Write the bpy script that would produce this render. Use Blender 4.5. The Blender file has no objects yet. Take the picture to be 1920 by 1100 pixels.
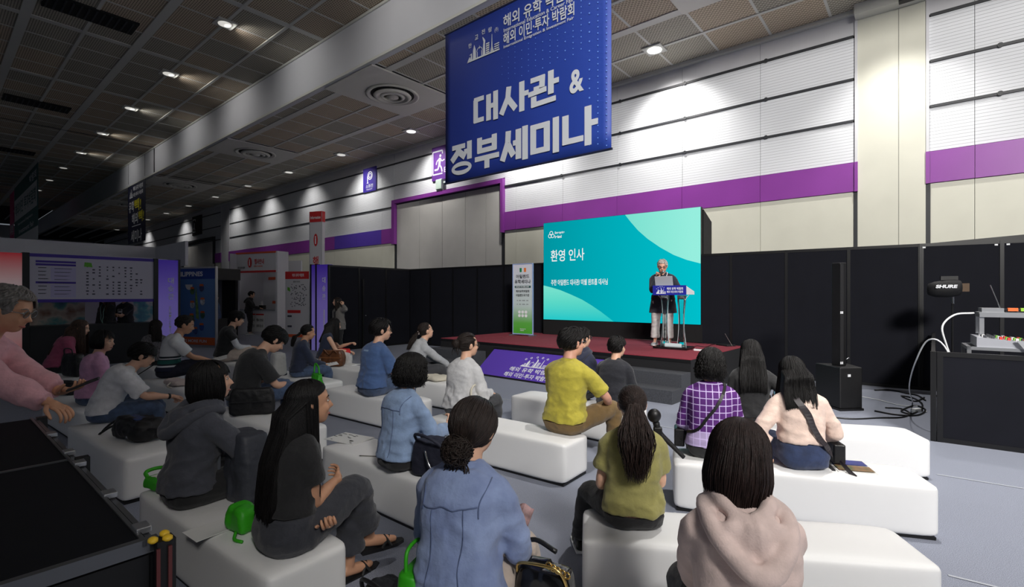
import bpy, bmesh, math, random
import numpy as np
from mathutils import Vector, Matrix, noise
from mathutils.bvhtree import BVHTree

# ---------------------------------------------------------------- camera, world, lamps, exposure
SC = bpy.context.scene
COL = SC.collection
F, EYE, HOR = 930.0, 1.6, 554.0          # focal length in px of the 1920 px frame, eye height, horizon row
cam_d = bpy.data.cameras.new('camera'); cam = bpy.data.objects.new('camera', cam_d); COL.objects.link(cam)
cam_d.sensor_width = 36.0; cam_d.lens = 36.0 * F / 1920; cam_d.shift_y = 4 / 1920.0
cam_d.clip_start = 0.05; cam_d.clip_end = 400
cam.location = (0, 0, EYE); cam.rotation_euler = (math.pi / 2, 0, 0)
SC.camera = cam
SC.view_settings.view_transform = 'Standard'; SC.view_settings.look = 'None'
SC.view_settings.exposure = 0.0; SC.view_settings.gamma = 1.0; SC.view_settings.use_curve_mapping = False
world = bpy.data.worlds.new('hall_air'); SC.world = world; world.use_nodes = True
world.node_tree.nodes['Background'].inputs[0].default_value = (0.80, 0.88, 1.0, 1)
world.node_tree.nodes['Background'].inputs[1].default_value = 0.17

# hall frame: u runs along the long wall (to the right), v runs into the wall
UX, UY = 0.7666, -0.6423
HALL = math.atan2(UY, UX)
def R(a, b, z=0.0): return Vector((a * UX - b * UY, a * UY + b * UX, z))
def at(px, py, z=None, Y=None):
    """the point seen at a pixel of the photograph, on the level z or at the distance Y"""
    if Y is None: Y = (EYE - z) * F / (py - HOR)
    return Vector(((px - 960) / F * Y, Y, EYE - (py - HOR) / F * Y))
CEIL_HI, CEIL_LO, STEP_B, WALL_B = 9.1, 7.77, 7.65, 13.1

def spot(loc, power, size=75, blend=1.0, col=(1, .97, .93), rad=.12, aim=None):
    d = bpy.data.lights.new('downlight_or_fill_spot', 'SPOT'); o = bpy.data.objects.new('downlight_or_fill_spot', d); COL.objects.link(o)  # covers the real downlights and the added fill spots alike
    d.energy = power; d.spot_size = math.radians(size); d.spot_blend = blend; d.color = col; d.shadow_soft_size = rad
    o.location = loc
    if aim: o.rotation_euler = (Vector(aim) - Vector(loc)).to_track_quat('-Z', 'Y').to_euler()
    return o
LAMPS_HI = [(-.45 - 4.8 * k, 5.4) for k in range(-1, 12)]
LAMPS_LO = [(-.45 - 4.8 * k, 11.83) for k in range(-1, 13)]
# the hall is lit at the right and dimmed towards the left
POW_HI = {-1: (1500, 64), 0: (1600, 60), 1: (130, 60), 2: (40, 74)}
POW_LO = {-1: (900, 104), 0: (800, 104), 1: (900, 104), 2: (850, 104), 3: (600, 104), 4: (440, 104)}
for k, (a, b) in enumerate(LAMPS_HI): spot(R(a, b, CEIL_HI - .06), *POW_HI.get(k - 1, (36, 90)))
for k, (a, b) in enumerate(LAMPS_LO):          # the row along the wall washes the wall
    p, sz = POW_LO.get(k - 1, (200, 104))
    if k < 8 or k % 2 == 0: spot(R(a, b, CEIL_LO - .06), p, sz, aim=None if k < 2 else R(a, WALL_B + .6, 4.2))
for k, p in enumerate((45, 48, 70, 95, 100, 90, 80, 80)):   # aimed spots added at the row beside the step to brighten the fascia
    spot(R(-.45 - 4.8 * k, 5.4, CEIL_HI - .08), p, 120, aim=R(-.45 - 4.8 * k, STEP_B, 8.1))
for a, b, p, sz in ((4.35, .6, 900, 70), (9.15, 5.4, 2200, 80)): spot(R(a, b, CEIL_HI - .06), p, sz)
# fill spots added out of view to brighten long wall, stage and right seats
spot(R(6, -3, 8.8), 14500, 78, aim=R(-3.0, WALL_B, 5.0), rad=1.2)
spot(R(1.2, .2, 8.8), 1300, 44, aim=(1.3, 10.6, 3.2), rad=.3)
spot(R(7, -3, 8.6), 1950, 44, aim=(2.1, 3.4, .6), rad=.7)
spot(R(9.5, -3.5, 8.6), 2250, 42, aim=(2.3, 3.9, .6), rad=.7)

# ---------------------------------------------------------------- helpers
def lin(c):
    c = c / 255.0
    return c / 12.92 if c <= .04045 else ((c + .055) / 1.055) ** 2.4
def rgb(r, g, b): return (lin(r), lin(g), lin(b), 1)
MATS = {}
def mat(name, col, rough=.6, metal=0.0, emit=None, estr=1.0, noise_amt=0.0, noise_scale=40, bump=0.0, bump_scale=80, coat=0, sheen=0, stretch=None, trans=0, spec=None, col2=None):
    if name in MATS: return MATS[name]
    m = bpy.data.materials.new(name); m.use_nodes = True; MATS[name] = m
    nt = m.node_tree; p = nt.nodes['Principled BSDF']; L = nt.links.new
    c = rgb(*col); p.inputs['Base Color'].default_value = c
    p.inputs['Roughness'].default_value = rough; p.inputs['Metallic'].default_value = metal
    if coat: p.inputs['Coat Weight'].default_value = coat
    if sheen: p.inputs['Sheen Weight'].default_value = sheen; p.inputs['Sheen Roughness'].default_value = .6
    if trans: p.inputs['Transmission Weight'].default_value = trans
    if spec is not None: p.inputs['Specular IOR Level'].default_value = spec
    if emit is not None:
        p.inputs['Emission Color'].default_value = rgb(*emit); p.inputs['Emission Strength'].default_value = estr
    if noise_amt or bump:
        tc = nt.nodes.new('ShaderNodeTexCoord'); mp = nt.nodes.new('ShaderNodeMapping'); L(tc.outputs['Object'], mp.inputs[0])
        if stretch: mp.inputs['Scale'].default_value = stretch
    if noise_amt:
        n = nt.nodes.new('ShaderNodeTexNoise'); n.inputs['Scale'].default_value = noise_scale; n.inputs['Detail'].default_value = 4
        L(mp.outputs[0], n.inputs['Vector'])
        r = nt.nodes.new('ShaderNodeValToRGB')
        k0 = rgb(*col2) if col2 else tuple(min(1, x * (1 - noise_amt)) for x in c[:3]) + (1,)
        k1 = c if col2 else tuple(min(1, x * (1 + noise_amt)) for x in c[:3]) + (1,)
        r.color_ramp.elements[0].position = .32; r.color_ramp.elements[1].position = .68
        r.color_ramp.elements[0].color = k0; r.color_ramp.elements[1].color = k1
        L(n.outputs['Fac'], r.inputs[0]); L(r.outputs[0], p.inputs['Base Color'])
    if bump:
        n2 = nt.nodes.new('ShaderNodeTexNoise'); n2.inputs['Scale'].default_value = bump_scale; n2.inputs['Detail'].default_value = 3
        L(mp.outputs[0], n2.inputs['Vector'])
        bp = nt.nodes.new('ShaderNodeBump'); bp.inputs['Strength'].default_value = bump; bp.inputs['Distance'].default_value = .01
        L(n2.outputs['Fac'], bp.inputs['Height']); L(bp.outputs[0], p.inputs['Normal'])
    return m
def ramp_mat(name, axis, stops, rough=.7, scale=1.0, off=0.0, emit=0.0, const=False, metal=0):
    """colour along one object axis: stops = [(pos, (r,g,b))]; pos in object units after *scale + off"""
    if name in MATS: return MATS[name]
    m = bpy.data.materials.new(name); m.use_nodes = True; MATS[name] = m
    nt = m.node_tree; p = nt.nodes['Principled BSDF']; L = nt.links.new
    tc = nt.nodes.new('ShaderNodeTexCoord'); sp = nt.nodes.new('ShaderNodeSeparateXYZ'); L(tc.outputs['Object'], sp.inputs[0])
    ma = nt.nodes.new('ShaderNodeMath'); ma.operation = 'MULTIPLY_ADD'; ma.inputs[1].default_value = scale; ma.inputs[2].default_value = off
    L(sp.outputs['XYZ'.index(axis)], ma.inputs[0])
    r = nt.nodes.new('ShaderNodeValToRGB'); cr = r.color_ramp
    if const: cr.interpolation = 'CONSTANT'
    while len(cr.elements) < len(stops): cr.elements.new(.5)
    for e, (pos, c) in zip(cr.elements, stops): e.position = pos; e.color = rgb(*c)
    L(ma.outputs[0], r.inputs[0]); L(r.outputs[0], p.inputs['Base Color'])
    p.inputs['Roughness'].default_value = rough; p.inputs['Metallic'].default_value = metal
    if emit: L(r.outputs[0], p.inputs['Emission Color']); p.inputs['Emission Strength'].default_value = emit
    return m
def node(nt, typ, **kw):
    n = nt.nodes.new(typ)
    for k, v in kw.items(): setattr(n, k, v)
    return n
def math_n(nt, op, a, b=None, c=None):
    n = nt.nodes.new('ShaderNodeMath'); n.operation = op
    for i, x in enumerate((a, b, c)):
        if x is None: continue
        if isinstance(x, (int, float)): n.inputs[i].default_value = x
        else: nt.links.new(x, n.inputs[i])
    return n.outputs[0]
def grid_mat(name, base, line, sx, sz, wx, wz, rough=.6, bump=0.0, use='XZ', jitter=0.0, mix_noise=0.0):
    """lines of colour `line` every sx / sz metres (wx, wz = share of the cell), e.g. slats or a plaid; 0 turns a direction off"""
    if name in MATS: return MATS[name]
    m = bpy.data.materials.new(name); m.use_nodes = True; MATS[name] = m
    nt = m.node_tree; p = nt.nodes['Principled BSDF']; L = nt.links.new
    tc = nt.nodes.new('ShaderNodeTexCoord'); sp = nt.nodes.new('ShaderNodeSeparateXYZ'); L(tc.outputs['Object'], sp.inputs[0])
    fac = None
    for ax, s, w in ((use[0], sx, wx), (use[1], sz, wz)):
        if not s: continue
        fr = math_n(nt, 'FRACT', math_n(nt, 'MULTIPLY', math_n(nt, 'ADD', sp.outputs['XYZ'.index(ax)], 100.0), 1.0 / s))
        ln = math_n(nt, 'LESS_THAN', fr, w)
        fac = ln if fac is None else math_n(nt, 'MAXIMUM', fac, ln)
    mx = nt.nodes.new('ShaderNodeMixRGB'); mx.inputs[1].default_value = rgb(*base); mx.inputs[2].default_value = rgb(*line)
    L(fac, mx.inputs[0]); L(mx.outputs[0], p.inputs['Base Color']); p.inputs['Roughness'].default_value = rough
    if bump:
        bp = nt.nodes.new('ShaderNodeBump'); bp.inputs['Strength'].default_value = bump; bp.inputs['Distance'].default_value = -.01
        L(fac, bp.inputs['Height']); L(bp.outputs[0], p.inputs['Normal'])
    return m

def tag(o, label=None, cat=None, group=None, kind=None):
    if label: o['label'] = label
    if cat: o['category'] = cat
    if group: o['group'] = group
    if kind: o['kind'] = kind
    return o
def thing(name, label, cat, loc=(0, 0, 0), rz=0.0, group=None):
    o = bpy.data.objects.new(name, None); COL.objects.link(o); o.empty_display_size = .1
    o.location = loc; o.rotation_euler = (0, 0, rz)
    return tag(o, label, cat, group)
def link(name, me, parent=None, loc=None, rz=0.0, kind=None):
    o = bpy.data.objects.new(name, me); COL.objects.link(o)
    if parent is not None: o.parent = parent
    if loc is not None: o.location = loc
    if rz: o.rotation_euler = (0, 0, rz)
    if kind: o['kind'] = kind
    return o
def copy_tree(o, parent=None):
    c = o.copy(); COL.objects.link(c)
    if parent is not None: c.parent = parent
    for ch in list(o.children): copy_tree(ch, c)
    return c
def frames(pts):
    """tangent / normal / binormal per point of a path (parallel transport)"""
    P = np.asarray(pts, float); n = len(P)
    T = np.gradient(P, axis=0); T /= np.linalg.norm(T, axis=1)[:, None] + 1e-12
    a = np.array((0, 0, 1.0)) if abs(T[0][2]) < .9 else np.array((1.0, 0, 0))
    N = np.zeros_like(P); N[0] = a - T[0] * a.dot(T[0]); N[0] /= np.linalg.norm(N[0])
    for i in range(1, n):
        v = N[i - 1] - T[i] * N[i - 1].dot(T[i]); N[i] = v / (np.linalg.norm(v) + 1e-12)
    return T, N, np.cross(T, N)
def smooth_path(pts, rad, k=5):
    """Catmull-Rom through pts, radii interpolated"""
    P = [Vector(p) for p in pts]; out = []; rr = []
    if len(P) < 3:
        return [tuple(P[0].lerp(P[1], i / k)) for i in range(k + 1)], [rad[0] + (rad[1] - rad[0]) * i / k for i in range(k + 1)]
    Q = [P[0] * 2 - P[1]] + P + [P[-1] * 2 - P[-2]]
    for i in range(1, len(Q) - 2):
        for j in range(k):
            t = j / k; a, b, c, d = Q[i - 1:i + 3]
            out.append(tuple(.5 * ((2 * b) + (c - a) * t + (2 * a - 5 * b + 4 * c - d) * t * t + (3 * b - a - 3 * c + d) * t ** 3)))
            rr.append(rad[i - 1] + (rad[i] - rad[i - 1]) * t)
    out.append(tuple(P[-1])); rr.append(rad[-1])
    return out, rr
class MB:
    """collects shapes and links them as ONE mesh"""
    def __init__(s): s.v = []; s.f = []; s.mi = []; s.m = 0; s.n = 0
    def add(s, V, Fa):
        s.v.append(np.asarray(V, float).reshape(-1, 3)); s.f.extend([tuple(i + s.n for i in q) for q in Fa]); s.mi.extend([s.m] * len(Fa)); s.n += len(s.v[-1]); return s
    def box(s, x0, y0, z0, x1, y1, z1):
        V = [(x, y, z) for z in (z0, z1) for y in (y0, y1) for x in (x0, x1)]
        return s.add(V, [(0, 2, 3, 1), (4, 5, 7, 6), (0, 1, 5, 4), (2, 6, 7, 3), (0, 4, 6, 2), (1, 3, 7, 5)])
    def obox(s, c, size, M=None):
        h = [x / 2 for x in size]
        V = [Vector((x * h[0], y * h[1], z * h[2])) for z in (-1, 1) for y in (-1, 1) for x in (-1, 1)]
        if M is not None: V = [M @ v for v in V]
        V = [tuple(v + Vector(c)) for v in V]
        return s.add(V, [(0, 2, 3, 1), (4, 5, 7, 6), (0, 1, 5, 4), (2, 6, 7, 3), (0, 4, 6, 2), (1, 3, 7, 5)])
    def hexa(s, V):
        """8 corners: bottom ring of 4, top ring of 4"""
        return s.add(V, [(3, 2, 1, 0), (4, 5, 6, 7), (0, 1, 5, 4), (1, 2, 6, 5), (2, 3, 7, 6), (3, 0, 4, 7)])
    def tube(s, pts, r, seg=8, k=0, flat=1.0, caps=True):
        if not hasattr(r, '__len__'): r = [r] * len(pts)
        if k: pts, r = smooth_path(pts, r, k)
        P = np.asarray(pts, float); T, N, Bn = frames(P); n = len(P)
        ang = np.linspace(0, 2 * math.pi, seg, endpoint=False)
        rr = np.asarray(r, float)[:, None, None]
        V = P[:, None, :] + rr * (np.cos(ang)[None, :, None] * N[:, None, :] + flat * np.sin(ang)[None, :, None] * Bn[:, None, :])
        fs = [(i * seg + j, i * seg + (j + 1) % seg, (i + 1) * seg + (j + 1) % seg, (i + 1) * seg + j) for i in range(n - 1) for j in range(seg)]
        if caps: fs += [tuple(range(seg))[::-1], tuple((n - 1) * seg + j for j in range(seg))]
        return s.add(V.reshape(-1, 3), fs)
    def ribbon(s, pts, nrm, w, th):
        """flat strap along pts; nrm = outward normals"""
        P = np.asarray(pts, float); T = np.gradient(P, axis=0); T /= np.linalg.norm(T, axis=1)[:, None] + 1e-9
        Nn = np.asarray(nrm, float); S_ = np.cross(T, Nn); S_ /= np.linalg.norm(S_, axis=1)[:, None] + 1e-9
        V = np.stack([P - S_ * w / 2, P + S_ * w / 2, P + S_ * w / 2 + Nn * th, P - S_ * w / 2 + Nn * th], 1)
        n = len(P)
        fs = [(i * 4 + j, i * 4 + (j + 1) % 4, i * 4 + 4 + (j + 1) % 4, i * 4 + 4 + j) for i in range(n - 1) for j in range(4)] + [(3, 2, 1, 0), tuple(n * 4 - 4 + j for j in range(4))]
        return s.add(V.reshape(-1, 3), fs)
    def lathe(s, prof, seg=20, c=(0, 0, 0), M=None):
        ang = np.linspace(0, 2 * math.pi, seg, endpoint=False)
        V = np.array([[(r * math.cos(a), r * math.sin(a), z) for a in ang] for r, z in prof]).reshape(-1, 3)
        if M is not None: V = V @ np.array(M.to_3x3()).T
        V = V + np.array(c)
        n = len(prof)
        fs = [(i * seg + j, i * seg + (j + 1) % seg, (i + 1) * seg + (j + 1) % seg, (i + 1) * seg + j) for i in range(n - 1) for j in range(seg)]
        return s.add(V, fs + [tuple(range(seg))[::-1], tuple((n - 1) * seg + j for j in range(seg))])
    def cyl(s, p0, p1, r, seg=12): return s.tube([p0, p1], r, seg)
    def ell(s, c, r, M=None, seg=14, rings=9):
        th = np.linspace(0, math.pi, rings + 1)[1:-1]; ph = np.linspace(0, 2 * math.pi, seg, endpoint=False)
        V = [(0, 0, 1)] + [(math.sin(t) * math.cos(p), math.sin(t) * math.sin(p), math.cos(t)) for t in th for p in ph] + [(0, 0, -1)]
        V = np.array(V) * np.array(r)
        if M is not None: V = V @ np.array(M.to_3x3()).T
        V = V + np.array(c); n = len(th); fs = []
        for j in range(seg):
            fs.append((0, 1 + j, 1 + (j + 1) % seg)); e = 1 + (n - 1) * seg
            fs.append((e + j, len(V) - 1, e + (j + 1) % seg))
            for i in range(n - 1):
                fs.append((1 + i * seg + j, 1 + (i + 1) * seg + j, 1 + (i + 1) * seg + (j + 1) % seg, 1 + i * seg + (j + 1) % seg))
        return s.add(V, fs)
    def loft(s, rings, caps=True):
        n = len(rings); seg = len(rings[0])
        fs = [(i * seg + j, i * seg + (j + 1) % seg, (i + 1) * seg + (j + 1) % seg, (i + 1) * seg + j) for i in range(n - 1) for j in range(seg)]
        if caps: fs += [tuple(range(seg))[::-1], tuple((n - 1) * seg + j for j in range(seg))]
        return s.add(np.asarray(rings, float).reshape(-1, 3), fs)
    def sheet(s, G, th=0.0):
        """grid of points [i][j]; th gives it thickness along its own normals"""
        G = np.asarray(G, float); n, m = G.shape[:2]
        if not th:
            return s.add(G.reshape(-1, 3), [(i * m + j, i * m + j + 1, (i + 1) * m + j + 1, (i + 1) * m + j) for i in range(n - 1) for j in range(m - 1)])
        du = np.gradient(G, axis=1); dv = np.gradient(G, axis=0); N = np.cross(du, dv); N /= np.linalg.norm(N, axis=2)[..., None] + 1e-12
        A, Bk = (G + N * th / 2).reshape(-1, 3), (G - N * th / 2).reshape(-1, 3); o = n * m; fs = []
        for i in range(n - 1):
            for j in range(m - 1):
                q = (i * m + j, i * m + j + 1, (i + 1) * m + j + 1, (i + 1) * m + j); fs.append(q); fs.append(tuple(o + x for x in q[::-1]))
        edge = [j for j in range(m)] + [i * m + m - 1 for i in range(1, n)] + [(n - 1) * m + j for j in range(m - 2, -1, -1)] + [i * m for i in range(n - 2, 0, -1)]
        for x, y in zip(edge, edge[1:] + edge[:1]): fs.append((y, x, o + x, o + y))
        return s.add(np.vstack([A, Bk]), fs)
    def poly(s, pts2, y, th=.002, ax='xz'):
        """flat polygon in the x-z plane at depth y (front towards -y), a little thick"""
        n = len(pts2); V = [(x, y, z) for x, z in pts2] + [(x, y + th, z) for x, z in pts2]
        return s.add(V, [tuple(range(n)), tuple(range(2 * n - 1, n - 1, -1))] + [(i, i + n, (i + 1) % n + n, (i + 1) % n) for i in range(n)])
    def mesh(s, name, mats, smooth=False):
        me = bpy.data.meshes.new(name)
        V = np.vstack(s.v) if s.v else np.zeros((0, 3))
        me.from_pydata([tuple(x) for x in V.tolist()], [], s.f)
        mats = mats if isinstance(mats, (list, tuple)) else [mats]
        for m in mats: me.materials.append(m)
        if len(mats) > 1: me.polygons.foreach_set('material_index', s.mi)
        if smooth: me.polygons.foreach_set('use_smooth', [True] * len(me.polygons))
        me.update(); return me
    def build(s, name, mats, parent=None, loc=None, rz=0.0, smooth=False, bevel=0.0, bseg=2, kind=None, auto=False):
        o = link(name, s.mesh(name, mats, smooth or bool(bevel) or auto), parent, loc, rz, kind)
        if bevel:
            md = o.modifiers.new('soft_edges', 'BEVEL'); md.width = bevel; md.segments = bseg; md.limit_method = 'ANGLE'; md.angle_limit = .6; md.harden_normals = True
        if auto:
            md = o.modifiers.new('edges', 'EDGE_SPLIT'); md.split_angle = .7
        return o
TMP = bpy.data.scenes.new('workbench')
def baked(me, mods):
    """run modifiers on a mesh on a bench scene and return the result as a new mesh"""
    o = bpy.data.objects.new('bench_piece', me); TMP.collection.objects.link(o)
    for typ, kw in mods:
        md = o.modifiers.new(typ, typ)
        for k, v in kw.items(): setattr(md, k, v)
    vl = TMP.view_layers[0]; vl.update(); dg = vl.depsgraph
    r = bpy.data.meshes.new_from_object(o.evaluated_get(dg), depsgraph=dg)
    bpy.data.objects.remove(o); return r
def text_mesh(body, w, h, mt, bold=0.0, depth=.001, align='CENTER', spacing=1.0, shear=0.0, line=1.0):
    """lettering scaled to a w x h box centred on the origin, in the x-z plane, front towards -y"""
    if any(ord(ch) > 0x1100 for ch in body): bold = min(bold, .017)      # heavier Hangul would run together
    c = bpy.data.curves.new('lettering', 'FONT'); c.body = body; c.offset = bold; c.align_x = align; c.space_character = spacing; c.shear = shear; c.space_line = line
    o = bpy.data.objects.new('lettering', c); TMP.collection.objects.link(o)
    vl = TMP.view_layers[0]; vl.update(); dg = vl.depsgraph
    me = bpy.data.meshes.new_from_object(o.evaluated_get(dg), depsgraph=dg); bpy.data.objects.remove(o)
    n = len(me.vertices); V = np.zeros(n * 3); me.vertices.foreach_get('co', V); V = V.reshape(-1, 3)
    lo, hi = V[:, :2].min(0), V[:, :2].max(0); c2 = (lo + hi) / 2; sx = w / (hi[0] - lo[0]) if w else None; sy = h / (hi[1] - lo[1]) if h else sx
    if sx is None: sx = sy
    W = np.zeros((n, 3)); W[:, 0] = (V[:, 0] - c2[0]) * sx; W[:, 2] = (V[:, 1] - c2[1]) * sy; W[:, 1] = -depth
    me.vertices.foreach_set('co', W.reshape(-1)); me.materials.clear(); me.materials.append(mt); me.update()
    return me
def text(body, w, h, mt, parent, x, y, z, bold=0.0, name='lettering', **kw):
    return link(name, text_mesh(body, w, h, mt, bold, **kw), parent, (x, y, z))

# common materials
M_WHITE = mat('white_paint', (232, 234, 236), .55)
M_BLACK = mat('black_metal', (16, 16, 18), .45)
M_ALU = mat('brushed_aluminium', (190, 192, 196), .35, .9)
M_STEEL = mat('chrome', (205, 206, 208), .2, 1.0)
M_INK = mat('black_ink', (24, 24, 28), .6)
M_WINK = mat('white_ink', (236, 238, 242), .6)
M_PAPER = mat('paper', (222, 222, 220), .7)
M_GREEN = mat('green_tote_cloth', (52, 168, 24), .5, bump=.3, bump_scale=25)
M_GLASS = mat('clear_acrylic', (235, 245, 245), .05, trans=1.0)
# ---------------------------------------------------------------- the hall
m_carpet = mat('grey_carpet', (142, 147, 162), .95, noise_amt=.55, noise_scale=260, bump=.5, bump_scale=300)
fl = MB().box(-75, -12, -.1, 16, 13.6, 0).build('floor', m_carpet, rz=HALL); tag(fl, kind='structure')
# carpet joints taped with pale lines
m_seam = mat('pale_floor_tape', (176, 180, 188), .8)
for i, (p, q) in enumerate((((1757, 889), (1960, 922)), ((1778, 1078), (1990, 1130)), ((905, 743), (962, 750)), ((1262, 1000), (1266, 960)), ((1190, 790), (1280, 806)))):
    A, Bq = at(*p, z=.003), at(*q, z=.003); d = (Bq - A); n = Vector((-d.y, d.x, 0)).normalized() * .008
    MB().hexa([A - n, Bq - n, Bq + n, A + n, A - n + Vector((0, 0, .002)), Bq - n + Vector((0, 0, .002)), Bq + n + Vector((0, 0, .002)), A + n + Vector((0, 0, .002))]).build('seam_tape', m_seam, fl).matrix_parent_inverse = fl.matrix_basis.inverted()

# ---- long wall, built of panels between dark tracks
m_back = mat('wall_backing', (40, 40, 42), .8)
m_slat = grid_mat('acoustic_white_slats', (220, 222, 226), (150, 152, 158), 0, .066, 0, .09, .6, bump=.6)
m_plain = mat('plain_white_panel', (206, 206, 210), .55, noise_amt=.03, noise_scale=2)
m_cream = mat('cream_panel', (208, 207, 193), .55, noise_amt=.03, noise_scale=1.5)
m_purple = mat('purple_panel', (134, 58, 150), .42, noise_amt=.06, noise_scale=1.2)
m_blue_p = mat('violet_blue_panel', (86, 62, 170), .42)
m_rail = mat('dark_track', (44, 46, 50), .5)
wall = MB().box(-75, WALL_B + .06, 0, 16, WALL_B + .5, CEIL_LO + .4).build('wall_back', m_back, rz=HALL); tag(wall, kind='structure')
ROWS = [(0, 3.86, m_cream, 0), (3.87, 4.50, m_purple, .035), (4.515, 5.385, m_slat, 0), (5.435, 6.295, m_slat, 0), (6.345, 7.22, m_slat, 0), (7.275, 7.77, m_plain, 0)]
PAN = {}
def wall_panel(a0, a1, z0, z1, m, proud):
    key = (round(a1 - a0, 3), z0, m.name)
    if key not in PAN:
        PAN[key] = MB().box(0, -.06 - proud, 0, a1 - a0 - .008, .0, z1 - z0).mesh('panel', m)
    o = link('panel', PAN[key], wall, (a0 + .004, WALL_B + .06, z0)); return o
def run(a_lo, a_hi, joints, rows):
    xs = sorted([a_lo] + [j for j in joints if a_lo + .05 < j < a_hi - .05] + [a_hi])
    for z0, z1, m, pr in rows:
        for x0, x1 in zip(xs[:-1], xs[1:]):
            mm = m_blue_p if (m is m_purple and -21.4 < (x0 + x1) / 2 < -19.4) else m
            wall_panel(x0, x1, z0, z1, mm, pr)
JT = [-1.19 - 1.92 * k for k in range(40)]
run(-11.30, -1.19, JT, ROWS)
run(.02, 16, [.70 + 1.92 * k for k in range(9)], ROWS)
run(-17.55, -11.30, [], [(5.72, 6.295, m_slat, 0)] + ROWS[4:])
run(-35.2, -17.60, JT, ROWS)
run(-37.7, -36.6, [], ROWS); run(-44.2, -37.7, [], [(5.72, 6.295, m_slat, 0)] + ROWS[4:]); run(-70, -44.2, JT, ROWS)
for z in (5.41, 6.32, 7.25):
    for a0, a1 in ((-11.3, -1.24), (.04, 16), (-35.2, -17.6), (-17.6, -11.3), (-36.6, -70)):
        if z < 5.5 and a0 == -17.6: continue
        t = MB().box(min(a0, a1), WALL_B - .035, z - .026, max(a0, a1), WALL_B + .02, z + .026)
        t.build('track', m_rail, wall)
    for a in (-2.98, -4.95, -6.85, 1.05, -8.9):
        MB().lathe([(.012, -.04), (.045, -.04), (.045, .01), (.012, .01)], 10, (0, 0, 0), Matrix.Rotation(math.pi / 2, 4, 'X')).build('track_roller', m_rail, wall, (a, WALL_B - .04, z))
# end posts and dark gaps at the pillars
for a in (-1.19, .0, -35.2, -36.6):
    MB().box(a - .025, WALL_B - .05, 4.5, a + .025, WALL_B + .02, CEIL_LO).build('end_post', m_plain, wall)
    MB().box(a - .03, WALL_B - .075, 3.86, a + .03, WALL_B + .02, 4.5).build('end_cap', m_purple, wall)
    MB().box(a - .045, WALL_B - .02, 0, a + .045, WALL_B + .03, 3.86).build('gap_strip', m_rail, wall)
# pillars between the wall fields
for i, (a0, a1) in enumerate(((-1.165, -.03), (-36.57, -35.23))):
    c = MB().box(a0, WALL_B + .02, 0, a1, WALL_B + .4, CEIL_LO + .3).build('pillar_wall', m_rail, rz=HALL); tag(c, kind='structure'); c.name = 'pillar_right' if i == 0 else 'pillar_left'
    mid = a0 + (a1 - a0) * .62
    for q0, q1 in ((a0, mid - .004), (mid + .004, a1)):
        MB().box(q0, WALL_B - .03, 0, q1, WALL_B + .02, CEIL_LO).build('panel', m_cream if i == 0 else m_plain, c)
# big folding doors
m_door = mat('grey_door_leaf', (196, 194, 190), .5, noise_amt=.03, noise_scale=2)
for i, (a0, a1, zt) in enumerate(((-17.55, -11.34, 5.62), (-44.2, -37.75, 5.62))):
    d = MB().box(a0, WALL_B + .0, 0, a1, WALL_B + .05, zt).build('door_%d' % (i + 1), m_rail, rz=HALL); tag(d, kind='structure')
    xs = [a0 + .16] + ([-15.9, -14.52, -13.25, -12.2] if i == 0 else [a0 + 1.7, a0 + 3.2, a0 + 4.8]) + [a1 - .1]
    for x0, x1 in zip(xs[:-1], xs[1:]): MB().box(x0 + .008, WALL_B - .01, .02, x1 - .008, WALL_B + .03, zt - .15).build('leaf', m_door, d)
    mp = m_purple if i == 0 else m_rail
    for q in ((a0 - .05, zt - .1, a1 + .05, zt + .05), (a0 - .05, 3.8, a0 + .14, zt - .1), (a1 - .06, 3.8, a1 + .05, zt - .1)):
        MB().box(q[0], WALL_B - .14, q[1], q[2], WALL_B + .02, q[3]).build('door_frame', mp, d)
# far end of the hall
tag(MB().box(-75.3, -12, 0, -75, 13.6, CEIL_HI).build('wall_left', m_plain, rz=HALL), kind='structure')

tag(MB().box(-75, -12.3, 0, -1, -12, CEIL_HI).build('wall_light_block', m_plain, rz=HALL), kind='structure')  # unseen wall added to keep ambient light off the left side

# ---- ceilings: egg-crate tiles in a white grid, one step between the high and the low field
def tile_mat(name, c0, c1):
    m = bpy.data.materials.new(name); m.use_nodes = True; nt = m.node_tree; p = nt.nodes['Principled BSDF']; L = nt.links.new
    tc = nt.nodes.new('ShaderNodeTexCoord'); br = nt.nodes.new('ShaderNodeTexBrick')
    br.inputs['Scale'].default_value = 1.0; br.inputs['Brick Width'].default_value = .085; br.inputs['Row Height'].default_value = .055
    br.inputs['Mortar Size'].default_value = .017; br.inputs['Mortar Smooth'].default_value = .1
    br.inputs['Color1'].default_value = rgb(*c0); br.inputs['Color2'].default_value = rgb(*[x * .8 for x in c0]); br.inputs['Mortar'].default_value = rgb(*c1)
    L(tc.outputs['Object'], br.inputs['Vector']); L(br.outputs['Color'], p.inputs['Base Color']); p.inputs['Roughness'].default_value = .7
    bp = nt.nodes.new('ShaderNodeBump'); bp.inputs['Strength'].default_value = .8; bp.inputs['Distance'].default_value = .02
    L(br.outputs['Fac'], bp.inputs['Height']); L(bp.outputs[0], p.inputs['Normal']); return m
m_tiles = [tile_mat('eggcrate_dark', (92, 88, 78), (186, 180, 164)), tile_mat('eggcrate_brown', (112, 98, 80), (204, 188, 164))]
m_grid = mat('ceiling_grid_white', (206, 206, 200), .5)
m_fascia = mat('fascia_white', (210, 211, 216), .6, noise_amt=.02, noise_scale=1)
m_dif = mat('diffuser_plate', (214, 212, 204), .5)
T12 = [MB().box(-.575, -.575, 0, .575, .575, .03).mesh('tile', m) for m in m_tiles]
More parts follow.
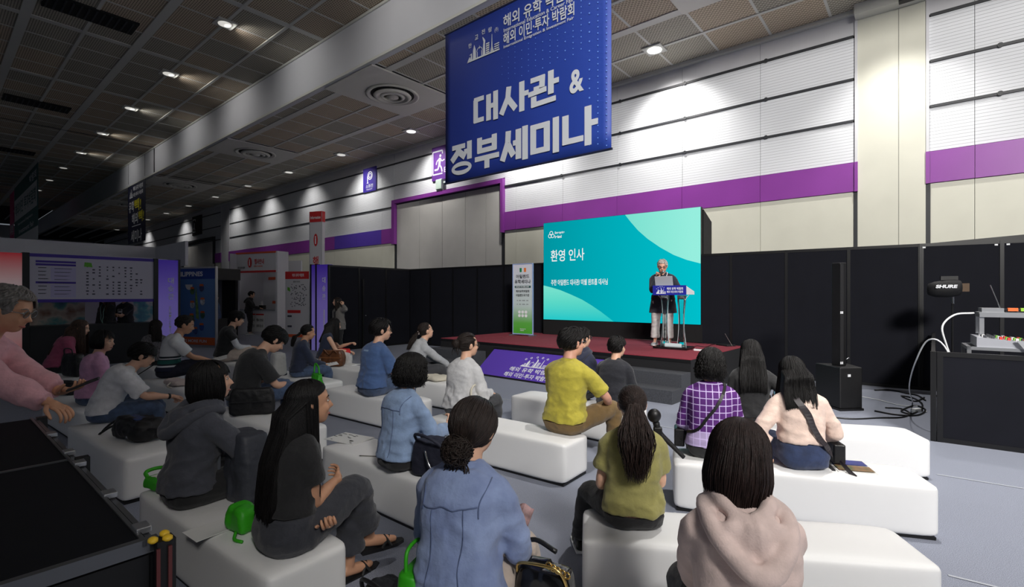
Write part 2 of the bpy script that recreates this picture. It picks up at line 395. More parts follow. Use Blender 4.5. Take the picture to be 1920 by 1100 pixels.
def ceiling(name, z, b_lo, b_hi, b_first, a_near, a_part, a_far, skip, thick_b, thick_a):
    c = MB().box(-75, b_lo, z + .12, 16, b_hi, z + .3).build(name, m_back, rz=HALL); tag(c, kind='structure')
    rest = MB(); rng = random.Random(4)
    bs = []; b = b_first
    while b - 1.2 >= b_lo - 1.0: bs.append(b); b -= 1.2
    na = int((a_near - a_far) / 1.2)
    for i in range(na):
        a = a_near - 1.2 * i - .6
        for b in bs:
            bc = b - .6
            if bc - .35 > b_hi or bc + .3 < b_lo or any(s0 < a < s1 and t0 < bc < t1 for s0, s1, t0, t1 in skip): continue
            px_ok = a > a_part
            k = int((i // 4 + int(round((b_first - b) / 1.2)) // 2 + (1 if rng.random() < .15 else 0)) % 2)
            y0, y1 = max(bc - .575, b_lo), min(bc + .575, b_hi)
            if px_ok and y1 - y0 > 1.1: link('tile', T12[k], c, (a, bc, z + .02))
            else:
                rest.m = k; rest.box(a - .575, y0, z + .02, a + .575, y1, z + .05)
    if rest.n: rest.build('distant_tiles', m_tiles, c, kind='stuff')
    edges = sorted(set([x for x in bs] + [bs[-1] - 1.2]))
    for b in edges:
        if b_lo <= b <= b_hi:
            w = .11 if any(abs(b - t) < .05 for t in thick_b) else .04
            MB().box(-70, b - w, z, 12, b + w, z + .07).build('runner', m_grid, c)
    for i in range(na + 1):
        a = a_near - 1.2 * i
        if a < -52: break
        w = .10 if thick_a(a) else .028
        MB().box(a - w, b_lo, z + (.002 if w > .05 else .012), a + w, b_hi, z + .07).build('cross_bar', m_grid, c)
    return c
A0 = -5.25 + 1.2 * 9
DIF = [(-2.9 - 9.6 * k, 9.25) for k in range(6)]
hi_skip = [(-17.1 - 9.6 * k - 1.15, -17.1 - 9.6 * k + 1.15, 2.4, 3.5) for k in range(0, 1)]
ce = ceiling('ceiling', CEIL_HI, -8.5, STEP_B - .05, 7.8, A0, -33, -60, [], (4.2, 1.8, -.6, -3.0), lambda a: abs((a + 18.45 + 48) % 4.8 - 0) < .05 or abs((a + 18.45 + 48) % 4.8 - 4.8) < .05)
ce2 = ceiling('ceiling_low', CEIL_LO, STEP_B, WALL_B + .06, 13.03, A0, -33, -60, [(a - 1.2, a + 1.2, STEP_B - .1, 10.65) for a, b in DIF], (8.23, 10.63), lambda a: abs((a + 4.13 + 48) % 2.4) < .05 or abs((a + 4.13 + 48) % 2.4 - 2.4) < .05)
fa = MB().box(-75, STEP_B - .03, CEIL_LO - .02, 16, STEP_B + .12, CEIL_HI + .1).build('trim_1', m_fascia, rz=HALL); tag(fa, kind='structure')
for z in (CEIL_LO - .03, CEIL_HI - .06): MB().box(-75, STEP_B - .07, z, 16, STEP_B - .02, z + .07).build('edge_strip', m_grid, fa)
MB().box(-30.05, STEP_B - .05, CEIL_LO - .02, -29.95, STEP_B - .02, CEIL_HI).build('expansion_joint', m_rail, fa)
MB().box(-30.03, -8, CEIL_HI - .004, -29.97, STEP_B, CEIL_HI + .01).build('expansion_joint', m_rail, fa)
MB().box(-30.03, STEP_B, CEIL_LO - .004, -29.97, WALL_B, CEIL_LO + .01).build('expansion_joint', m_rail, fa)
co = MB().box(-75, WALL_B - .12, CEIL_LO - .07, 16, WALL_B + .06, CEIL_LO + .05).build('trim_2', m_grid, rz=HALL); tag(co, kind='structure')
# soffit box over the right pillar
so = MB().box(-1.2, WALL_B - .34, CEIL_LO - .2, 0.03, WALL_B - .0, CEIL_LO + .05).build('trim_3', m_grid, rz=HALL); tag(so, kind='structure')
MB().box(-.45, WALL_B - .36, CEIL_LO - .21, -.1, WALL_B - .2, CEIL_LO - .05).build('motor_box', m_rail, so)

# diffusers
def diffuser():
    t = thing('air_diffuser', '', 'diffuser')
    MB().box(-1.19, -1.55, -.0, 1.19, 1.42, .05).build('plate', m_dif, t)
    MB().lathe([(.78, .0), (.80, -.03), (.74, -.05), (.70, -.02), (.64, .0)], 32).build('outer_ring', m_dif, t, smooth=True)
    dk = mat('diffuser_throat', (30, 29, 28), .8); MB().lathe([(.02, -.004), (.66, -.004), (.66, .01), (.02, .01)], 32).build('throat', dk, t)
    for r in (.52, .34, .17):
        MB().lathe([(r, -.0), (r + .05, -.05), (r + .0, -.09), (r - .07, -.1), (r - .06, -.06)] if r > .2 else [(.16, -.02), (.18, -.08), (.05, -.11), (.001, -.11), (.001, -.03)], 28).build('cone', m_dif, t, smooth=True)
    return t
d0 = diffuser()
where = ['nearest the hanging blue banner', 'second from the blue banner', 'third from the blue banner', 'fourth from the blue banner', 'fifth from the blue banner']
for k, (a, b) in enumerate(DIF):
    o = d0 if k == 0 else copy_tree(d0)
    o.location = R(a, b, CEIL_LO - .055); o.rotation_euler = (0, 0, HALL)
    o['label'] = 'round white ceiling air diffuser over the lit right wall, top edge of the photo' if k == 0 else 'round white air diffuser on square plate in low ceiling, ' + where[k - 1]
    o['category'] = 'diffuser'; o['group'] = 'round ceiling diffusers'
# downlights
def downlight():
    t = thing('ceiling_downlight', '', 'light')
    MB().box(-.24, -.24, -.02, .24, .24, .02).build('frame', m_grid, t, bevel=.004)
    return t
LB = [mat('lamp_lens_%d' % i, (255, 255, 250), .4, emit=(255, 252, 244), estr=s) for i, s in enumerate((9.0, 1.4, .55, .3))]
for m_ in LB: m_.cycles.emission_sampling = 'NONE'
LENS = [MB().lathe([(.001, -.035), (.13, -.035), (.17, -.03), (.175, -.01), (.001, -.01)], 24).mesh('lens', m, True) for m in LB]
FR = MB().box(-.24, -.24, -.02, .24, .24, .02).mesh('frame', m_grid)
ordn = ['first', 'second', 'third', 'fourth', 'fifth', 'sixth', 'seventh', 'eighth', 'ninth', 'tenth', 'eleventh', 'twelfth', 'thirteenth', 'fourteenth']
for lst, z, nm in ((LAMPS_HI, CEIL_HI, 'high ceiling left of the beam'), (LAMPS_LO, CEIL_LO, 'low ceiling along the wall')):
    vis = 0
    for k, (a, b) in enumerate(lst):
        if lst is LAMPS_HI and k < 3: continue
        if lst is LAMPS_LO and (k < 2 or k == 3): continue
        t = thing('ceiling_downlight', 'square recessed downlight in the %s, %s counting from the front' % (nm, ordn[vis]), 'light', R(a, b, z - .0), HALL, 'recessed ceiling downlights')
        vis += 1
        link('frame', FR, t)
        lv = (0 if (lst is LAMPS_LO and k == 2) else 1 if k < 5 and lst is LAMPS_LO else 2 if k < 7 else 3)
        link('lens', LENS[lv], t)
# dark return-air grilles in the high ceiling
m_gr = mat('dark_return_grille', (20, 19, 18), .8)
for k, w in enumerate(('nearest the camera', 'further back in the hall', 'beyond the second one')):
    g = thing('return_air_grille', 'dark rectangular air grille in high ceiling, ' + w, 'vent', R(-17.1 - 9.6 * k, 2.95, CEIL_HI - .0), HALL, 'dark ceiling grilles')
    MB().box(-.42, -.95, -.03, .42, .95, .02).build('frame', m_gr, g)
    for s in range(12): MB().box(-.36, -.9 + s * .155, -.045, .36, -.86 + s * .155, -.02).build('slat', m_rail, g)
# ---------------------------------------------------------------- writing and emblems
def stroke(mb, pts, t, y, th=.002):
    """a flat brush stroke of width t along a polyline in x-z"""
    for k_, ((x0, z0), (x1, z1)) in enumerate(zip(pts[:-1], pts[1:])):
        dx, dz = x1 - x0, z1 - z0; L = math.hypot(dx, dz) or 1; nx, nz = -dz / L * t / 2, dx / L * t / 2
        mb.poly([(x0 - nx, z0 - nz), (x1 - nx, z1 - nz), (x1 + nx, z1 + nz), (x0 + nx, z0 + nz)], y - k_ * .0004, th)
def ring(mb, cx, cz, rx, rz, t, y, seg=24, a0=0.0, a1=360.0):
    n = seg; full = a1 - a0 >= 360
    A = [math.radians(a0 + (a1 - a0) * i / n) for i in range(n + 1)]
    for p, q in zip(A[:-1], A[1:]):
        mb.poly([(cx + rx * math.cos(p), cz + rz * math.sin(p)), (cx + (rx - t) * math.cos(p), cz + (rz - t) * math.sin(p)), (cx + (rx - t) * math.cos(q), cz + (rz - t) * math.sin(q)), (cx + rx * math.cos(q), cz + rz * math.sin(q))][::-1], y, .002)
HEAVY = {
    '대': [[(7, 8), (7, 92)], [(0, 91), (42, 91)], [(0, 14), (42, 14)], [(62, 2), (62, 96)], [(69, 52), (84, 52)], [(91, -2), (91, 100)]],
    '사': [[(34, 98), (30, 60), (4, 8)], [(30, 58), (60, 14)], [(83, -2), (83, 100)], [(92, 56), (108, 56)]],
    '관': [[(6, 90), (56, 90)], [(48, 97), (46, 58)], [(27, 66), (27, 48)], [(-2, 45), (62, 48)], [(77, 26), (77, 102)], [(86, 64), (104, 64)], [(18, 0), (18, 34)], [(10, 6), (94, 8)]],
    '정': [[(4, 91), (64, 91)], [(36, 90), (30, 72), (2, 46)], [(34, 76), (64, 52)], [(60, 70), (76, 70)], [(84, 42), (84, 102)], 'o'],
    '부': [[(18, 52), (18, 102)], [(80, 52), (80, 102)], [(10, 84), (88, 84)], [(10, 58), (88, 58)], [(-2, 33), (100, 33)], [(50, -2), (50, 32)]],
    '세': [[(26, 98), (24, 62), (2, 8)], [(24, 58), (46, 18)], [(44, 56), (60, 56)], [(65, 4), (65, 96)], [(90, -2), (90, 100)]],
    '미': [[(9, 8), (9, 94)], [(57, 8), (57, 94)], [(0, 87), (66, 87)], [(0, 15), (66, 15)], [(88, -2), (88, 100)]],
    '나': [[(9, 14), (9, 96)], [(0, 21), (66, 21)], [(80, -2), (80, 106)], [(88, 58), (110, 58)]]}
def heavy(s, x, z, w, h, gap, t, mt, parent, y):
    cw = (w - gap * (len(s) - 1)) / len(s)
    for ch in s:
        mb = MB()
        for i, p in enumerate(HEAVY[ch]):
            if p == 'o': ring(mb, x + cw * .47, z + h * .17, cw * .46, h * .22, t * .66, y)
            else: stroke(mb, [(x + cw * a / 100, z + h * b / 100) for a, b in p], t * (.74 if all(abs(q[1] - p[0][1]) < 4 for q in p) else 1), y - i * .0012)
        mb.build('letter', mt, parent); x += cw + gap
def skyline(mb, x, z, w, h, y, s=1.0):
    """the fair's line of landmarks: towers, dome, statue, needle over a plinth"""
    X = lambda q: x + w * q; Z = lambda q: z + h * q; t = .012 * s
    P = lambda pts: mb.poly([(X(a), Z(b)) for a, b in pts], y)
    P([(0, 0), (1, 0), (1, .07), (.06, .09)])
    P([(.02, .06), (.12, .06), (.09, .28)]); P([(.10, .08), (.17, .08), (.16, .42), (.08, .36), (.14, .33)])
    P([(.19, .08), (.29, .08), (.28, .55), (.235, .80), (.20, .55)])
    ring(mb, X(.40), Z(.36), w * .09, h * .22, t, y, 16, 0, 180); P([(.32, .08), (.34, .08), (.34, .36), (.32, .36)]); P([(.46, .08), (.48, .08), (.48, .36), (.46, .36)]); P([(.39, .5), (.41, .5), (.40, .68)])
    P([(.50, .08), (.58, .08), (.565, .62), (.58, .78), (.545, .90), (.50, 1.02), (.492, .98), (.525, .74), (.515, .6)])
    for q in range(5): P([(.60, .10 + q * .11), (.70, .10 + q * .11), (.70, .17 + q * .11), (.60, .17 + q * .11)])
    P([(.755, .08), (.80, .08), (.782, .95), (.774, .95)]); P([(.73, .08), (.83, .08), (.80, .30), (.755, .30)])
    for q in range(3): P([(.85, .12 + q * .11), (.99, .12 + q * .11), (.99, .17 + q * .11), (.85, .17 + q * .11)])
def arc_marks(mb, x, z, w, h, y):
    for q, (a, b) in enumerate(((.02, .72), (.20, 1.0), (.42, 1.2), (.64, 1.2), (.86, 1.05))):
        ring(mb, x + w * a, z + h * b, w * .045, w * .045, w * .018, y, 6)
def panel_sign(parent, name, x0, z0, x1, z1, y, m, th=.01, **k): return MB().box(x0, y, z0, x1, y + th, z1).build(name, m, parent, **k)

# ---- the big hanging banner
M_BINK = mat('banner_white_ink', (196, 200, 206), .6)
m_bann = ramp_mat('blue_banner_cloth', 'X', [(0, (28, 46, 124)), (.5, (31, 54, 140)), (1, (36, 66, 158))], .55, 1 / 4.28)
m_dot = mat('banner_dots', (108, 150, 232), .6)
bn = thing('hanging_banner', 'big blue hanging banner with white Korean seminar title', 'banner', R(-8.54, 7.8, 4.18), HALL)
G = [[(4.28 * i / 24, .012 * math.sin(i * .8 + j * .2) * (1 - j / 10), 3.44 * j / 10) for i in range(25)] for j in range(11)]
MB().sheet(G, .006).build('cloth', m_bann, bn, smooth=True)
for z in (0.0, 3.44): MB().cyl((-.02, 0, z), (4.30, 0, z), .022, 10).build('pole', mat('banner_pole', (30, 34, 60), .4), bn)
for x in (.06, 1.4, 2.9, 4.2): MB().cyl((x, 0, 3.44), (x, 0, 3.62), .004, 6).build('hanging_wire', M_BLACK, bn)
heavy('대사관', .94, 1.14, 2.22, .59, .06, .135, M_BINK, bn, -.022)
text('&', .31, .43, M_BINK, bn, 3.58, -.024, 1.38, .03)
heavy('정부세미나', .22, .16, 3.74, .66, .07, .145, M_BINK, bn, -.022)
text('해외 유학 박람회', 1.74, .27, M_BINK, bn, 2.66, -.024, 3.10, .03)
text('International Education & Career Fair', 1.72, .075, M_BINK, bn, 2.66, -.024, 2.915, .012)
text('해외 이민·투자 박람회', 1.74, .25, M_BINK, bn, 2.66, -.024, 2.74, .035)
text('International Emigration & Investment Fair', 1.72, .075, M_BINK, bn, 2.66, -.024, 2.565, .012)
sk = MB(); skyline(sk, .72, 2.56, .96, .42, -.022); sk.build('emblem', M_BINK, bn)
for i, (c, x, z) in enumerate((('한', .82, 2.92), ('교', 1.02, 3.04), ('전', 1.22, 3.09), ('람', 1.42, 3.07), ('(주)', 1.6, 3.0))): text(c, .10, .10, M_BINK, bn, x, -.024, z, .01)
dm = MB(); rng = random.Random(3)
for i in range(15):
    x = 1.75 + 2.45 * (i / 14.0); z = 3.38 - (i % 3) * .06
    rr = .006 + .008 * (i / 14.0) * (1.3 if i % 3 == 0 else .8)
    while z > (1.9 if x < 3 else .3) - .3 * (i / 14):
        blocked = (z < 1.85 and x < 3.85) or (2.5 < z < 3.3 and x < 3.56)
        if not blocked: dm.poly([(x + rr * math.cos(a), z + rr * math.sin(a)) for a in [k * math.pi / 4 for k in range(8)]], -.022)
        z -= .11 if i % 3 else .17
dm.build('dot_pattern', m_dot, bn)

# ---- wall signs
ps = thing('hydrant_sign', 'violet hose-reel sign with white emblem between wall tracks', 'sign', R(0, 0, 0), 0)
def wall_x(px): k = (px - 960) / F; Z = WALL_B / (-k * UY + UX); return k * Z * UX + Z * UY
a0, a1 = wall_x(683), wall_x(707)
ps.location = R(a0, WALL_B - .06, 6.30); ps.rotation_euler = (0, 0, HALL); w = a1 - a0
panel_sign(ps, 'board', 0, 0, w, 1.08, 0, mat('violet_sign', (56, 40, 140), .5), .05)
e = MB(); ring(e, w * .55, .72, .19, .19, .04, -.004); ring(e, w * .55, .72, .11, .11, .035, -.004); stroke(e, [(w * .36, .72), (w * .36, .40)], .045, -.004); stroke(e, [(w * .30, .40), (w * .42, .40)], .03, -.004); e.build('emblem', M_WINK, ps)
text('소화전', w * .56, .17, M_BINK, ps, w * .5, -.004, .25, .02); text('Hydrant', w * .45, .07, M_WINK, ps, w * .5, -.004, .10, .01)
a0 = wall_x(812)
es = thing('exit_sign', 'purple exit sign with white running figure beside the blue banner', 'sign', R(a0, WALL_B - .06, 6.12), HALL)
panel_sign(es, 'board', 0, 0, 2.5, 1.32, 0, mat('plum_sign', (92, 46, 132), .5), .05)
e = MB(); stroke(e, [(.62, 1.0), (.62, 1.13), (.06, 1.13), (.06, .24), (.62, .24)], .055, -.004)
e.poly([(.50 + .055 * math.cos(k), .94 + .055 * math.sin(k)) for k in [i * .7 for i in range(9)]], -.004)
for pts, t in (([(.48, .86), (.44, .56)], .12), ([(.46, .84), (.30, .74), (.26, .62)], .05), ([(.48, .82), (.60, .72), (.74, .76)], .05), ([(.42, .58), (.36, .42), (.16, .42)], .07), ([(.46, .58), (.56, .46), (.60, .30)], .07)): stroke(e, pts, t, -.004)
e.build('pictogram', M_BINK, es); text('EXIT', .62, .20, M_BINK, es, 1.02, -.004, .36, .02)
sb = thing('emergency_lamp', 'small pale emergency lamp box above the purple door frame', 'lamp', R(wall_x(829), WALL_B - .14, 5.70), HALL)
MB().box(-.17, -.06, .02, .17, .06, .42).build('housing', mat('pale_mint', (196, 214, 204), .4), sb, bevel=.03); MB().box(-.19, .0, -.12, .19, .08, .02).build('bracket', m_plain, sb)
fs = thing('far_exit_sign', 'small black and white exit sign on the far wall beyond the door', 'sign', R(wall_x(362), WALL_B - .06, 6.05), HALL)
panel_sign(fs, 'board', 0, 0, 1.9, 1.4, 0, M_INK, .05); e = MB(); stroke(e, [(.7, 1.0), (.7, 1.15), (.15, 1.15), (.15, .25), (.7, .25)], .07, -.004); stroke(e, [(.5, .9), (.45, .6), (.6, .35)], .1, -.004); stroke(e, [(.45, .6), (.25, .45)], .08, -.004); e.build('pictogram', M_WINK, fs)

# ---- far hanging banners
bb = thing('hanging_banner', 'dark navy hanging banner with yellow and white lettering, far hall', 'banner', R(0, 0), HALL)
k0, k1 = (246 - 960) / F, (279 - 960) / F
def bx(k, b): Z = b / (-k * UY + UX); return k * Z * UX + Z * UY
x0, x1 = bx(k0, 7.75), bx(k1, 7.75); w = x1 - x0; bb.location = R(x0, 7.6, 4.5)
panel_sign(bb, 'cloth', 0, 0, w, 3.3, 0, mat('navy_cloth', (26, 28, 56), .6), .01)
m_yel = mat('yellow_ink', (226, 214, 40), .6)
text('해외 유학 박람회', w * .55, .26, M_WINK, bb, w * .6, -.004, 3.0, .03); text('이민·투자 박람회', w * .55, .22, M_WINK, bb, w * .6, -.004, 2.66, .03)
e = MB(); skyline(e, w * .1, 2.55, w * .2, .5, -.004); e.build('emblem', M_WINK, bb)
text('유학', w * .30, .62, M_WINK, bb, w * .22, -.004, 2.05, .04); text('빽!', w * .38, .66, m_yel, bb, w * .58, -.004, 2.05, .05)
text('해외', w * .34, .60, M_WINK, bb, w * .42, -.004, 1.35, .04); text('빽!', w * .30, .62, m_yel, bb, w * .78, -.004, 1.38, .05)
text('세미나', w * .62, .66, M_WINK, bb, w * .5, -.004, .38, .05); panel_sign(bb, 'underline', w * .25, .92, w * .75, .96, -.004, M_WINK, .003)
for x in (.1, w - .1): MB().cyl((x, 0, 3.4), (x, 0, 3.25 + 1.3), .006, 6).build('hanging_wire', M_BLACK, bb)
gb = thing('hanging_banner', 'green and white hanging banner at the left end of high ceiling', 'banner', R(0, 0), HALL)
x0, x1 = bx((27 - 960) / F, 4.2), bx((71.5 - 960) / F, 4.2); w = x1 - x0; gb.location = R(x0, 4.2, 4.75)
m_teal = mat('teal_cloth', (30, 92, 88), .6)
panel_sign(gb, 'cloth', 0, 0, w, 4.25, 0, m_teal, .01); panel_sign(gb, 'white_field', .15, 1.9, w * .96, 3.35, -.006, M_PAPER, .005); panel_sign(gb, 'white_field', 0, 0, w, .75, -.006, M_PAPER, .005)
text('해외이민', w * .36, .85, m_teal, gb, w * .24, -.01, 2.62, .03); text('투자박람회', w * .45, .85, m_teal, gb, w * .70, -.01, 2.62, .04)
text('International Emigration', w * .62, .22, M_WINK, gb, w * .5, -.01, 1.55, .01); text('Investment Fair', w * .62, .3, M_WINK, gb, w * .55, -.01, 1.05, .01); text('박람회', w * .26, .5, M_WINK, gb, w * .82, -.01, 3.75, .02); text('전시', w * .2, .4, M_INK, gb, w * .14, -.01, .36, .03)
for x in (.3, w - .3): MB().cyl((x, 0, 4.25), (x, 0, 4.4), .006, 6).build('hanging_wire', M_BLACK, gb)
pb = thing('hanging_banner', 'narrow magenta hanging banner behind the green one', 'banner', R(0, 0), HALL)
x0, x1 = bx((18.5 - 960) / F, 4.25), bx((26 - 960) / F, 4.25); w = x1 - x0; pb.location = R(x0, 4.25, 4.75)
panel_sign(pb, 'cloth', 0, 0, w, 4.25, 0, mat('magenta_cloth', (196, 30, 110), .6), .01); text('해외유학박람회', w * .8, .8, M_WINK, pb, w * .5, -.004, 1.6, .03)
for x in (.3, w - .3): MB().cyl((x, 0, 4.25), (x, 0, 4.4), .006, 6).build('hanging_wire', M_BLACK, pb)

# ---------------------------------------------------------------- stage, screen, backdrop
SA = math.radians(-41.5)
m_stage_side = mat('stage_black_skirt', (20, 20, 24), .85, bump=.2, bump_scale=30)
m_stage_top = mat('red_stage_carpet', (142, 46, 62), .95, noise_amt=.35, noise_scale=120, bump=.4, bump_scale=200)
fr = Vector((2.806, 7.78, 0)); sx = Vector((math.cos(SA), math.sin(SA), 0)); sy = Vector((-math.sin(SA), math.cos(SA), 0))
st = thing('stage', 'low black platform with red carpet top in front of screen', 'stage', fr, SA)   # local x right along the front, y towards the back
MB().box(-6.0, 0, 0, 0, 2.75, .585).build('body', m_stage_side, st)
for i in range(6): MB().box(-6 + i + .004, .0, .587, -5 + i - .004, 2.75, .6).build('carpet_board', m_stage_top, st)
MB().box(-6.0, -.008, .54, 0, 0.0, .588).build('edge_trim', M_BLACK, st)
m_step = mat('dark_grey_step', (62, 64, 70), .85, noise_amt=.25, noise_scale=60)
sp = thing('stage_steps', 'dark grey two-tread steps at right front of stage', 'steps', fr, SA)
for i in range(2): MB().box(-1.42, -.345 * (2 - i) - .004, 0, 0, -.345 * (1 - i) - .006, .2 * (i + 1)).build('tread', m_step, sp, bevel=.006)
s2 = thing('stage_steps', 'dark grey steps at the left front end of stage', 'steps', fr - sx * 4.5, SA)
for i in range(2): MB().box(-1.45, -.345 * (2 - i) - .004, 0, 0, -.345 * (1 - i) - .006, .2 * (i + 1)).build('tread', m_step, s2, bevel=.006)

# slanted purple board leaning on the stage front
m_pur = mat('violet_print', (92, 64, 178), .5)
fb = thing('slanted_sign_board', 'violet slanted sign board with white fair emblem leaning on stage front', 'sign', fr - sx * 4.22 - sy * .62, SA)
Wb = 2.72; tilt = Matrix.Rotation(math.radians(-53), 4, 'X')
bd = MB().box(0, 0, 0, Wb, .02, .74).build('board', m_pur, fb); bd.matrix_basis = Matrix.Translation((0, 0, .02)) @ tilt
for z in (-.02, .74): MB().box(-.02, -.012, z, Wb + .02, .03, z + .025).build('edge_rail', M_BLACK, bd)
e = MB(); skyline(e, .98, .34, .62, .24, -.004, .6); arc_marks(e, 1.0, .43, .6, .16, -.004); e.build('emblem', M_WINK, bd)
text('해외 유학 박람회', 1.02, .12, M_WINK, bd, 1.30, -.004, .25, .03); text('해외 이민·투자 박람회', 1.1, .12, M_WINK, bd, 1.30, -.004, .10, .035)
MB().hexa([(.03, .10, 0), (Wb - .03, .10, 0), (Wb - .03, .58, 0), (.03, .58, 0), (.03, .13, .04), (Wb - .03, .13, .04), (Wb - .03, .58, .40), (.03, .58, .40)]).build('support', M_BLACK, fb)

# LED wall
VA = math.radians(-37.4)
def emis(name, c, s=1.0):
    if name in MATS: return MATS[name]
    m = bpy.data.materials.new(name); m.use_nodes = True; nt = m.node_tree; nt.nodes.clear(); MATS[name] = m
    o = nt.nodes.new('ShaderNodeOutputMaterial'); em = nt.nodes.new('ShaderNodeEmission'); em.inputs[0].default_value = rgb(*c); em.inputs[1].default_value = s; nt.links.new(em.outputs[0], o.inputs[0]); return m
def emis_ramp(name, axis, stops, scale, off=0):
    m = bpy.data.materials.new(name); m.use_nodes = True; nt = m.node_tree; nt.nodes.clear(); L = nt.links.new
    tc = nt.nodes.new('ShaderNodeTexCoord'); sp_ = nt.nodes.new('ShaderNodeSeparateXYZ'); L(tc.outputs['Object'], sp_.inputs[0])
    f = math_n(nt, 'MULTIPLY_ADD', sp_.outputs['XYZ'.index(axis)], scale, off)
    r = nt.nodes.new('ShaderNodeValToRGB'); 
    while len(r.color_ramp.elements) < len(stops): r.color_ramp.elements.new(.5)
    for q, (p, c) in zip(r.color_ramp.elements, stops): q.position = p; q.color = rgb(*c)
    L(f, r.inputs[0]); em = nt.nodes.new('ShaderNodeEmission'); L(r.outputs[0], em.inputs[0]); o = nt.nodes.new('ShaderNodeOutputMaterial'); L(em.outputs[0], o.inputs[0]); return m
vo = Vector((4.0, 10.5, 0)); vx = Vector((math.cos(VA), math.sin(VA), 0)); vy = Vector((-math.sin(VA), math.cos(VA), 0))
lo = vo - vx * 4.0
led = thing('led_screen', 'large LED screen with teal slide and white Korean greeting', 'screen', (lo.x, lo.y, .6), VA)
MB().box(0, .0, .38, 4.0, .12, 2.885).build('cabinet', M_BLACK, led)
m_s0 = emis_ramp('slide_teal', 'X', [(0, (0, 148, 160)), (.35, (0, 165, 178)), (1, (0, 190, 202))], .25)
MB().box(0.005, -.004, .385, 3.995, .001, 2.88).build('slide', m_s0, led)
tr = [(2.28, 2.88), (2.42, 2.70), (2.60, 2.49), (2.83, 2.28), (3.12, 2.07), (3.42, 1.89), (3.70, 1.77), (3.995, 1.68), (3.995, 2.88)]
MB().poly(tr, -.007).build('slide_shape', emis_ramp('slide_mint_a', 'X', [(0, (120, 222, 205)), (1, (150, 238, 222))], .6, -1.3), led)
blp = [(.005, 1.265), (.25, 1.21), (.515, 1.14), (.82, 1.03), (1.146, .90), (1.42, .755), (1.663, .61), (2.0, .385), (.005, .385)]
MB().poly(blp[::-1], -.007).build('slide_shape', emis_ramp('slide_mint_b', 'Z', [(0, (40, 200, 200)), (.5, (90, 215, 198)), (1, (122, 226, 205))], 1.2, -.5), led)
m_sw = emis('slide_white', (236, 240, 240), .95)
text('환영 인사', .98, .30, m_sw, led, .72, -.01, 2.02, .012); text('주한 아일랜드 대사관/ 미쉘 윈트롭 대사님', 1.60, .15, m_sw, led, 1.04, -.01, 1.335, .022)
text('Enterprise', .29, .075, m_sw, led, .50, -.01, 2.60, .03); text('Ireland', .20, .075, m_sw, led, .455, -.01, 2.505, .03)
e = MB()
for cx, cz in ((.245, 2.605), (.205, 2.535), (.285, 2.535)): ring(e, cx, cz, .055, .055, .016, -.01, 18)
e.build('emblem', m_sw, led)
m_drape = mat('black_drape', (14, 14, 16), .9, bump=.5, bump_scale=12)
MB().box(-.02, .02, .002, 4.02, .10, .38).build('skirt', m_drape, led)
MB().hexa([(.55, .12, 0.002), (4.02, .12, 0.002), (3.98, .86, 0.002), (.55, .86, 0.002), (.55, .12, 2.84), (4.02, .12, 2.84), (3.98, .86, 2.66), (.55, .86, 2.66)]).build('rear_cover', m_drape, led)

# black partition walls: thing > panel, post, rail
m_pan = mat('black_partition_board', (22, 23, 30), .8, spec=.15, noise_amt=.08, noise_scale=3)
m_post = mat('black_partition_post', (14, 14, 16), .4)
def partition(name, label, p0, ang, n, w=1.0, h=2.48, cat='partition', top_clip=(), m=None, first=None):
    t = thing(name, label, cat, p0, ang)
    bd = MB().box(.02, -.012, .05, w - .02, .012, h - .05).mesh('panel', m or m_pan); po = MB().box(-.025, -.025, 0, .025, .025, h).mesh('post', m_post)
    ra = MB().box(.025, -.018, 0, w - .025, .018, .05).mesh('rail', m_post)
    for i in range(n):
        link('panel', bd, t, (i * w, 0, 0)); link('rail', ra, t, (i * w, 0, 0)); link('rail', ra, t, (i * w, 0, h - .05))
    for i in range(n + 1): link('post', po, t, (i * w, 0, 0))
    return t
PB = vo - vx * 4.0 + vy * .30                                   # behind the screen's left edge
c_left = PB - vx * 5.55
partition('divider_panels', 'black partition wall left of the screen behind the stage', c_left, VA, 6, 1.0)
partition('divider_panels', 'black partition wall returning towards the purple light boxes, door beside it', c_left - vy * 3.0, VA + math.pi / 2, 3, 1.0)
dr = thing('divider_door', 'narrow black door leaf with small bright knob in the partition', 'door', c_left - vy * 1.85 - vx * -.045, VA + math.pi / 2)
MB().box(-.06, -.02, 0, .0, .02, 2.1).build('frame', m_post, dr); MB().box(0, -.015, .02, .62, .015, 2.08).build('leaf', m_pan, dr); MB().ell((.04, -.04, 1.0), (.025, .025, .025)).build('knob', M_STEEL, dr, smooth=True)
p0 = Vector((4.20, 10.42, 0)); p1 = Vector((6.93, 8.42, 0)); pd = (p1 - p0).normalized()
partition('divider_panels', 'black partition wall between the screen and the sound booth', p0 + pd * -.62, math.atan2(pd.y, pd.x), 4, 1.0)
e0 = p0 + pd * 3.40
rp = partition('divider_panels', 'black partition wall behind the mixing desk with bright clips', e0, math.atan2(-.50, .866), 4, 1.0)
for x in (.03, .93, 1.07): MB().box(x - .02, -.03, 2.40, x + .02, -.018, 2.425).build('clip', M_WHITE, rp)
bt = thing('truss_rail', 'black slanting rail running above partition top at right edge', 'rail', e0 + Vector((.1, .25, 2.44)), math.atan2(-.50, .866))
MB().hexa([(0, 0, 0), (4, 0, .0), (4, .06, .0), (0, .06, 0), (0, 0, .05), (4, 0, .32), (4, .06, .32), (0, .06, .05)]).build('rail', m_post, bt); MB().box(3.9, 0, -2.44, 4, .06, .3).build('post', m_post, bt); MB().box(0.0, 0, -2.44, .06, .06, .05).build('post', m_post, bt)
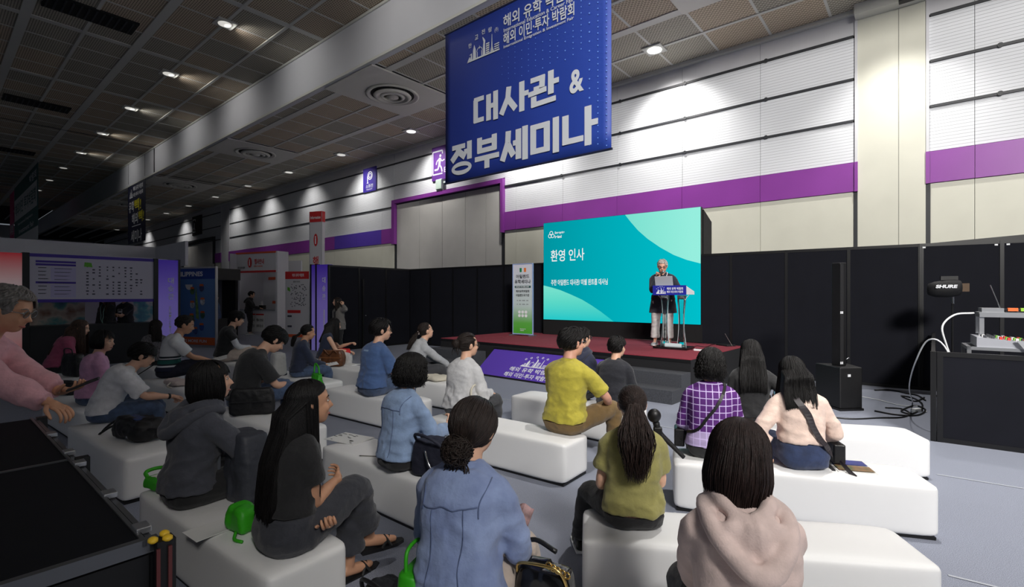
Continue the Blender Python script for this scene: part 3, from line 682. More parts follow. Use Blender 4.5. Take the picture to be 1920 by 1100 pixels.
# sound booth: low panels
q0 = Vector((4.18, 4.93, 0)) * 1.0
q0 = at(1750, 826, z=0); sd = (e0 + Vector((.12, -.1, 0)) - q0); L = sd.length; sd.normalize()
partition('low_divider', 'low black partition running back from the corner of the sound booth', q0, math.atan2(sd.y, sd.x), 3, (L - .12) / 3, .985)
fd = (at(1920, 849, z=0) - q0).normalized()
partition('low_divider', 'low black partition facing the benches at right edge', q0 + fd * .055, math.atan2(fd.y, fd.x), 2, 1.0, .985)
# ---------------------------------------------------------------- booths on the left
HV = math.atan2(.7666, .6423)                                    # local x along v (away), local y to the left of it
VV = Vector((.6423, .7666, 0)); UU = Vector((UX, UY, 0))
m_booth_w = mat('white_booth_board', (206, 206, 212), .55, noise_amt=.02, noise_scale=2)
m_vio = ramp_mat('violet_lightbox', 'Z', [(0, (150, 138, 222)), (.55, (140, 122, 214)), (1, (74, 44, 176))], .5, 1 / 2.5, 0, emit=.16)
m_red = ramp_mat('red_lightbox', 'Z', [(0, (214, 30, 44)), (.3, (222, 170, 170)), (.75, (226, 196, 196)), (1, (206, 50, 60))], .5, 1 / 2.5, 0, emit=.14)
for m_ in (m_vio, m_red): m_.cycles.emission_sampling = 'NONE'
o1 = Vector((-10.35, 10.6, 0))
dk = thing('information_board_booth', 'black booth with floor-plan board above a dark counter, far left', 'booth', o1, HV)
Lb = 2.27
for x in (-.02, Lb + .02): MB().box(x - .045, -.05, 0, x + .045, .05, 2.52).build('post', M_BLACK, dk)
MB().box(.03, -.05, 0, Lb - .03, .05, .90).build('counter_front', mat('counter_black', (15, 15, 18), .5), dk)
MB().box(.0, -.08, .90, Lb, .5, .94).build('counter_top', M_BLACK, dk)
bd = MB().box(.02, -.02, 1.50, Lb - .02, .03, 2.47).build('plan_board', mat('plan_board_white', (190, 186, 200), .55), dk)
m_dv = mat('deep_violet', (66, 44, 150), .5)
for z in (1.45, 2.44): MB().box(.0, -.03, z, Lb, .03, z + .07).build('board_rail', m_dv, dk)
m_lv = mat('pale_violet', (178, 172, 206), .6)
for z in (2.32, 2.255, 1.865): MB().box(.12, -.024, z, .78, -.021, z + .045).build('title_bar', m_dv, bd)
MB().box(.36, -.023, 1.92, .78, -.021, 2.22).build('list_field', m_lv, bd); MB().box(.36, -.023, 1.56, .78, -.021, 1.84).build('list_field', m_lv, bd)
rg = random.Random(8); e = MB()
for k in range(8): e.poly([(.16, 2.2 - k * .08), (.16 + rg.uniform(.1, .18), 2.2 - k * .08), (.3, 2.215 - k * .08), (.16, 2.215 - k * .08)], -.024); e.poly([(.42, 2.19 - k * .08), (.42 + rg.uniform(.15, .3), 2.19 - k * .08), (.7, 2.2 - k * .08), (.42, 2.2 - k * .08)], -.024)
e.build('list_lines', M_INK, bd, kind='stuff')
e = MB()
for cx in (.98, 1.09, 1.20, 1.34, 1.45, 1.56, 1.68, 1.79, 1.9, 1.99):
    for z in range(10):
        if rg.random() < .68:
            zz = 1.62 + z * .07; w = rg.uniform(.02, .055); e.poly([(cx - w / 2, zz), (cx + w / 2, zz), (cx + w / 2, zz + .03), (cx - w / 2, zz + .03)], -.024)
e.build('plan_blocks', mat('plan_grey', (70, 70, 84), .6), bd, kind='stuff')
MB().poly([(.92, 2.26), (1.07, 2.25), (1.05, 2.35), (.93, 2.36)], -.025).build('plan_green_area', mat('plan_green', (96, 170, 50), .6), bd)
# back wall of that booth with its beach print
bw = thing('booth_back_wall', 'booth back wall printed with blurred beach picture behind the counter', 'panel', o1 - UU * 1.3 + VV * -.1, HV)
m_beach = bpy.data.materials.new('beach_print'); m_beach.use_nodes = True; nt = m_beach.node_tree
tc = nt.nodes.new('ShaderNodeTexCoord'); nz = nt.nodes.new('ShaderNodeTexNoise'); nz.inputs['Scale'].default_value = 2.2; nz.inputs['Detail'].default_value = 3; nt.links.new(tc.outputs['Object'], nz.inputs[0])
rp_ = nt.nodes.new('ShaderNodeValToRGB'); cr = rp_.color_ramp
for p_, c_ in ((.3, (60, 84, 120)), (.45, (86, 150, 150)), (.55, (196, 190, 176)), (.7, (120, 84, 64))):
    e_ = cr.elements.new(p_); e_.color = rgb(*c_)
nt.links.new(nz.outputs[0], rp_.inputs[0]); nt.links.new(rp_.outputs[0], nt.nodes['Principled BSDF'].inputs['Base Color'])
MB().box(-.3, 0, 0, 3.0, .06, 2.6).build('board', m_booth_w, bw); MB().box(0, -.01, .8, 1.25, .0, 1.9).build('picture', m_beach, bw); MB().box(2.0, -.01, .8, 2.9, .0, 1.9).build('picture', m_beach, bw)
for nm, lb, x, m_, L_ in (('light_box_column', 'glowing red and white light box column at left edge of the photo', -.52, m_red, .43), ('light_box_column', 'violet light box column with vertical white lettering beside the floor-plan board', Lb + .07, m_vio, .42)):
    t = thing(nm, lb, 'light box', o1 + VV * x, HV)
    MB().box(0, -.05, 0, L_, .25, 2.5).build('lit_face', m_, t); MB().box(L_, -.06, 0, L_ + .05, .27, 2.52).build('edge', M_BLACK, t)
    if m_ is m_vio:
        for i, c in enumerate('대송관'): text(c, .13, .15, M_WINK, t, L_ * .62, -.06, 1.98 - i * .2, .03)
        for i in range(14): text('SEMINAR ZONES '[i] if 'SEMINAR ZONES '[i] != ' ' else '·', .05, .055, M_PAPER, t, L_ * .58, -.06, 1.30 - i * .07, .01)
# white tall booth behind
bc = Vector((-12.23, 17.0, 0))
tag(MB().box(0, 0, 0, 5.2, .08, 3.26).build('wall_booth_left', m_booth_w, loc=bc - VV * 5.2, rz=HV), kind='structure')
tag(MB().box(0.02, .0, 2.52, 3.0, .08, 3.26).build('wall_booth_right', m_booth_w, loc=bc, rz=HALL), kind='structure')

# blue travel panel
pp = thing('travel_poster_panel', 'tall blue poster panel headed PHILIPPINES with round photo prints', 'panel', at(326, 640, Y=15.9) * 1.0, 0)
pl, pr = at(326, 640, Y=15.9), at(404, 640, Y=15.3); d = pr - pl; Wp = math.hypot(d.x, d.y); pp.location = (pl.x, pl.y, 0); pp.rotation_euler = (0, 0, math.atan2(d.y, d.x))
MB().box(0, 0, .04, Wp, .05, 2.47).build('board', ramp_mat('sea_blue_print', 'X', [(0, (40, 86, 150)), (.6, (66, 118, 190)), (1, (96, 140, 200))], .5, .8), pp)
MB().box(0, -.006, 2.12, Wp, 0, 2.45).build('title_band', mat('band_blue', (16, 66, 160), .5), pp); text('PHILIPPINES', Wp * .70, .15, M_WINK, pp, Wp * .36, -.012, 2.28, .03)
MB().box(0, -.006, .06, Wp, 0, .30).build('footer_band', mat('orange_print', (226, 104, 40), .5), pp); text('IT’S MORE FUN', Wp * .6, .09, M_WINK, pp, Wp * .5, -.012, .18, .02)
for x0, x1, z0, z1 in ((-.03, 0, 0, 2.5), (Wp, Wp + .03, 0, 2.5), (0, Wp, 2.45, 2.5), (0, Wp, 0, .05)): MB().box(x0, -.02, z0, x1, .06, z1).build('frame', M_ALU, pp)
cols = [(60, 104, 60), (190, 200, 210), (70, 120, 50), (60, 70, 120), (200, 206, 212), (50, 100, 80), (40, 80, 160), (50, 84, 150)]
for i, (x, z) in enumerate(((.62, 1.75), (.62, 1.32), (.60, .92), (.92, 1.84), (.95, 1.42), (.95, 1.0), (.92, .62), (.72, .50))):
    x *= Wp / 1.35
    MB().poly([(x + .10 * math.cos(k * .5236), z + .12 * math.sin(k * .5236)) for k in range(12)], -.010).build('round_photo', mat('photo_%d' % i, cols[i], .5, noise_amt=.5, noise_scale=9), pp)
    MB().poly([(x - .09, z + .06), (x + .09, z + .06), (x + .07, z + .12), (x - .07, z + .12)], -.014).build('photo_caption', MATS['orange_print'], pp)
MB().poly([(.38 * Wp + .16 * math.cos(k * .5236), 1.95 + .17 * math.sin(k * .5236)) for k in range(6, 13)], -.012).build('round_photo', M_PAPER, pp)
MB().poly([(.55 * Wp, .9), (.62 * Wp, .85), (.60 * Wp, 1.3), (.545 * Wp, 1.9), (.53 * Wp, 1.5)], -.012).build('map_shape', mat('map_green', (120, 160, 90), .6, noise_amt=.5, noise_scale=8), pp)
# dark booth between
kb = thing('black_booth', 'black draped booth opening behind the seated visitors, left of information desk', 'booth', at(403, 600, Y=18.5) * 1.0, HALL + .25); kb.location.z = 0
MB().box(-.2, 0, 0, 1.3, .06, 2.5).build('back_panel', mat('grey_booth_cloth', (120, 120, 128), .8), kb); MB().box(-.2, -1.2, 2.15, 1.35, .06, 2.55).build('fascia', M_BLACK, kb); MB().box(.55, -.1, 0, 1.3, .0, 2.2).build('curtain', m_drape, kb); MB().box(.6, -.9, 0, 1.3, -.4, .8).build('counter', M_BLACK, kb)
# information desk booth
ib = thing('information_booth', 'white information booth with red-striped fascia and counter', 'booth', Vector((-11.55, 21.0, 0)), HALL + .28)
wi = 2.25
MB().box(0, 1.2, 0, wi, 1.26, 3.1).build('back_wall', m_booth_w, ib); MB().box(-.05, -.4, 0, .0, 1.26, 3.35).build('side_wall', m_booth_w, ib); MB().box(wi, -.1, 0, wi + .1, .45, 3.4).build('side_wall', m_booth_w, ib)
fz = MB().box(-.05, -.12, 2.55, wi + .05, -.02, 3.40).build('fascia', m_booth_w, ib)
m_rs = mat('red_print', (200, 44, 46), .5); m_os = mat('orange_red_print', (216, 90, 50), .5)
MB().box(-.05, -.13, 2.55, wi + .05, -.12, 2.63).build('red_band', m_rs, fz); MB().box(-.05, -.13, 3.33, wi + .05, -.12, 3.40).build('red_band', m_os, fz)
e = MB(); ring(e, .80, 2.97, .12, .21, .12, -.13); e.build('info_mark', m_rs, fz); text('i', .06, .26, M_WINK, fz, .80, -.14, 2.97, .03); text('행사안내', .55, .22, m_rs, fz, 1.35, -.13, 3.0, .02); text('Information', .5, .08, m_os, fz, 1.3, -.13, 2.82, .01); text('해외 유학 박람회', .42, .10, M_INK, fz, .3, -.13, 2.76, .02)
MB().box(.3, 1.19, 2.3, 1.6, 1.2, 2.42).build('red_band', m_os, ib); MB().box(.55, 1.19, 1.25, 1.6, 1.2, 1.37).build('red_band', m_os, ib)
MB().box(1.62, .6, 0, 1.68, 1.2, 2.6).build('divider', M_ALU, ib)
MB().box(0, -.1, 0, wi, .0, 1.0).build('counter_front', m_booth_w, ib); MB().box(-.02, -.14, 1.0, wi, .42, 1.04).build('counter_top', M_ALU, ib)
for x in (.66, 1.16): 
    p_ = MB().box(x, -.125, .12, x + .46, -.11, .86).build('poster', M_PAPER, ib); MB().box(x, -.13, .80, x + .46, -.125, .86).build('poster_band', m_rs, p_)
    text('행사 안내', .38, .12, M_INK, p_, x + .23, -.13, .6, .03); text('등록 데스크', .38, .12, M_INK, p_, x + .23, -.13, .36, .03)
ds = thing('desk_organiser', 'small black desk organiser with leaflets on the information counter', 'organiser', ib.matrix_basis @ Vector((1.25, .1, 1.04)), HALL + .28)
MB().box(-.1, -.08, 0, .12, .08, .16).build('box', M_BLACK, ds); MB().hexa([(-.06, 0, .1), (.04, 0, .1), (.04, .02, .1), (-.06, .02, .1), (-.08, .0, .30), (.0, .0, .34), (.0, .02, .34), (-.08, .02, .30)]).build('leaflet', M_PAPER, ds)
# tall information tower
tw = thing('information_tower_sign', 'tall white tower sign with red i mark and red Korean letters', 'sign', at(581, 646, Y=16.6) * 1.0, HALL + .33); tw.location.z = 0
MB().box(0, 0, 0, .50, .14, 4.38).build('body', mat('tower_white', (204, 204, 208), .5), tw); MB().box(-.01, -.01, 4.05, .51, .15, 4.40).build('cap_band', m_rs, tw); text('Information', .42, .10, M_WINK, tw, .25, -.015, 4.2, .02)
e = MB(); ring(e, .25, 3.45, .085, .21, .085, -.006); e.build('info_mark', m_rs, tw); text('i', .05, .26, M_WINK, tw, .25, -.012, 3.45, .03)
for i, c in enumerate('행사안내'): text(c, .23, .38, m_rs, tw, .25, -.006, 2.72 - i * .5, .02)
MB().box(-.01, -.01, 0, .51, .0, .22).build('base_band', m_os, tw)
e = MB()
for k in range(9): ring(e, .14 + .1 * math.sin(k * 2), .45 + k * .15, .05, .08, .03, -.006, 10)
e.build('leaf_pattern', mat('leaf_green', (110, 160, 60), .6), tw, kind='stuff')
for x in (-.012, .50): MB().box(x, -.012, 0, x + .012, .0, 4.38).build('corner_strip', M_ALU, tw)
mb_ = thing('hall_map_board', 'white hall map board with red header beside the tower sign', 'sign', at(535, 632, Y=18.6) * 1.0, HALL + .45); mb_.location.z = 0
MB().box(0, 0, .05, 1.02, .05, 2.5).build('board', MATS['tower_white'], mb_); MB().box(0, -.006, 2.22, 1.02, 0, 2.5).build('header', m_rs, mb_); text('해외 유학 박람회', .5, .12, M_WINK, mb_, .56, -.012, 2.36, .02); MB().box(0, -.006, .05, 1.02, 0, .16).build('footer', m_os, mb_)
e = MB()
for k in range(70): 
    x, z = rg.uniform(.2, .9), rg.uniform(1.15, 2.0); e.poly([(x, z), (x + rg.uniform(.02, .07), z), (x + .04, z + .03), (x, z + .03)], -.008)
e.build('map_blocks', MATS['plan_grey'], mb_, kind='stuff'); MB().box(.10, -.008, .95, .66, 0, 1.06).build('label_bar', m_rs, mb_); MB().box(.10, -.008, .80, .28, 0, .87).build('label_bar', MATS['plan_grey'], mb_); MB().box(.10, -.008, .42, .28, 0, .49).build('label_bar', MATS['plan_grey'], mb_); text('종합 안내도', .3, .07, M_INK, mb_, .5, -.008, 2.12, .02); MB().poly([(.1, 1.8), (.22, 1.75), (.2, 1.9), (.1, 1.92)], -.009).build('green_area', MATS['plan_green'], mb_)
# violet light boxes at the end of the black partition
e1 = c_left - vy * 3.0
for nm, lb, dx, w_ in (('light_box_column', 'narrow violet light box strip at the end of the black partition', -.80, .2), ('light_box_column', 'violet light box with white vertical lettering at partition end, behind the standing woman', -.52, .46)):
    t = thing(nm, lb, 'light box', e1 + vx * dx - vy * .06, VA + .30)
    MB().box(0, 0, 0, w_, .12, 2.5).build('lit_face', m_vio, t); MB().box(-.05, -.01, 0, 0, .13, 2.52).build('edge', M_BLACK, t)
    if w_ > .3:
        for i, c in enumerate('대송관'): text(c, .12, .17, M_WINK, t, .26, -.006, 2.05 - i * .24, .03)
        MB().box(.25, -.006, .2, .28, 0, 1.2).build('white_line', M_WINK, t)

# ---------------------------------------------------------------- benches
m_bench = mat('white_bench_leatherette', (236, 236, 236), .5, bump=.25, bump_scale=5)
BL, BD, BH = 1.65, .435, .362
def bench_mesh():
    G = []; n = 40
    b = MB(); nx, ny, nz = 26, 9, 8
    # a padded box: rounded, slightly crowned top
    pts = []
    me = MB().box(0, 0, .012, BL, BD, BH).mesh('cover', [m_bench])
    bm = bmesh.new(); bm.from_mesh(me); bmesh.ops.subdivide_edges(bm, edges=bm.edges[:], cuts=9, use_grid_fill=True)
    bm.to_mesh(me); bm.free()
    for v in me.vertices:
        x, y, z = v.co; r = .028
        fx = 1 - abs(2 * x / BL - 1); fy = 1 - abs(2 * y / BD - 1)
        q = Vector((min(max(x, r), BL - r), min(max(y, r), BD - r), min(max(z, r + .012), BH - r))); d = v.co - q
        if d.length > r: v.co = q + d.normalized() * r
        if z > BH - .001: v.co.z += .006 * min(1, fx * 6) * min(1, fy * 2)
        v.co += Vector((0, 0, noise.noise(v.co * 5) * .0025))
    r = baked(me, [('SUBSURF', dict(levels=1))]); r.polygons.foreach_set('use_smooth', [True] * len(r.polygons)); r.name = 'cover'; return r
ben_cover = bench_mesh()
ben_plinth = MB().box(.02, .02, 0, BL - .02, BD - .02, .02).mesh('plinth', M_BLACK)
def bench(p, ang, label):
    """p = front left corner seen from the camera, ang = direction of the long side"""
    t = thing('white_bench', label, 'bench', (p[0], p[1], 0), math.radians(ang), 'white foam benches of the seminar area')
    link('cover', ben_cover, t); link('plinth', ben_plinth, t); return t
HA = -36.8
BENCH = {
 'B1': ((2.03, 4.69), -14.5, 'white bench at the right under the black-haired woman in black, rearmost of the right column'),
 'B2': ((1.203, 3.684), -16.5, 'white bench under the beige-sweater and plaid-polo women, magazine on it'),
 'B3': ((.355, 2.515), -8.8, 'white bench in the right foreground under the olive-shirt woman'),
 'B4': ((-.887, 5.11), HA, 'white bench under the man in the yellow polo shirt'),
 'B5': ((-.03, 6.23), -40, 'white bench in front of the stage under the man in black sweater'),
 'B6': ((-2.53, 6.67), HA, 'white bench under the man in blue T-shirt with glasses'),
 'B7': ((-2.0, 7.72), HA, 'white bench with a canvas tote, under the woman in grey jacket'),
 'B8': ((-1.60, 4.12), -39.5, 'white bench with a printed sheet, under the woman in light denim shirt'),
 'B9': ((-2.40, 3.16), HA, 'white bench under the long-haired woman in black crossing her legs'),
 'B10': ((-3.35, 5.45), HA, 'white bench under the young man in black looking down'),
 'B11': ((-4.28, 4.75), HA, 'white bench carrying the black backpack, under the man in white T-shirt'),
 'B12': ((-5.97, 6.28), HA, 'white bench under the short-haired visitor in pink T-shirt'),
 'B13': ((-7.5, 7.94), HA, 'white bench at far left under the woman in maroon top'),
 'B14': ((-5.52, 7.35), HA, 'white bench under the man in striped polo shirt'),
 'B15': ((-7.2, 9.2), HA, 'white bench in the far left row under the woman in patterned blouse'),
 'B16': ((-4.05, 7.95), HA, 'white bench under the woman in navy sweater with ponytail'),
 'B17': ((-3.75, 9.08), HA, 'white bench carrying the brown handbag, near the standing woman'),
 'B19': ((.263, 1.59), -8.8, 'white bench under the woman in pale pink hoodie, nearest the camera'),
 'B20': ((-.55, 1.80), HA, 'white bench under the woman in washed denim shirt, nearest row'),
 'B18': ((-5.87, 9.54), HA, 'white bench under the man in black vest, back left row'),
}
for k, (p, a, lb) in BENCH.items(): bench(p, a, lb)
# ---------------------------------------------------------------- things around the stage
def tube_thing(name, label, cat, pts, r, m, k=6, seg=7):
    mb = MB(); mb.tube(pts, [r] * len(pts), seg, k); o = mb.build(name, m, smooth=True); return tag(o, label, cat)
# roll banner on the stage
bl, br = at(961, 626, Y=12.55), at(1003, 627, Y=12.15); d = br - bl; Wr = .58; ang = math.atan2(d.y, d.x)
xb = thing('stand_banner', 'narrow white to green upright banner for the Ireland seminar on stage', 'banner', (bl.x + .02, bl.y, .6), ang)
Hb = 1.78
MB().box(0, 0, .05, Wr, .008, Hb).build('print', ramp_mat('white_green_print', 'Z', [(0, (70, 170, 40)), (.18, (96, 178, 74)), (.42, (196, 214, 212)), (1, (214, 214, 226))], .5, 1 / Hb), xb)
for x0, x1, z0, z1 in ((-.02, 0, 0, Hb + .02), (Wr, Wr + .02, 0, Hb + .02), (0, Wr, Hb, Hb + .02), (0, Wr, .03, .055)): MB().box(x0, -.01, z0, x1, .02, z1).build('frame', mat('pale_blue_frame', (150, 170, 214), .4), xb)
for x in (0, Wr): MB().box(x - .02, -.16, 0, x + .02, .16, .03).build('foot', M_ALU, xb)
MB().box(.20, -.006, Hb - .19, .26, 0, Hb - .09).build('flag', mat('flag_green', (20, 130, 84), .5), xb); MB().box(.33, -.006, Hb - .19, .39, 0, Hb - .09).build('flag', mat('flag_orange', (230, 120, 50), .5), xb)
text('아일랜드', .40, .095, M_INK, xb, Wr / 2, -.006, Hb - .30, .02); text('유학세미나', .48, .10, M_INK, xb, Wr / 2, -.006, Hb - .43, .03)
MB().box(.05, -.006, Hb - .585, Wr - .05, 0, Hb - .535).build('bar', mat('bar_teal', (44, 84, 84), .5), xb); text('STUDY IN IRELAND', .40, .03, M_WINK, xb, Wr / 2, -.01, Hb - .56, .02)
text('해외유학박람회', .40, .065, M_INK, xb, Wr / 2, -.006, Hb - .67, .02); text('아일랜드국가관', .40, .065, M_INK, xb, Wr / 2, -.006, Hb - .77, .02)
for z in (.90, .995): text('· ·· ··· ··', .34, .022, M_INK, xb, Wr / 2, -.006, Hb - z, .02)
for i in range(3):
    for z in (.59, .50): MB().poly([(Wr * .5 + (i - 1) * .1 + .04 * math.cos(k * .63), z + .04 * math.sin(k * .63)) for k in range(10)], -.006).build('round_logo', M_WINK, xb)
text('Enterprise', .17, .03, M_WINK, xb, Wr * .52, -.006, .17, .02); text('Ireland', .11, .03, M_WINK, xb, Wr * .47, -.006, .135, .02)

# lectern
lp = at(1263, 653, z=.6); LA = math.radians(-38)
lec = thing('lectern', 'clear acrylic lectern with blue fair sign on marble base', 'lectern', (lp.x, lp.y, .6), LA)
m_marb = mat('black_marble', (22, 22, 24), .15, noise_amt=.8, noise_scale=14)
MB().box(-.32, -.22, 0, .32, .22, .045).build('base', m_marb, lec, bevel=.004)
m_acr = mat('acrylic_edge', (214, 226, 230), .12, spec=.8)
for sx_ in (-1, 1):
    for q in (-1, 1):
        MB().tube([(sx_ * .16 + q * .085, -.02, .045), (sx_ * .155 + q * .05, -.02, .42), (sx_ * .16 + q * .06, -.02, .88), (sx_ * .20 + q * .10, -.02, 1.02)], [.006] * 4, 6, 5).build('leg_edge', m_acr, lec, smooth=True)
    G = [[(sx_ * .16 + q * (.085 - .035 * math.sin(min(1, z / .9) * math.pi)), -.02, .045 + z) for q in (-1, -.33, .33, 1)] for z in np.linspace(0, .96, 9)]
    MB().sheet(G, .012).build('leg', M_GLASS, lec, smooth=True)
MB().box(-.16, -.03, .045, .16, -.01, .10).build('foot_bar', m_acr, lec)
MB().hexa([(-.31, -.22, 1.02), (.31, -.22, 1.02), (.31, .24, 1.02), (-.31, .24, 1.02), (-.31, -.22, 1.18), (.31, -.22, 1.18), (.31, .24, 1.08), (-.31, .24, 1.08)]).build('top', M_WHITE, lec)
fp = MB().box(-.315, -.236, 1.01, .315, -.222, 1.19).build('front_panel', mat('lectern_blue', (34, 40, 150), .4), lec)
e = MB(); skyline(e, -.25, 1.035, .19, .11, -.240, .4); arc_marks(e, -.24, 1.075, .17, .075, -.240); e.build('emblem', M_WINK, fp)
text('해외 유학 박람회', .30, .05, M_WINK, fp, .11, -.240, 1.13, .03); text('해외 이민·투자 박람회', .30, .045, M_WINK, fp, .11, -.240, 1.07, .035)
lt = thing('laptop', 'open silver laptop on the lectern in front of speaker', 'laptop', lec.matrix_basis @ Vector((-.12, -.15, 1.172)), LA)
MB().box(-.17, 0, 0, .17, .24, .015).build('keyboard', M_ALU, lt, bevel=.004).rotation_euler = (-.15, 0, 0)
MB().box(-.17, -.012, 0, .17, 0, .20).build('lid', mat('silver_lid', (196, 198, 206), .35, .4), lt, bevel=.004).rotation_euler = (.25, 0, 0)
ex = thing('power_strip', 'small white power strip on the stage beside lectern base', 'power strip', at(1315, 658, z=.6), LA); MB().box(-.13, -.03, 0, .13, .03, .035).build('body', M_WHITE, ex, bevel=.006); MB().box(-.1, -.012, .035, .1, .012, .037).build('sockets', M_INK, ex)
tube_thing('stage_cable', 'thin black cable lying on red stage by the lectern', 'cable', [at(1296, 656, z=.606), at(1306, 648, z=.606), at(1322, 650, z=.606), at(1340, 645, z=.606), at(1356, 647, z=.606)], .006, M_BLACK)
tb = thing('tablet', 'dark tablet with raised thin antenna at right end of stage', 'tablet', at(1362, 648, z=.6), LA - .6); MB().box(-.18, -.1, 0, .14, .1, .03).build('body', M_INK, tb, bevel=.006); MB().cyl((.16, 0, .01), (-.04, 0, .24), .006, 6).build('antenna', M_STEEL, tb)

# column loudspeaker
sp0 = at(1598, 771, z=0); SPA = math.radians(18)
pa = thing('column_loudspeaker', 'black column loudspeaker standing on its subwoofer by the partition', 'loudspeaker', (sp0.x, sp0.y + .28, 0), SPA)
m_spk = mat('loudspeaker_black', (17, 17, 19), .5, bump=.3, bump_scale=150)
MB().hexa([(-.23, -.20, 0.03), (.10, -.27, .03), (.30, .10, .03), (-.10, .30, .03), (-.23, -.20, .60), (.10, -.27, .60), (.30, .10, .60), (-.10, .30, .60)]).build('subwoofer', m_spk, pa, bevel=.015)
MB().hexa([(-.24, -.21, 0.0), (.11, -.285, 0), (.31, .11, 0), (-.10, .31, 0), (-.24, -.21, .03), (.11, -.285, .03), (.31, .11, .03), (-.10, .31, .03)]).build('foot', M_BLACK, pa)
co_ = MB().box(-.055, -.06, .60, .065, .075, 2.07).build('column', m_spk, pa, loc=(-.02, -.02, 0), bevel=.01)
MB().box(-.058, -.064, .62, .005, -.058, 2.05).build('grille', mat('speaker_grille', (22, 22, 25), .6, bump=.6, bump_scale=300), co_)
e = MB()
for z in (1.36, .645):
    for x in (-.05, -.02): e.obox((x, -.066, z), (.018, .004, .034))
e.build('badge', M_WINK, co_, kind='stuff')
e = MB()
for x in (-.115, -.09): e.obox((x, -.234, .49), (.018, .012, .034))
e.build('badge', M_WINK, pa, kind='stuff'); MB().tube([(.14, .02, .60), (.15, .02, .66), (.19, .0, .70), (.23, .02, .69)], [.006] * 4, 6, 5).build('handle', M_STEEL, pa, smooth=True)

# mixing desk inside the sound booth
MX = math.atan2(fd.y, fd.x)
tbp = q0 + fd * .12 + Vector((-fd.y, fd.x, 0)) * .10
tbl = thing('booth_table', 'black draped table hidden behind the low partition, holding the mixing desk', 'table', tbp, MX)
MB().box(0, 0, .72, 1.9, .8, .76).build('table_top', M_BLACK, tbl)
for x in (.06, 1.84):
    for y in (.06, .74): MB().box(x - .02, y - .02, 0, x + .02, y + .02, .72).build('leg', M_BLACK, tbl)
mx0 = tbp + fd * .15 + Vector((-fd.y, fd.x, 0)) * .06
mx = thing('mixing_desk', 'silver-framed mixing desk in open road case behind low black partition', 'mixer', (mx0.x, mx0.y, .76), MX)
for y in (0, .55): 
    for z in (.0, .25): MB().box(.02, y, z, 1.0, y + .035, z + .035).build('case_rail', M_ALU, mx)
for x in (.02, .965):
    for y in (0, .55): MB().box(x, y, 0, x + .035, y + .035, .285).build('case_leg', M_ALU, mx)
    MB().box(x, 0, .25, x + .035, .58, .285).build('case_rail', M_ALU, mx)
MB().hexa([(.10, .02, .285), (.98, .02, .285), (.98, .56, .285), (.10, .56, .285), (.10, .02, .39), (.98, .02, .30), (.98, .56, .30), (.10, .56, .39)]).build('console_body', mat('console_silver', (176, 178, 186), .4, .3), mx)
fa_ = MB()
rm = random.Random(5)
colf = [mat('fader_red', (214, 60, 50), .5), mat('fader_green', (120, 190, 60), .5), mat('fader_white', (220, 220, 220), .5), mat('fader_dark', (60, 62, 68), .5)]
for i in range(13):
    for j in range(4):
        x = .16 + i * .062; z = .39 - (x - .10) * .102 + .008
        MB().box(x, .06 + j * .12, z - .01, x + .022, .12 + j * .12, z + .018).build('fader', colf[rm.choice((0, 1, 2, 2, 3, 3))], mx)
MB().hexa([(.40, -.03, .37), (.46, -.03, .37), (.46, -.01, .37), (.40, -.01, .37), (.55, -.05, .12), (.61, -.05, .12), (.61, -.03, .12), (.55, -.03, .12)]).build('case_strap', M_ALU, mx)
rk0 = mx0 + Vector((-fd.y, fd.x, 0)) * .30 + fd * .05
rk = thing('wireless_receiver_rack', 'silver rack frame with wireless receivers and yellow stickers above the mixing desk', 'rack', (rk0.x, rk0.y, 1.16), MX)
for x in (.10, .74):
    for y in (0, .30): MB().box(x, y, .0, x + .04, y + .035, .24).build('frame_leg', M_ALU, rk)
MB().box(.10, -.02, .20, .80, .35, .255).build('frame_top', M_ALU, rk); MB().box(.12, .0, .255, .30, .3, .30).build('receiver', M_ALU, rk); MB().box(.32, .02, .255, .62, .3, .29).build('receiver', mat('receiver_dark', (44, 44, 48), .4), rk)
for x, c in ((.33, (230, 110, 50)), (.43, (150, 200, 60)), (.53, (226, 222, 40))): MB().box(x, .0, .27, x + .08, .06, .305).build('sticker', mat('sticker_%d' % c[0], c, .5), rk)
MB().cyl((.28, .1, .30), (.20, .1, .56), .005, 6).build('antenna', M_STEEL, rk); MB().box(.78, .0, -.02, .83, .06, .03).build('sticker', mat('sticker_150', (150, 200, 60), .5), rk)
# clutter of cables behind
tube_thing('white_cable', 'white cable arching from mixing desk over the partition to the floor', 'cable', [Vector(mx0) + Vector((.02, .02, .36)), at(1776, 657, Y=5.45), at(1741, 637, Y=5.6), at(1716, 680, Y=5.9), at(1705, 725, Y=6.4), at(1711, 753, z=.01)], .008, M_WHITE)
tube_thing('white_cable', 'short white cable loop behind the receiver rack', 'cable', [rk0 + Vector((.12, .05, 1.40)), rk0 + Vector((-.10, .05, 1.38)), rk0 + Vector((-.24, .05, 1.25)), rk0 + Vector((-.2, .05, 1.05)), rk0 + Vector((-.1, .05, .78))], .010, M_WHITE)
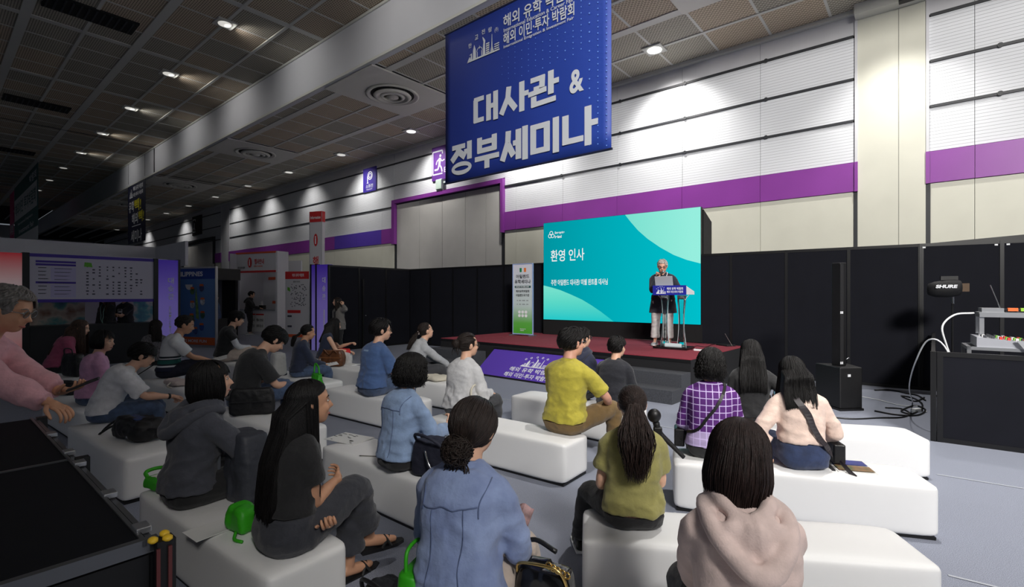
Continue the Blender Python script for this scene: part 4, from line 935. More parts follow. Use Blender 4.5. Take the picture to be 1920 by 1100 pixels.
# wrapped antenna on a stand
an0 = at(1776, 600, Y=7.4); an = thing('antenna_stand', 'black hooded antenna with white brand lettering on a slim stand', 'antenna', (an0.x, an0.y, 0), MX + .15)
ab = MB().loft([[(x, sy_ * r_ * math.cos(t), 1.695 + zc + r_ * .95 * math.sin(t)) for t in np.linspace(0, 2 * math.pi, 14, endpoint=False)] for x, r_, zc, sy_ in ((-.23, .03, .0, 1), (-.22, .09, -.0, 1), (-.14, .125, .0, 1), (0, .14, .01, 1), (.10, .13, .02, 1), (.15, .11, .02, 1), (.16, .05, .02, 1))]).build('hood', mat('hood_black', (15, 15, 18), .7), an, smooth=True)
MB().box(.14, -.05, 1.66, .24, .05, 1.78).build('mount', mat('mount_brown', (84, 62, 40), .6), an); MB().obox((.02, 0, 1.86), (.2, .05, .06)).build('bracket', M_BLACK, an)
text('SHURE', .25, .05, M_WINK, ab, -.04, -.150, 1.735, .05, shear=.15)
MB().cyl((.06, 0, .02), (.06, 0, 1.58), .014, 8).build('pole', M_BLACK, an); MB().cyl((.06, -.02, 1.48), (.06, -.02, 1.58), .018, 8).build('clamp', M_STEEL, an)
for k in range(3): MB().cyl((.06, 0, .25), (.06 + .32 * math.cos(k * 2.09), .32 * math.sin(k * 2.09), .02), .012, 8).build('leg', M_BLACK, an)
# floor cables
rc = random.Random(11)
def floor_cable(label, pts, r, m):
    return tube_thing('floor_cable', label, 'cable', [at(px, py, z=r) for px, py in pts], r, m)
floor_cable('black cable running from subwoofer to the coil by the sound booth', [(1560, 782), (1600, 785), (1650, 783), (1690, 782), (1706, 775), (1690, 766), (1660, 764)], .010, M_BLACK)
floor_cable('black cable loops coiled on floor before the sound booth', [(1640, 770), (1680, 777), (1720, 778), (1735, 768), (1715, 760), (1690, 770), (1712, 775), (1730, 760), (1715, 747), (1690, 742), (1715, 752), (1733, 745)], .011, M_BLACK)
floor_cable('black cable along foot of the right partition', [(1640, 731), (1670, 731), (1700, 737), (1720, 741), (1735, 750)], .012, M_BLACK)
floor_cable('thin white cable on the carpet behind subwoofer', [(1520, 722), (1560, 733), (1640, 748), (1690, 760), (1725, 762), (1738, 772)], .007, M_WHITE)
floor_cable('grey cable along foot of partition left of the loudspeaker', [(1480, 716), (1510, 716), (1540, 720), (1556, 721)], .012, mat('cable_grey', (150, 150, 152), .5))
pg = thing('white_plug', 'white plug socket lying among the cables on floor', 'plug', at(1718, 772, z=.0), .3); MB().box(-.06, -.03, 0, .06, .03, .05).build('body', M_WHITE, pg, bevel=.008); MB().box(.06, -.02, .005, .10, .02, .04).build('plug_end', M_INK, pg)

# ---------------------------------------------------------------- dark modular counter, left foreground
cn = thing('modular_counter', 'large black modular counter with metal edges and yellow clips, left foreground', 'counter', Vector((-.898, 1.26, 0)), math.atan2(1.17, -1.4))
# local x runs away to the left along the edge, local y to the left-front
m_ctop = mat('counter_board', (18, 19, 23), .75, spec=.15, noise_amt=.1, noise_scale=4)
for i in range(2):
    MB().box(i * .975 + .02, .02, .955, i * .975 + .955, 1.3, .985).build('top_board', m_ctop, cn)
    MB().box(i * .975 + .02, .005, .05, i * .975 + .955, .02, .95).build('side_board', M_BLACK, cn)
MB().box(-.0, .02, .05, .012, 1.3, .95).build('end_board', M_BLACK, cn)
for y0, y1, z in ((0, .018, .97), (.024, .034, .985)): MB().box(0, y0, z - .012, 1.95, y1, z + .004).build('edge_rail', mat('dull_rail', (120, 122, 126), .35, .8), cn)
MB().box(0, .0, .955, .02, 1.3, .99).build('edge_rail', MATS['dull_rail'], cn); MB().box(.962, .03, .984, .975, 1.3, .989).build('edge_rail', MATS['dull_rail'], cn)
for x in (.07, .42, .86, 1.06, 1.45): MB().box(x, -.004, .978, x + .05, .03, .995).build('clip', M_ALU, cn, bevel=.003)
for x in (-.03, .955, 1.93): MB().box(x, -.03, 0, x + .04, .01, .985).build('post', M_BLACK, cn)
for y in (-.02, .005): MB().box(-.036, y, 0.02, -.030, y + .008, .97).build('reflective_strip', mat('dull_red_strip', (96, 44, 44), .4), cn)
for x, y in ((-.028, -.012), (.004, -.014), (-.016, .016)): MB().ell((x, y, .990), (.016, .012, .008), seg=8, rings=5).build('yellow_clip', mat('yellow_clip', (226, 184, 40), .5), cn, smooth=True)
# ---------------------------------------------------------------- people
Z3 = Vector((0, 0, 1))
def ik(a, c, l1, l2, pole):
    """middle joint of a two-bone limb from a to c, bending towards pole; returns (joint, end)"""
    d = c - a; L = d.length; mx_ = (l1 + l2) * .995
    if L > mx_: c = a + d * (mx_ / L); d = c - a; L = mx_
    x = (l1 * l1 - l2 * l2 + L * L) / (2 * L); h = math.sqrt(max(l1 * l1 - x * x, 0)); u = d / L
    p = pole - u * pole.dot(u)
    p = p.normalized() if p.length > 1e-5 else u.orthogonal().normalized()
    return a + u * x + p * h, c
def rotz(a): return Matrix.Rotation(math.radians(a), 3, 'Z')
def rotx(a): return Matrix.Rotation(math.radians(a), 3, 'X')
def roty(a): return Matrix.Rotation(math.radians(a), 3, 'Y')
class Body: pass
def skeleton(S=1.0, lean=8, bend=12, tilt=0, head=(0, 0, 0), sit=True, hands=None, poles=None, feet=None, knees=None, sw=1.0, hipz=None, hw=1.0, twist=0):
    """joints in the person's own frame: x to their right, y forward, z up, origin on the seat (or floor)"""
    b = Body(); b.S = S; b.SH = S * 1.09; b.sw = sw; b.hw = hw; b.sit = sit
    hz = (.095 if sit else .90) if hipz is None else hipz
    b.P = Vector((0, 0, hz * S)); b.spine = [b.P + Vector((0, -.01, -.06)) * S, b.P]
    cur = b.P.copy()
    for i, (L, a) in enumerate(((.16, lean * .5), (.17, lean), (.15, lean + bend))):
        d = rotz(0) @ roty(tilt * (i + 1) / 3) @ rotx(-a) @ Vector((0, 0, 1)); cur = cur + d * L * S; b.spine.append(cur.copy())
    b.N = cur; b.up = d; b.rz = rotz(twist)
    nd = rotx(-(lean + bend) * .8 - 6) @ Vector((0, 0, 1)); nd = roty(tilt) @ nd
    b.neck = b.N + nd * .075 * S
    b.HM = rotz(head[0]) @ rotx(-head[1]) @ roty(head[2])
    b.Hc = b.neck + Vector((0, .012, 0)) * S + b.HM @ Vector((0, .012, .092)) * S
    lat = roty(tilt) @ b.rz @ Vector((1, 0, 0)); b.lat = lat
    sh = b.N - d * .072 * S
    b.sh = {1: sh + lat * .146 * sw * S, -1: sh - lat * .146 * sw * S}
    b.fwd = Vector((0, 1, 0)); hands = hands or {}; poles = poles or {}; feet = feet or {}; knees = knees or {}
    b.el, b.wr, b.hip, b.kn, b.an = {}, {}, {}, {}, {}
    for s in (1, -1):
        t = hands.get(s, (s * .10, .34, .20)); t = Vector(t) * S
        pl = Vector(poles.get(s, (s * .5, -.6, -.5)))
        b.el[s], b.wr[s] = ik(b.sh[s], t, .285 * S, .25 * S, pl)
        b.hip[s] = b.P + Vector((s * .088 * S * hw, .02 * S, -.005 * S))
        fz = -.36 + .085 * S if sit else .085 * S
        ft = feet.get(s, (s * .11 * S, .46 * S if sit else .02, None)); fv = Vector((ft[0], ft[1], fz if len(ft) < 3 or ft[2] is None else ft[2]))
        b.kn[s], b.an[s] = ik(b.hip[s], fv, .405 * S, .40 * S, Vector(knees.get(s, (s * .12, 1, .6 if sit else 0))))
    return b
def spine_at(b, t):
    """point on the spine, t = 0 at the pelvis .. 1 at the neck base"""
    q = b.spine[1:]; x = max(0, min(1, t)) * (len(q) - 1); i = min(int(x), len(q) - 2); f = x - i
    return q[i].lerp(q[i + 1], f)
def back_y(b, z):
    """y of the back surface at height z"""
    q = [b.spine[0]] + b.spine[1:] + [b.neck]
    for p0, p1 in zip(q[:-1], q[1:]):
        if z <= p1.z: f = max(0, (z - p0.z) / (p1.z - p0.z + 1e-6)); return p0.y + (p1.y - p0.y) * f
    return q[-1].y
def torso(mb, b, fit=0.0, t0=-.25, t1=1.0, core=1.0, chest=0.0, belly=0.0, neckring=True, seg=22):
    prof = [(-.26, .125, .085, -.01), (-.16, .165, .115, -.012), (.0, .178 * b.hw, .128, -.008), (.2, .160, .115, .0), (.4, .145, .105, .005), (.6, .155, .112, .005), (.74, .158, .113, .0), (.85, .150 * b.sw, .100, -.004), (.94, .118 * b.sw, .082, -.004), (1.0, .082, .066, .0), (1.05, .062, .056, .002)]
    rings = []; S = b.S
    sp = [spine_at(b, t) for t, *_ in prof]
    for i, (t, hx, hy, oy) in enumerate(prof):
        if t < t0 - 1e-6 or t > t1 + .03: continue
        p = sp[i] if t >= 0 else b.P + Vector((0, 0, t * .36 * S))
        tan = (sp[min(i + 1, len(sp) - 1)] - sp[max(i - 1, 0)]); tan = tan.normalized() if t > 0.05 and tan.length > 1e-5 else Z3.copy()
        f = b.fwd - tan * b.fwd.dot(tan); f.normalize(); r = f.cross(tan); 
        if t > .5: r = (r * .5 + b.lat * .5 * (1 if r.dot(b.lat) > 0 else -1)).normalized()
        hx = hx * S * core + fit; hy = hy * S * core + fit
        fy = hy + (chest * math.exp(-((t - .68) / .16) ** 2) + belly * math.exp(-((t - .25) / .2) ** 2)) * S
        ring_ = []
        for k in range(seg):
            a = 2 * math.pi * k / seg; c, s = math.cos(a), math.sin(a); n = 2.5
            cc = math.copysign(abs(c) ** (2 / n), c); ss = math.copysign(abs(s) ** (2 / n), s)
            ring_.append(tuple(p + f * oy * S + r * cc * hx + f * ss * (fy if ss > 0 else hy)))
        rings.append(ring_)
    mb.loft(rings)
def limb(mb, pts, rad, seg=14, k=5, round_ends=True):
    P, r = smooth_path(pts, rad, k); P = [Vector(p) for p in P]
    if round_ends:
        d0 = (P[0] - P[1]).normalized(); d1 = (P[-1] - P[-2]).normalized()
        P = [P[0] + d0 * r[0] * .85, P[0] + d0 * r[0] * .5] + P + [P[-1] + d1 * r[-1] * .5, P[-1] + d1 * r[-1] * .85]; r = [r[0] * .4, r[0] * .8] + r + [r[-1] * .8, r[-1] * .4]
    mb.tube([tuple(p) for p in P], r, seg)
def head_prims(mb, b, face=1.0, jaw=1.0):
    S = b.SH; M = b.HM.to_4x4(); C = b.Hc
    def E(c, r, rot=None):
        m = b.HM if rot is None else b.HM @ rot
        mb.ell(C + b.HM @ Vector(c) * S, [x * S for x in r], m.to_4x4(), 18, 12)
    E((0, -.008, .022), (.076, .096, .088)); E((0, .028, -.035), (.062 * jaw, .062, .074)); E((0, .045, -.082), (.040 * jaw, .036, .026)); E((0, .01, -.07), (.055 * jaw, .05, .036))
    E((0, .074, .022), (.050, .016, .016)); E((-.034, .068, -.028), (.022, .018, .022)); E((.034, .068, -.028), (.022, .018, .022))
    mb.tube([C + b.HM @ Vector(p) * S for p in ((0, .084, .012), (0, .096, -.012), (0, .105, -.028), (0, .09, -.036))], [.007 * S, .009 * S, .0135 * S, .008 * S], 8)
    E((0, .088, -.033), (.017, .010, .008)); E((0, .082, -.060), (.022, .009, .006)); E((0, .080, -.069), (.019, .009, .006))
    for s in (1, -1): E((s * .077, -.008, -.012), (.010, .020, .031), rotz(s * -18) @ roty(s * 10))
    limb(mb, [b.N - b.up * .03 * S, b.neck, C + b.HM @ Vector((0, -.018, -.05)) * S], [.058 * S, .050 * S, .052 * S], 14, 4)
def hand(mb, w, d, n, S, curl=35, spread=1.0, side=1, thumb=40):
    """palm joins the body surface; d = finger direction, n = palm normal; returns finger chains to be added afterwards"""
    d = d.normalized(); n = (n - d * n.dot(d)).normalized(); r = d.cross(n)
    M = Matrix((r, d, n)).transposed().to_4x4()
    mb.ell(w + d * .045 * S, (.038 * S, .052 * S, .015 * S), M, 12, 8); mb.tube([w - d * .03 * S, w, w + d * .03 * S], [.026 * S, .024 * S, .026 * S], 10)
    ch = []
    for i, (off, ln) in enumerate(((-.030, .072), (-.010, .080), (.010, .075), (.029, .060))):
        p = w + d * .078 * S + r * off * S * (1 if side > 0 else -1); dd = (d + r * off * 2.2 * spread * (1 if side > 0 else -1)).normalized(); pts = [p - d * .03 * S, p]; ax = dd.cross(n).normalized()
        for k in range(3):
            dd = Matrix.Rotation(math.radians(curl * (.7 + .25 * k)), 3, ax) @ dd
            p = p + dd * ln * S * (.45, .32, .25)[k]; pts.append(p)
        ch.append((pts, [.0085 * S, .0085 * S, .008 * S, .0072 * S, .006 * S]))
    p = w + d * .018 * S - r * .028 * S * (1 if side > 0 else -1); dd = (d * .8 - r * .75 * (1 if side > 0 else -1) + n * .25).normalized()
    t2 = (d * .95 - r * .15 * (1 if side > 0 else -1) + n * .5).normalized()
    ch.append(([p, p + dd * .038 * S, p + dd * .038 * S + t2 * .032 * S, p + dd * .038 * S + t2 * .055 * S], [.013 * S, .0105 * S, .0095 * S, .007 * S]))
    return ch
def remesh(mb, vox, it=3, name='body'):
    me = mb.mesh(name, [M_WHITE]); r = baked(me, [('REMESH', dict(mode='VOXEL', voxel_size=vox)), ('SMOOTH', dict(factor=.5, iterations=it))])
    bpy.data.meshes.remove(me); r.name = name; return r
def paint(me, m, smooth=True):
    me.materials.clear(); me.materials.append(m); me.polygons.foreach_set('use_smooth', [smooth] * len(me.polygons)); return me
def folds(me, amp, seed, fz=(9, 9, 20), zmid=None, zr=.2, extra=1.0):
    """push cloth in and out in creases; stronger near the waist at zmid"""
    n = len(me.vertices); V = np.zeros(n * 3); me.vertices.foreach_get('co', V); V = V.reshape(-1, 3)
    N = np.zeros(n * 3); me.vertices.foreach_get('normal', N); N = N.reshape(-1, 3); o = Vector((seed * 7.3, seed * 3.1, seed * 1.7)); D = np.zeros(n)
    for i in range(n):
        x, y, z = V[i]
        q = Vector((x * fz[0] + z * 3.5 * math.copysign(1, x), y * fz[1], z * fz[2])) * .55 + o
        a = noise.noise(q); a = 1 - abs(a) * 2.8; a = a if a > -.6 else -.6
        a2 = noise.noise(Vector((x * 22, y * 22, z * 30)) + o) * .35
        g = 1.0 if zmid is None else .45 + extra * math.exp(-((z - zmid) / zr) ** 2)
        D[i] = (a * .7 + a2 - .25) * amp * g
    V += N * D[:, None] * 1.45; me.vertices.foreach_set('co', V.reshape(-1)); me.update(); return me
def append_tubes(me, tubes):
    """join finger chains to a finished surface"""
    mb = MB()
    for pts, r in tubes:
        P, rr = smooth_path(pts, r, 3); P = list(P) + [tuple(Vector(P[-1]) + (Vector(P[-1]) - Vector(P[-2])).normalized() * rr[-1] * .8)]; rr = list(rr) + [rr[-1] * .45]
        mb.tube(P, rr, 8)
    f = mb.mesh('fingers', [M_WHITE]); bm = bmesh.new(); bm.from_mesh(me); bm.from_mesh(f); bm.to_mesh(me); bm.free(); bpy.data.meshes.remove(f); return me
def on_surface(bvh, p, n, off=.004):
    """nearest point of a surface and its normal"""
    r = bvh.find_nearest(p)
    if r[0] is None: return p, n
    return r[0] + r[1] * off, r[1]
def bvh_of(*mes):
    V, Fa = [], []
    for me in mes:
        o = len(V); V += [v.co.copy() for v in me.vertices]; Fa += [tuple(i + o for i in p.vertices) for p in me.polygons]
    return BVHTree.FromPolygons(V, Fa)
def strap_on(bvh, pts, w, th=.003, off=.003, n=40):
    P, _ = smooth_path(pts, [1] * len(pts), max(4, n // len(pts))); Q, Nn = [], []
    for p in P:
        q, nn = on_surface(bvh, Vector(p), Z3, off); Q.append(q); Nn.append(nn)
    for _ in range(5): Nn = [Nn[0]] + [(Nn[i - 1] + Nn[i] * 2 + Nn[i + 1]).normalized() for i in range(1, len(Nn) - 1)] + [Nn[-1]]
    for _ in range(3): Q = [Q[0]] + [(Q[i - 1] + Q[i] * 2 + Q[i + 1]) / 4 for i in range(1, len(Q) - 1)] + [Q[-1]]
    Q = [q + nn * .003 for q, nn in zip(Q, Nn)]
    return MB().ribbon([tuple(q) for q in Q], [tuple(x) for x in Nn], w, th)

# ---- hair: everything is laid out in the head's own frame, then hung in the person's frame
def hair_mesh(b, style, length=.16, vol=1.0, n=260, seed=1, rad=.0045, part=0.0, fringe=False, tail=.35, tie=(.0, -.098, .015), rings=9, spread=1.0, thin=1.0, front=48, tailw=.05, curl=0.0):
    rng = random.Random(seed); S = b.SH; mb = MB(); HM = b.HM; C = b.Hc
    rx, ry, rz = .081 * vol, .101 * vol, .094 * vol; c0 = Vector((0, -.012, .02))
    W = lambda p: C + HM @ (Vector(p) * S)
    def E(th, ph, lay=1.0): return c0 + Vector((rx * math.sin(th) * math.sin(ph), ry * math.sin(th) * math.cos(ph), rz * math.cos(th))) * lay
    mb.ell(W((0, -.021, .022)), (.0805 * S * min(vol, 1.06), .0935 * S * min(vol, 1.06), .0905 * S * min(vol, 1.06)), HM.to_4x4(), 20, 14)
    locks = []
    def hairline(ph):
        a = abs(ph)
        if a < math.radians(front): return math.radians(80 if fringe else 50)
        if a < math.radians(92): return math.radians(72 + 12 * (a - math.radians(front)) / math.radians(44))
        return math.radians(118)
    if style == 'short':
        for i in range(n):
            ph = rng.uniform(-math.pi, math.pi); hl = hairline(ph); th0 = math.acos(1 - rng.random() * (1 - math.cos(hl))) ; dth = math.radians(rng.uniform(20, 34)) * length / .04
            th1 = min(th0 + dth, hl + math.radians(10)); lay = 1 + rng.uniform(-.01, .04); lift = rng.uniform(0, .07); dph = rng.uniform(-.35, .35) + .5
            pts = [E(th0 + (th1 - th0) * t, ph + dph * t * (th1 - th0) / .6, lay + lift * math.sin(t * 2.2)) for t in np.linspace(0, 1, rings - 2)]
            locks.append(([W(p) for p in pts], rad * rng.uniform(.8, 1.3)))
        if fringe:
            for i in range(n // 5):
                ph = rng.uniform(-.75, .75); pts = [E(math.radians(20 + 62 * t), ph * (.6 + .4 * t) + .1 * t, 1.02 + .06 * math.sin(t * 2.6)) for t in np.linspace(0, 1, rings)]; locks.append(([W(p) for p in pts], rad * rng.uniform(.8, 1.2)))
    elif style in ('bob', 'long'):
        zend = -length
        def path(ph, lay, th0, jit=0.0, m=rings, zl=1.0):
            out = []; ph0 = ph * .55 + part if abs(ph) < 2.2 else ph
            thm = math.radians(88); nt = m // 2 + 1
            for t in np.linspace(0, 1, nt):
                th = th0 + (thm - th0) * t; out.append(W(E(th, ph + jit * t * .2, lay)))
            last = E(thm, ph + jit * .2, lay); z0 = last.z
            for t in np.linspace(0, 1, m - nt + 1)[1:]:
                if style == 'bob':
                    z = z0 + (zend * zl - z0) * t; k = 1 + .07 * math.sin(t * math.pi * .8) * vol - .22 * max(0, t - .55) / .45 * (1 if abs(ph) > .9 else .4)
                    p = Vector((last.x * k + jit * .01 * t, c0.y + (last.y - c0.y) * k, z)); out.append(W(p))
                else:
                    p0 = W(last); L = (z0 - zend * zl) * S * t; p = Vector((p0.x, p0.y, p0.z - L))
                    back = abs(ph) > 1.75
                    cx = C.x + (p0.x - C.x) * (1 + .35 * spread * min(1, t * 1.5) * (1 - .5 * t)) if back else p0.x + math.copysign(.02, ph) * t
                    if back:
                        yb = back_y(b, p.z) - .112 * S - .012 - .02 * (lay - 1) * 30 * .3
                        taper = max(0, 1 - ((cx - C.x) / (.2 * S)) ** 2) * .03
                        p = Vector((cx + jit * .012 * t, min(p0.y, yb - taper * 0 + .02 * (abs(cx - C.x) / (.12 * S)) ** 2) if t > .15 else p0.y + (min(p0.y, yb) - p0.y) * t / .15, p.z))
                    else: p = Vector((cx + jit * .012 * t, p0.y + .01 * t, p.z))
                    out.append(p)
            return out
        ph_lo = math.radians(front)
        phs = np.linspace(ph_lo, 2 * math.pi - ph_lo, 40)
        G = [[tuple(p) for p in path((ph if ph <= math.pi else ph - 2 * math.pi), .985, math.radians(4), 0, rings + 2)] for ph in phs]
        mb.sheet(G, .006)
        for i in range(n):
            ph = rng.uniform(ph_lo * .92, 2 * math.pi - ph_lo * .92); ph = ph if ph <= math.pi else ph - 2 * math.pi
            locks.append((path(ph, 1 + rng.uniform(-.005, .045), math.radians(rng.uniform(2, 40)), rng.uniform(-1, 1), rings + 2, rng.uniform(.86, 1.04)), rad * rng.uniform(.7, 1.25)))
        if not fringe:
            for i in range(n // 3):                 # front hair swept from the parting to the temples
                ph = rng.uniform(-ph_lo, ph_lo); sg = 1 if ph > part * .5 else -1; pts = []; lay = 1 + rng.uniform(.0, .035)
                for t in np.linspace(0, 1, rings + 2):
                    if t < .5: th, a_ = math.radians(4 + 46 * t / .5), ph * (.5 + t)
                    else: q = (t - .5) / .5; th, a_ = math.radians(50 + 36 * q), ph + (sg * (ph_lo + .3) - ph) * q
                    pts.append(W(E(th, a_, lay)))
                locks.append((pts, rad * rng.uniform(.8, 1.2)))
        if fringe:
            for i in range(n // 6):
                ph = rng.uniform(-ph_lo, ph_lo); locks.append(([W(E(math.radians(8 + 74 * t), ph * (.5 + .5 * t), 1.02 + .03 * math.sin(t * 3))) for t in np.linspace(0, 1, rings)], rad))
    else:
        T = Vector(tie); dt = Vector(((T.x - c0.x) / rx, (T.y - c0.y) / ry, (T.z - c0.z) / rz)).normalized()
        for i in range(n):
            ph = rng.uniform(-math.pi, math.pi); hl = hairline(ph); th = hl * (1 - rng.random() ** 1.6 * .75)
            d0 = Vector((math.sin(th) * math.sin(ph), math.sin(th) * math.cos(ph), math.cos(th)))
            ang = d0.angle(dt); lay = 1 + rng.uniform(-.012, .03); pts = []
            if ang > 2.95: continue
            for t in np.linspace(0, 1, rings):
                s_ = (d0 * math.sin((1 - t) * ang) + dt * math.sin(t * ang)) / max(math.sin(ang), 1e-3)
                pts.append(W(c0 + Vector((rx * s_.x, ry * s_.y, rz * s_.z)) * (lay + .04 * math.sin(t * math.pi) * (1 if vol > 1.02 else .4))))
            locks.append((pts, rad * rng.uniform(.8, 1.2)))
        Tw = W(T * 1.0); od = (HM @ Vector((0, -1, .05))).normalized()
        if style == 'pony':
            for i in range(int(n * .8)):
                a = rng.uniform(0, 6.28); q = math.sqrt(rng.random()); L = tail * S * rng.uniform(.72, 1.04); pts = []
                for t in np.linspace(0, 1, rings + 2):
                    r_ = (.014 + tailw * math.sin(min(1, t * 1.5) * math.pi * .5) * (1 - .55 * max(0, t - .5) / .5)) * S; z = Tw.z - L * max(0, t - .06)
                    y = Tw.y + od.y * .045 * S * math.sin(min(1, t * 3.2) * math.pi / 2); yb = back_y(b, z) - .122 * S - .012
                    y = min(y, yb - r_ * .55) if t > .3 else y
                    pts.append(Vector((Tw.x + math.cos(a) * q * r_ + .009 * S * math.sin(t * 8 + a * 2 + i % 5), y + math.sin(a) * q * r_ * .7, z + (.012 * S if t < .1 else 0))))
                locks.append((pts, rad * rng.uniform(.8, 1.3)))
            mb.ell(Tw + od * .012 * S, (.020 * S, .020 * S, .020 * S))
        if style == 'bun':
            R_ = tailw * S; B0 = Tw + od * R_ * .6
            mb.ell(B0, (R_ * .9, R_ * .8, R_ * .95))
            for i in range(5):
                a_ = i * 1.26 + seed; mb.ell(B0 + Vector((math.cos(a_), -.3, math.sin(a_))) * R_ * .62, (R_ * .52, R_ * .5, R_ * .5))
            for i in range(int(n * .55)):
                ax = Vector((rng.gauss(0, 1), rng.gauss(0, 1), rng.gauss(0, 1))).normalized(); e1 = ax.orthogonal().normalized(); e2 = ax.cross(e1); a0 = rng.uniform(0, 6.28); off = rng.uniform(-.6, .6)
                pts = [B0 + (ax * off + (e1 * math.cos(a0 + t) + e2 * math.sin(a0 + t)) * math.sqrt(1 - off * off)) * R_ * (rng.uniform(.95, 1.03) if tail < .3 else rng.choice((.85, 1.0, 1.12, 1.28)) + .1 * math.sin(t * 3 + i)) for t in np.linspace(0, 3.4, rings)]
                locks.append((pts, rad * 1.05))
            for i in range(int(tail * 60)):
                a = rng.uniform(-1, 1); L = rng.uniform(.04, .11) * S; p0 = B0 + Vector((a * R_ * .8, -.2 * R_, -R_ * .6))
                locks.append(([p0 + Vector((a * .02 * t + .008 * math.sin(t * 6 + i), -.012 * math.sin(t * 4 + i), -L * t)) for t in np.linspace(0, 1, 7)], rad * 1.2))
    for pts, r in locks:
        m = len(pts)
        if curl:
            f1, f2, w_ = rng.uniform(0, 6), rng.uniform(0, 6), rng.uniform(1.6, 2.6)
            pts = [Vector(p) + Vector((math.sin(f1 + j * w_), math.sin(f2 + j * w_), .4 * math.sin(f1 - j * w_))) * curl * S * (j / (m - 1)) for j, p in enumerate(pts)]
        prof = [r * S * (1 - .78 * (i / (m - 1)) ** 2.2) * (.75 if i == 0 else 1) * thin for i in range(m)]
        mb.tube([tuple(p) for p in pts], prof, 5, caps=False)
    me = mb.mesh('hair', [M_WHITE]); return me
HAIRM = {}
def hair_mat(name, c, c2=None, rough=.42):
    m = mat('hair_' + name, c, rough, noise_amt=.45, noise_scale=30, stretch=(3, 3, .6), col2=c2, bump=.35, bump_scale=160, spec=.28); return m
H_BLACK = hair_mat('black', (18, 16, 16)); H_DARK = hair_mat('dark_brown', (36, 28, 25)); H_BROWN = hair_mat('brown', (74, 56, 46)); H_GREY = hair_mat('grey', (128, 124, 120)); H_SILV = hair_mat('silver', (176, 170, 164))
SKIN = mat('skin_light', (226, 178, 150), .5, noise_amt=.06, noise_scale=14); SKIN2 = mat('skin_tan', (206, 154, 122), .5, noise_amt=.06, noise_scale=14); SKIN3 = mat('skin_ruddy', (220, 164, 140), .5, noise_amt=.08, noise_scale=14)
M_EYE = mat('eye_dark', (26, 20, 18), .2); M_EYEW = mat('eye_white', (220, 214, 208), .3); M_LIP = mat('lip', (176, 98, 90), .45); M_BROW = mat('brow', (40, 32, 28), .7); M_LENSG = mat('spectacle_lens', (220, 228, 230), .05, trans=1.0)
def cloth(name, c, **k): 
    kw = dict(rough=.85, noise_amt=.10, noise_scale=18, bump=.35, bump_scale=45, sheen=.15); kw.update(k); return mat('cloth_' + name, c, **kw)

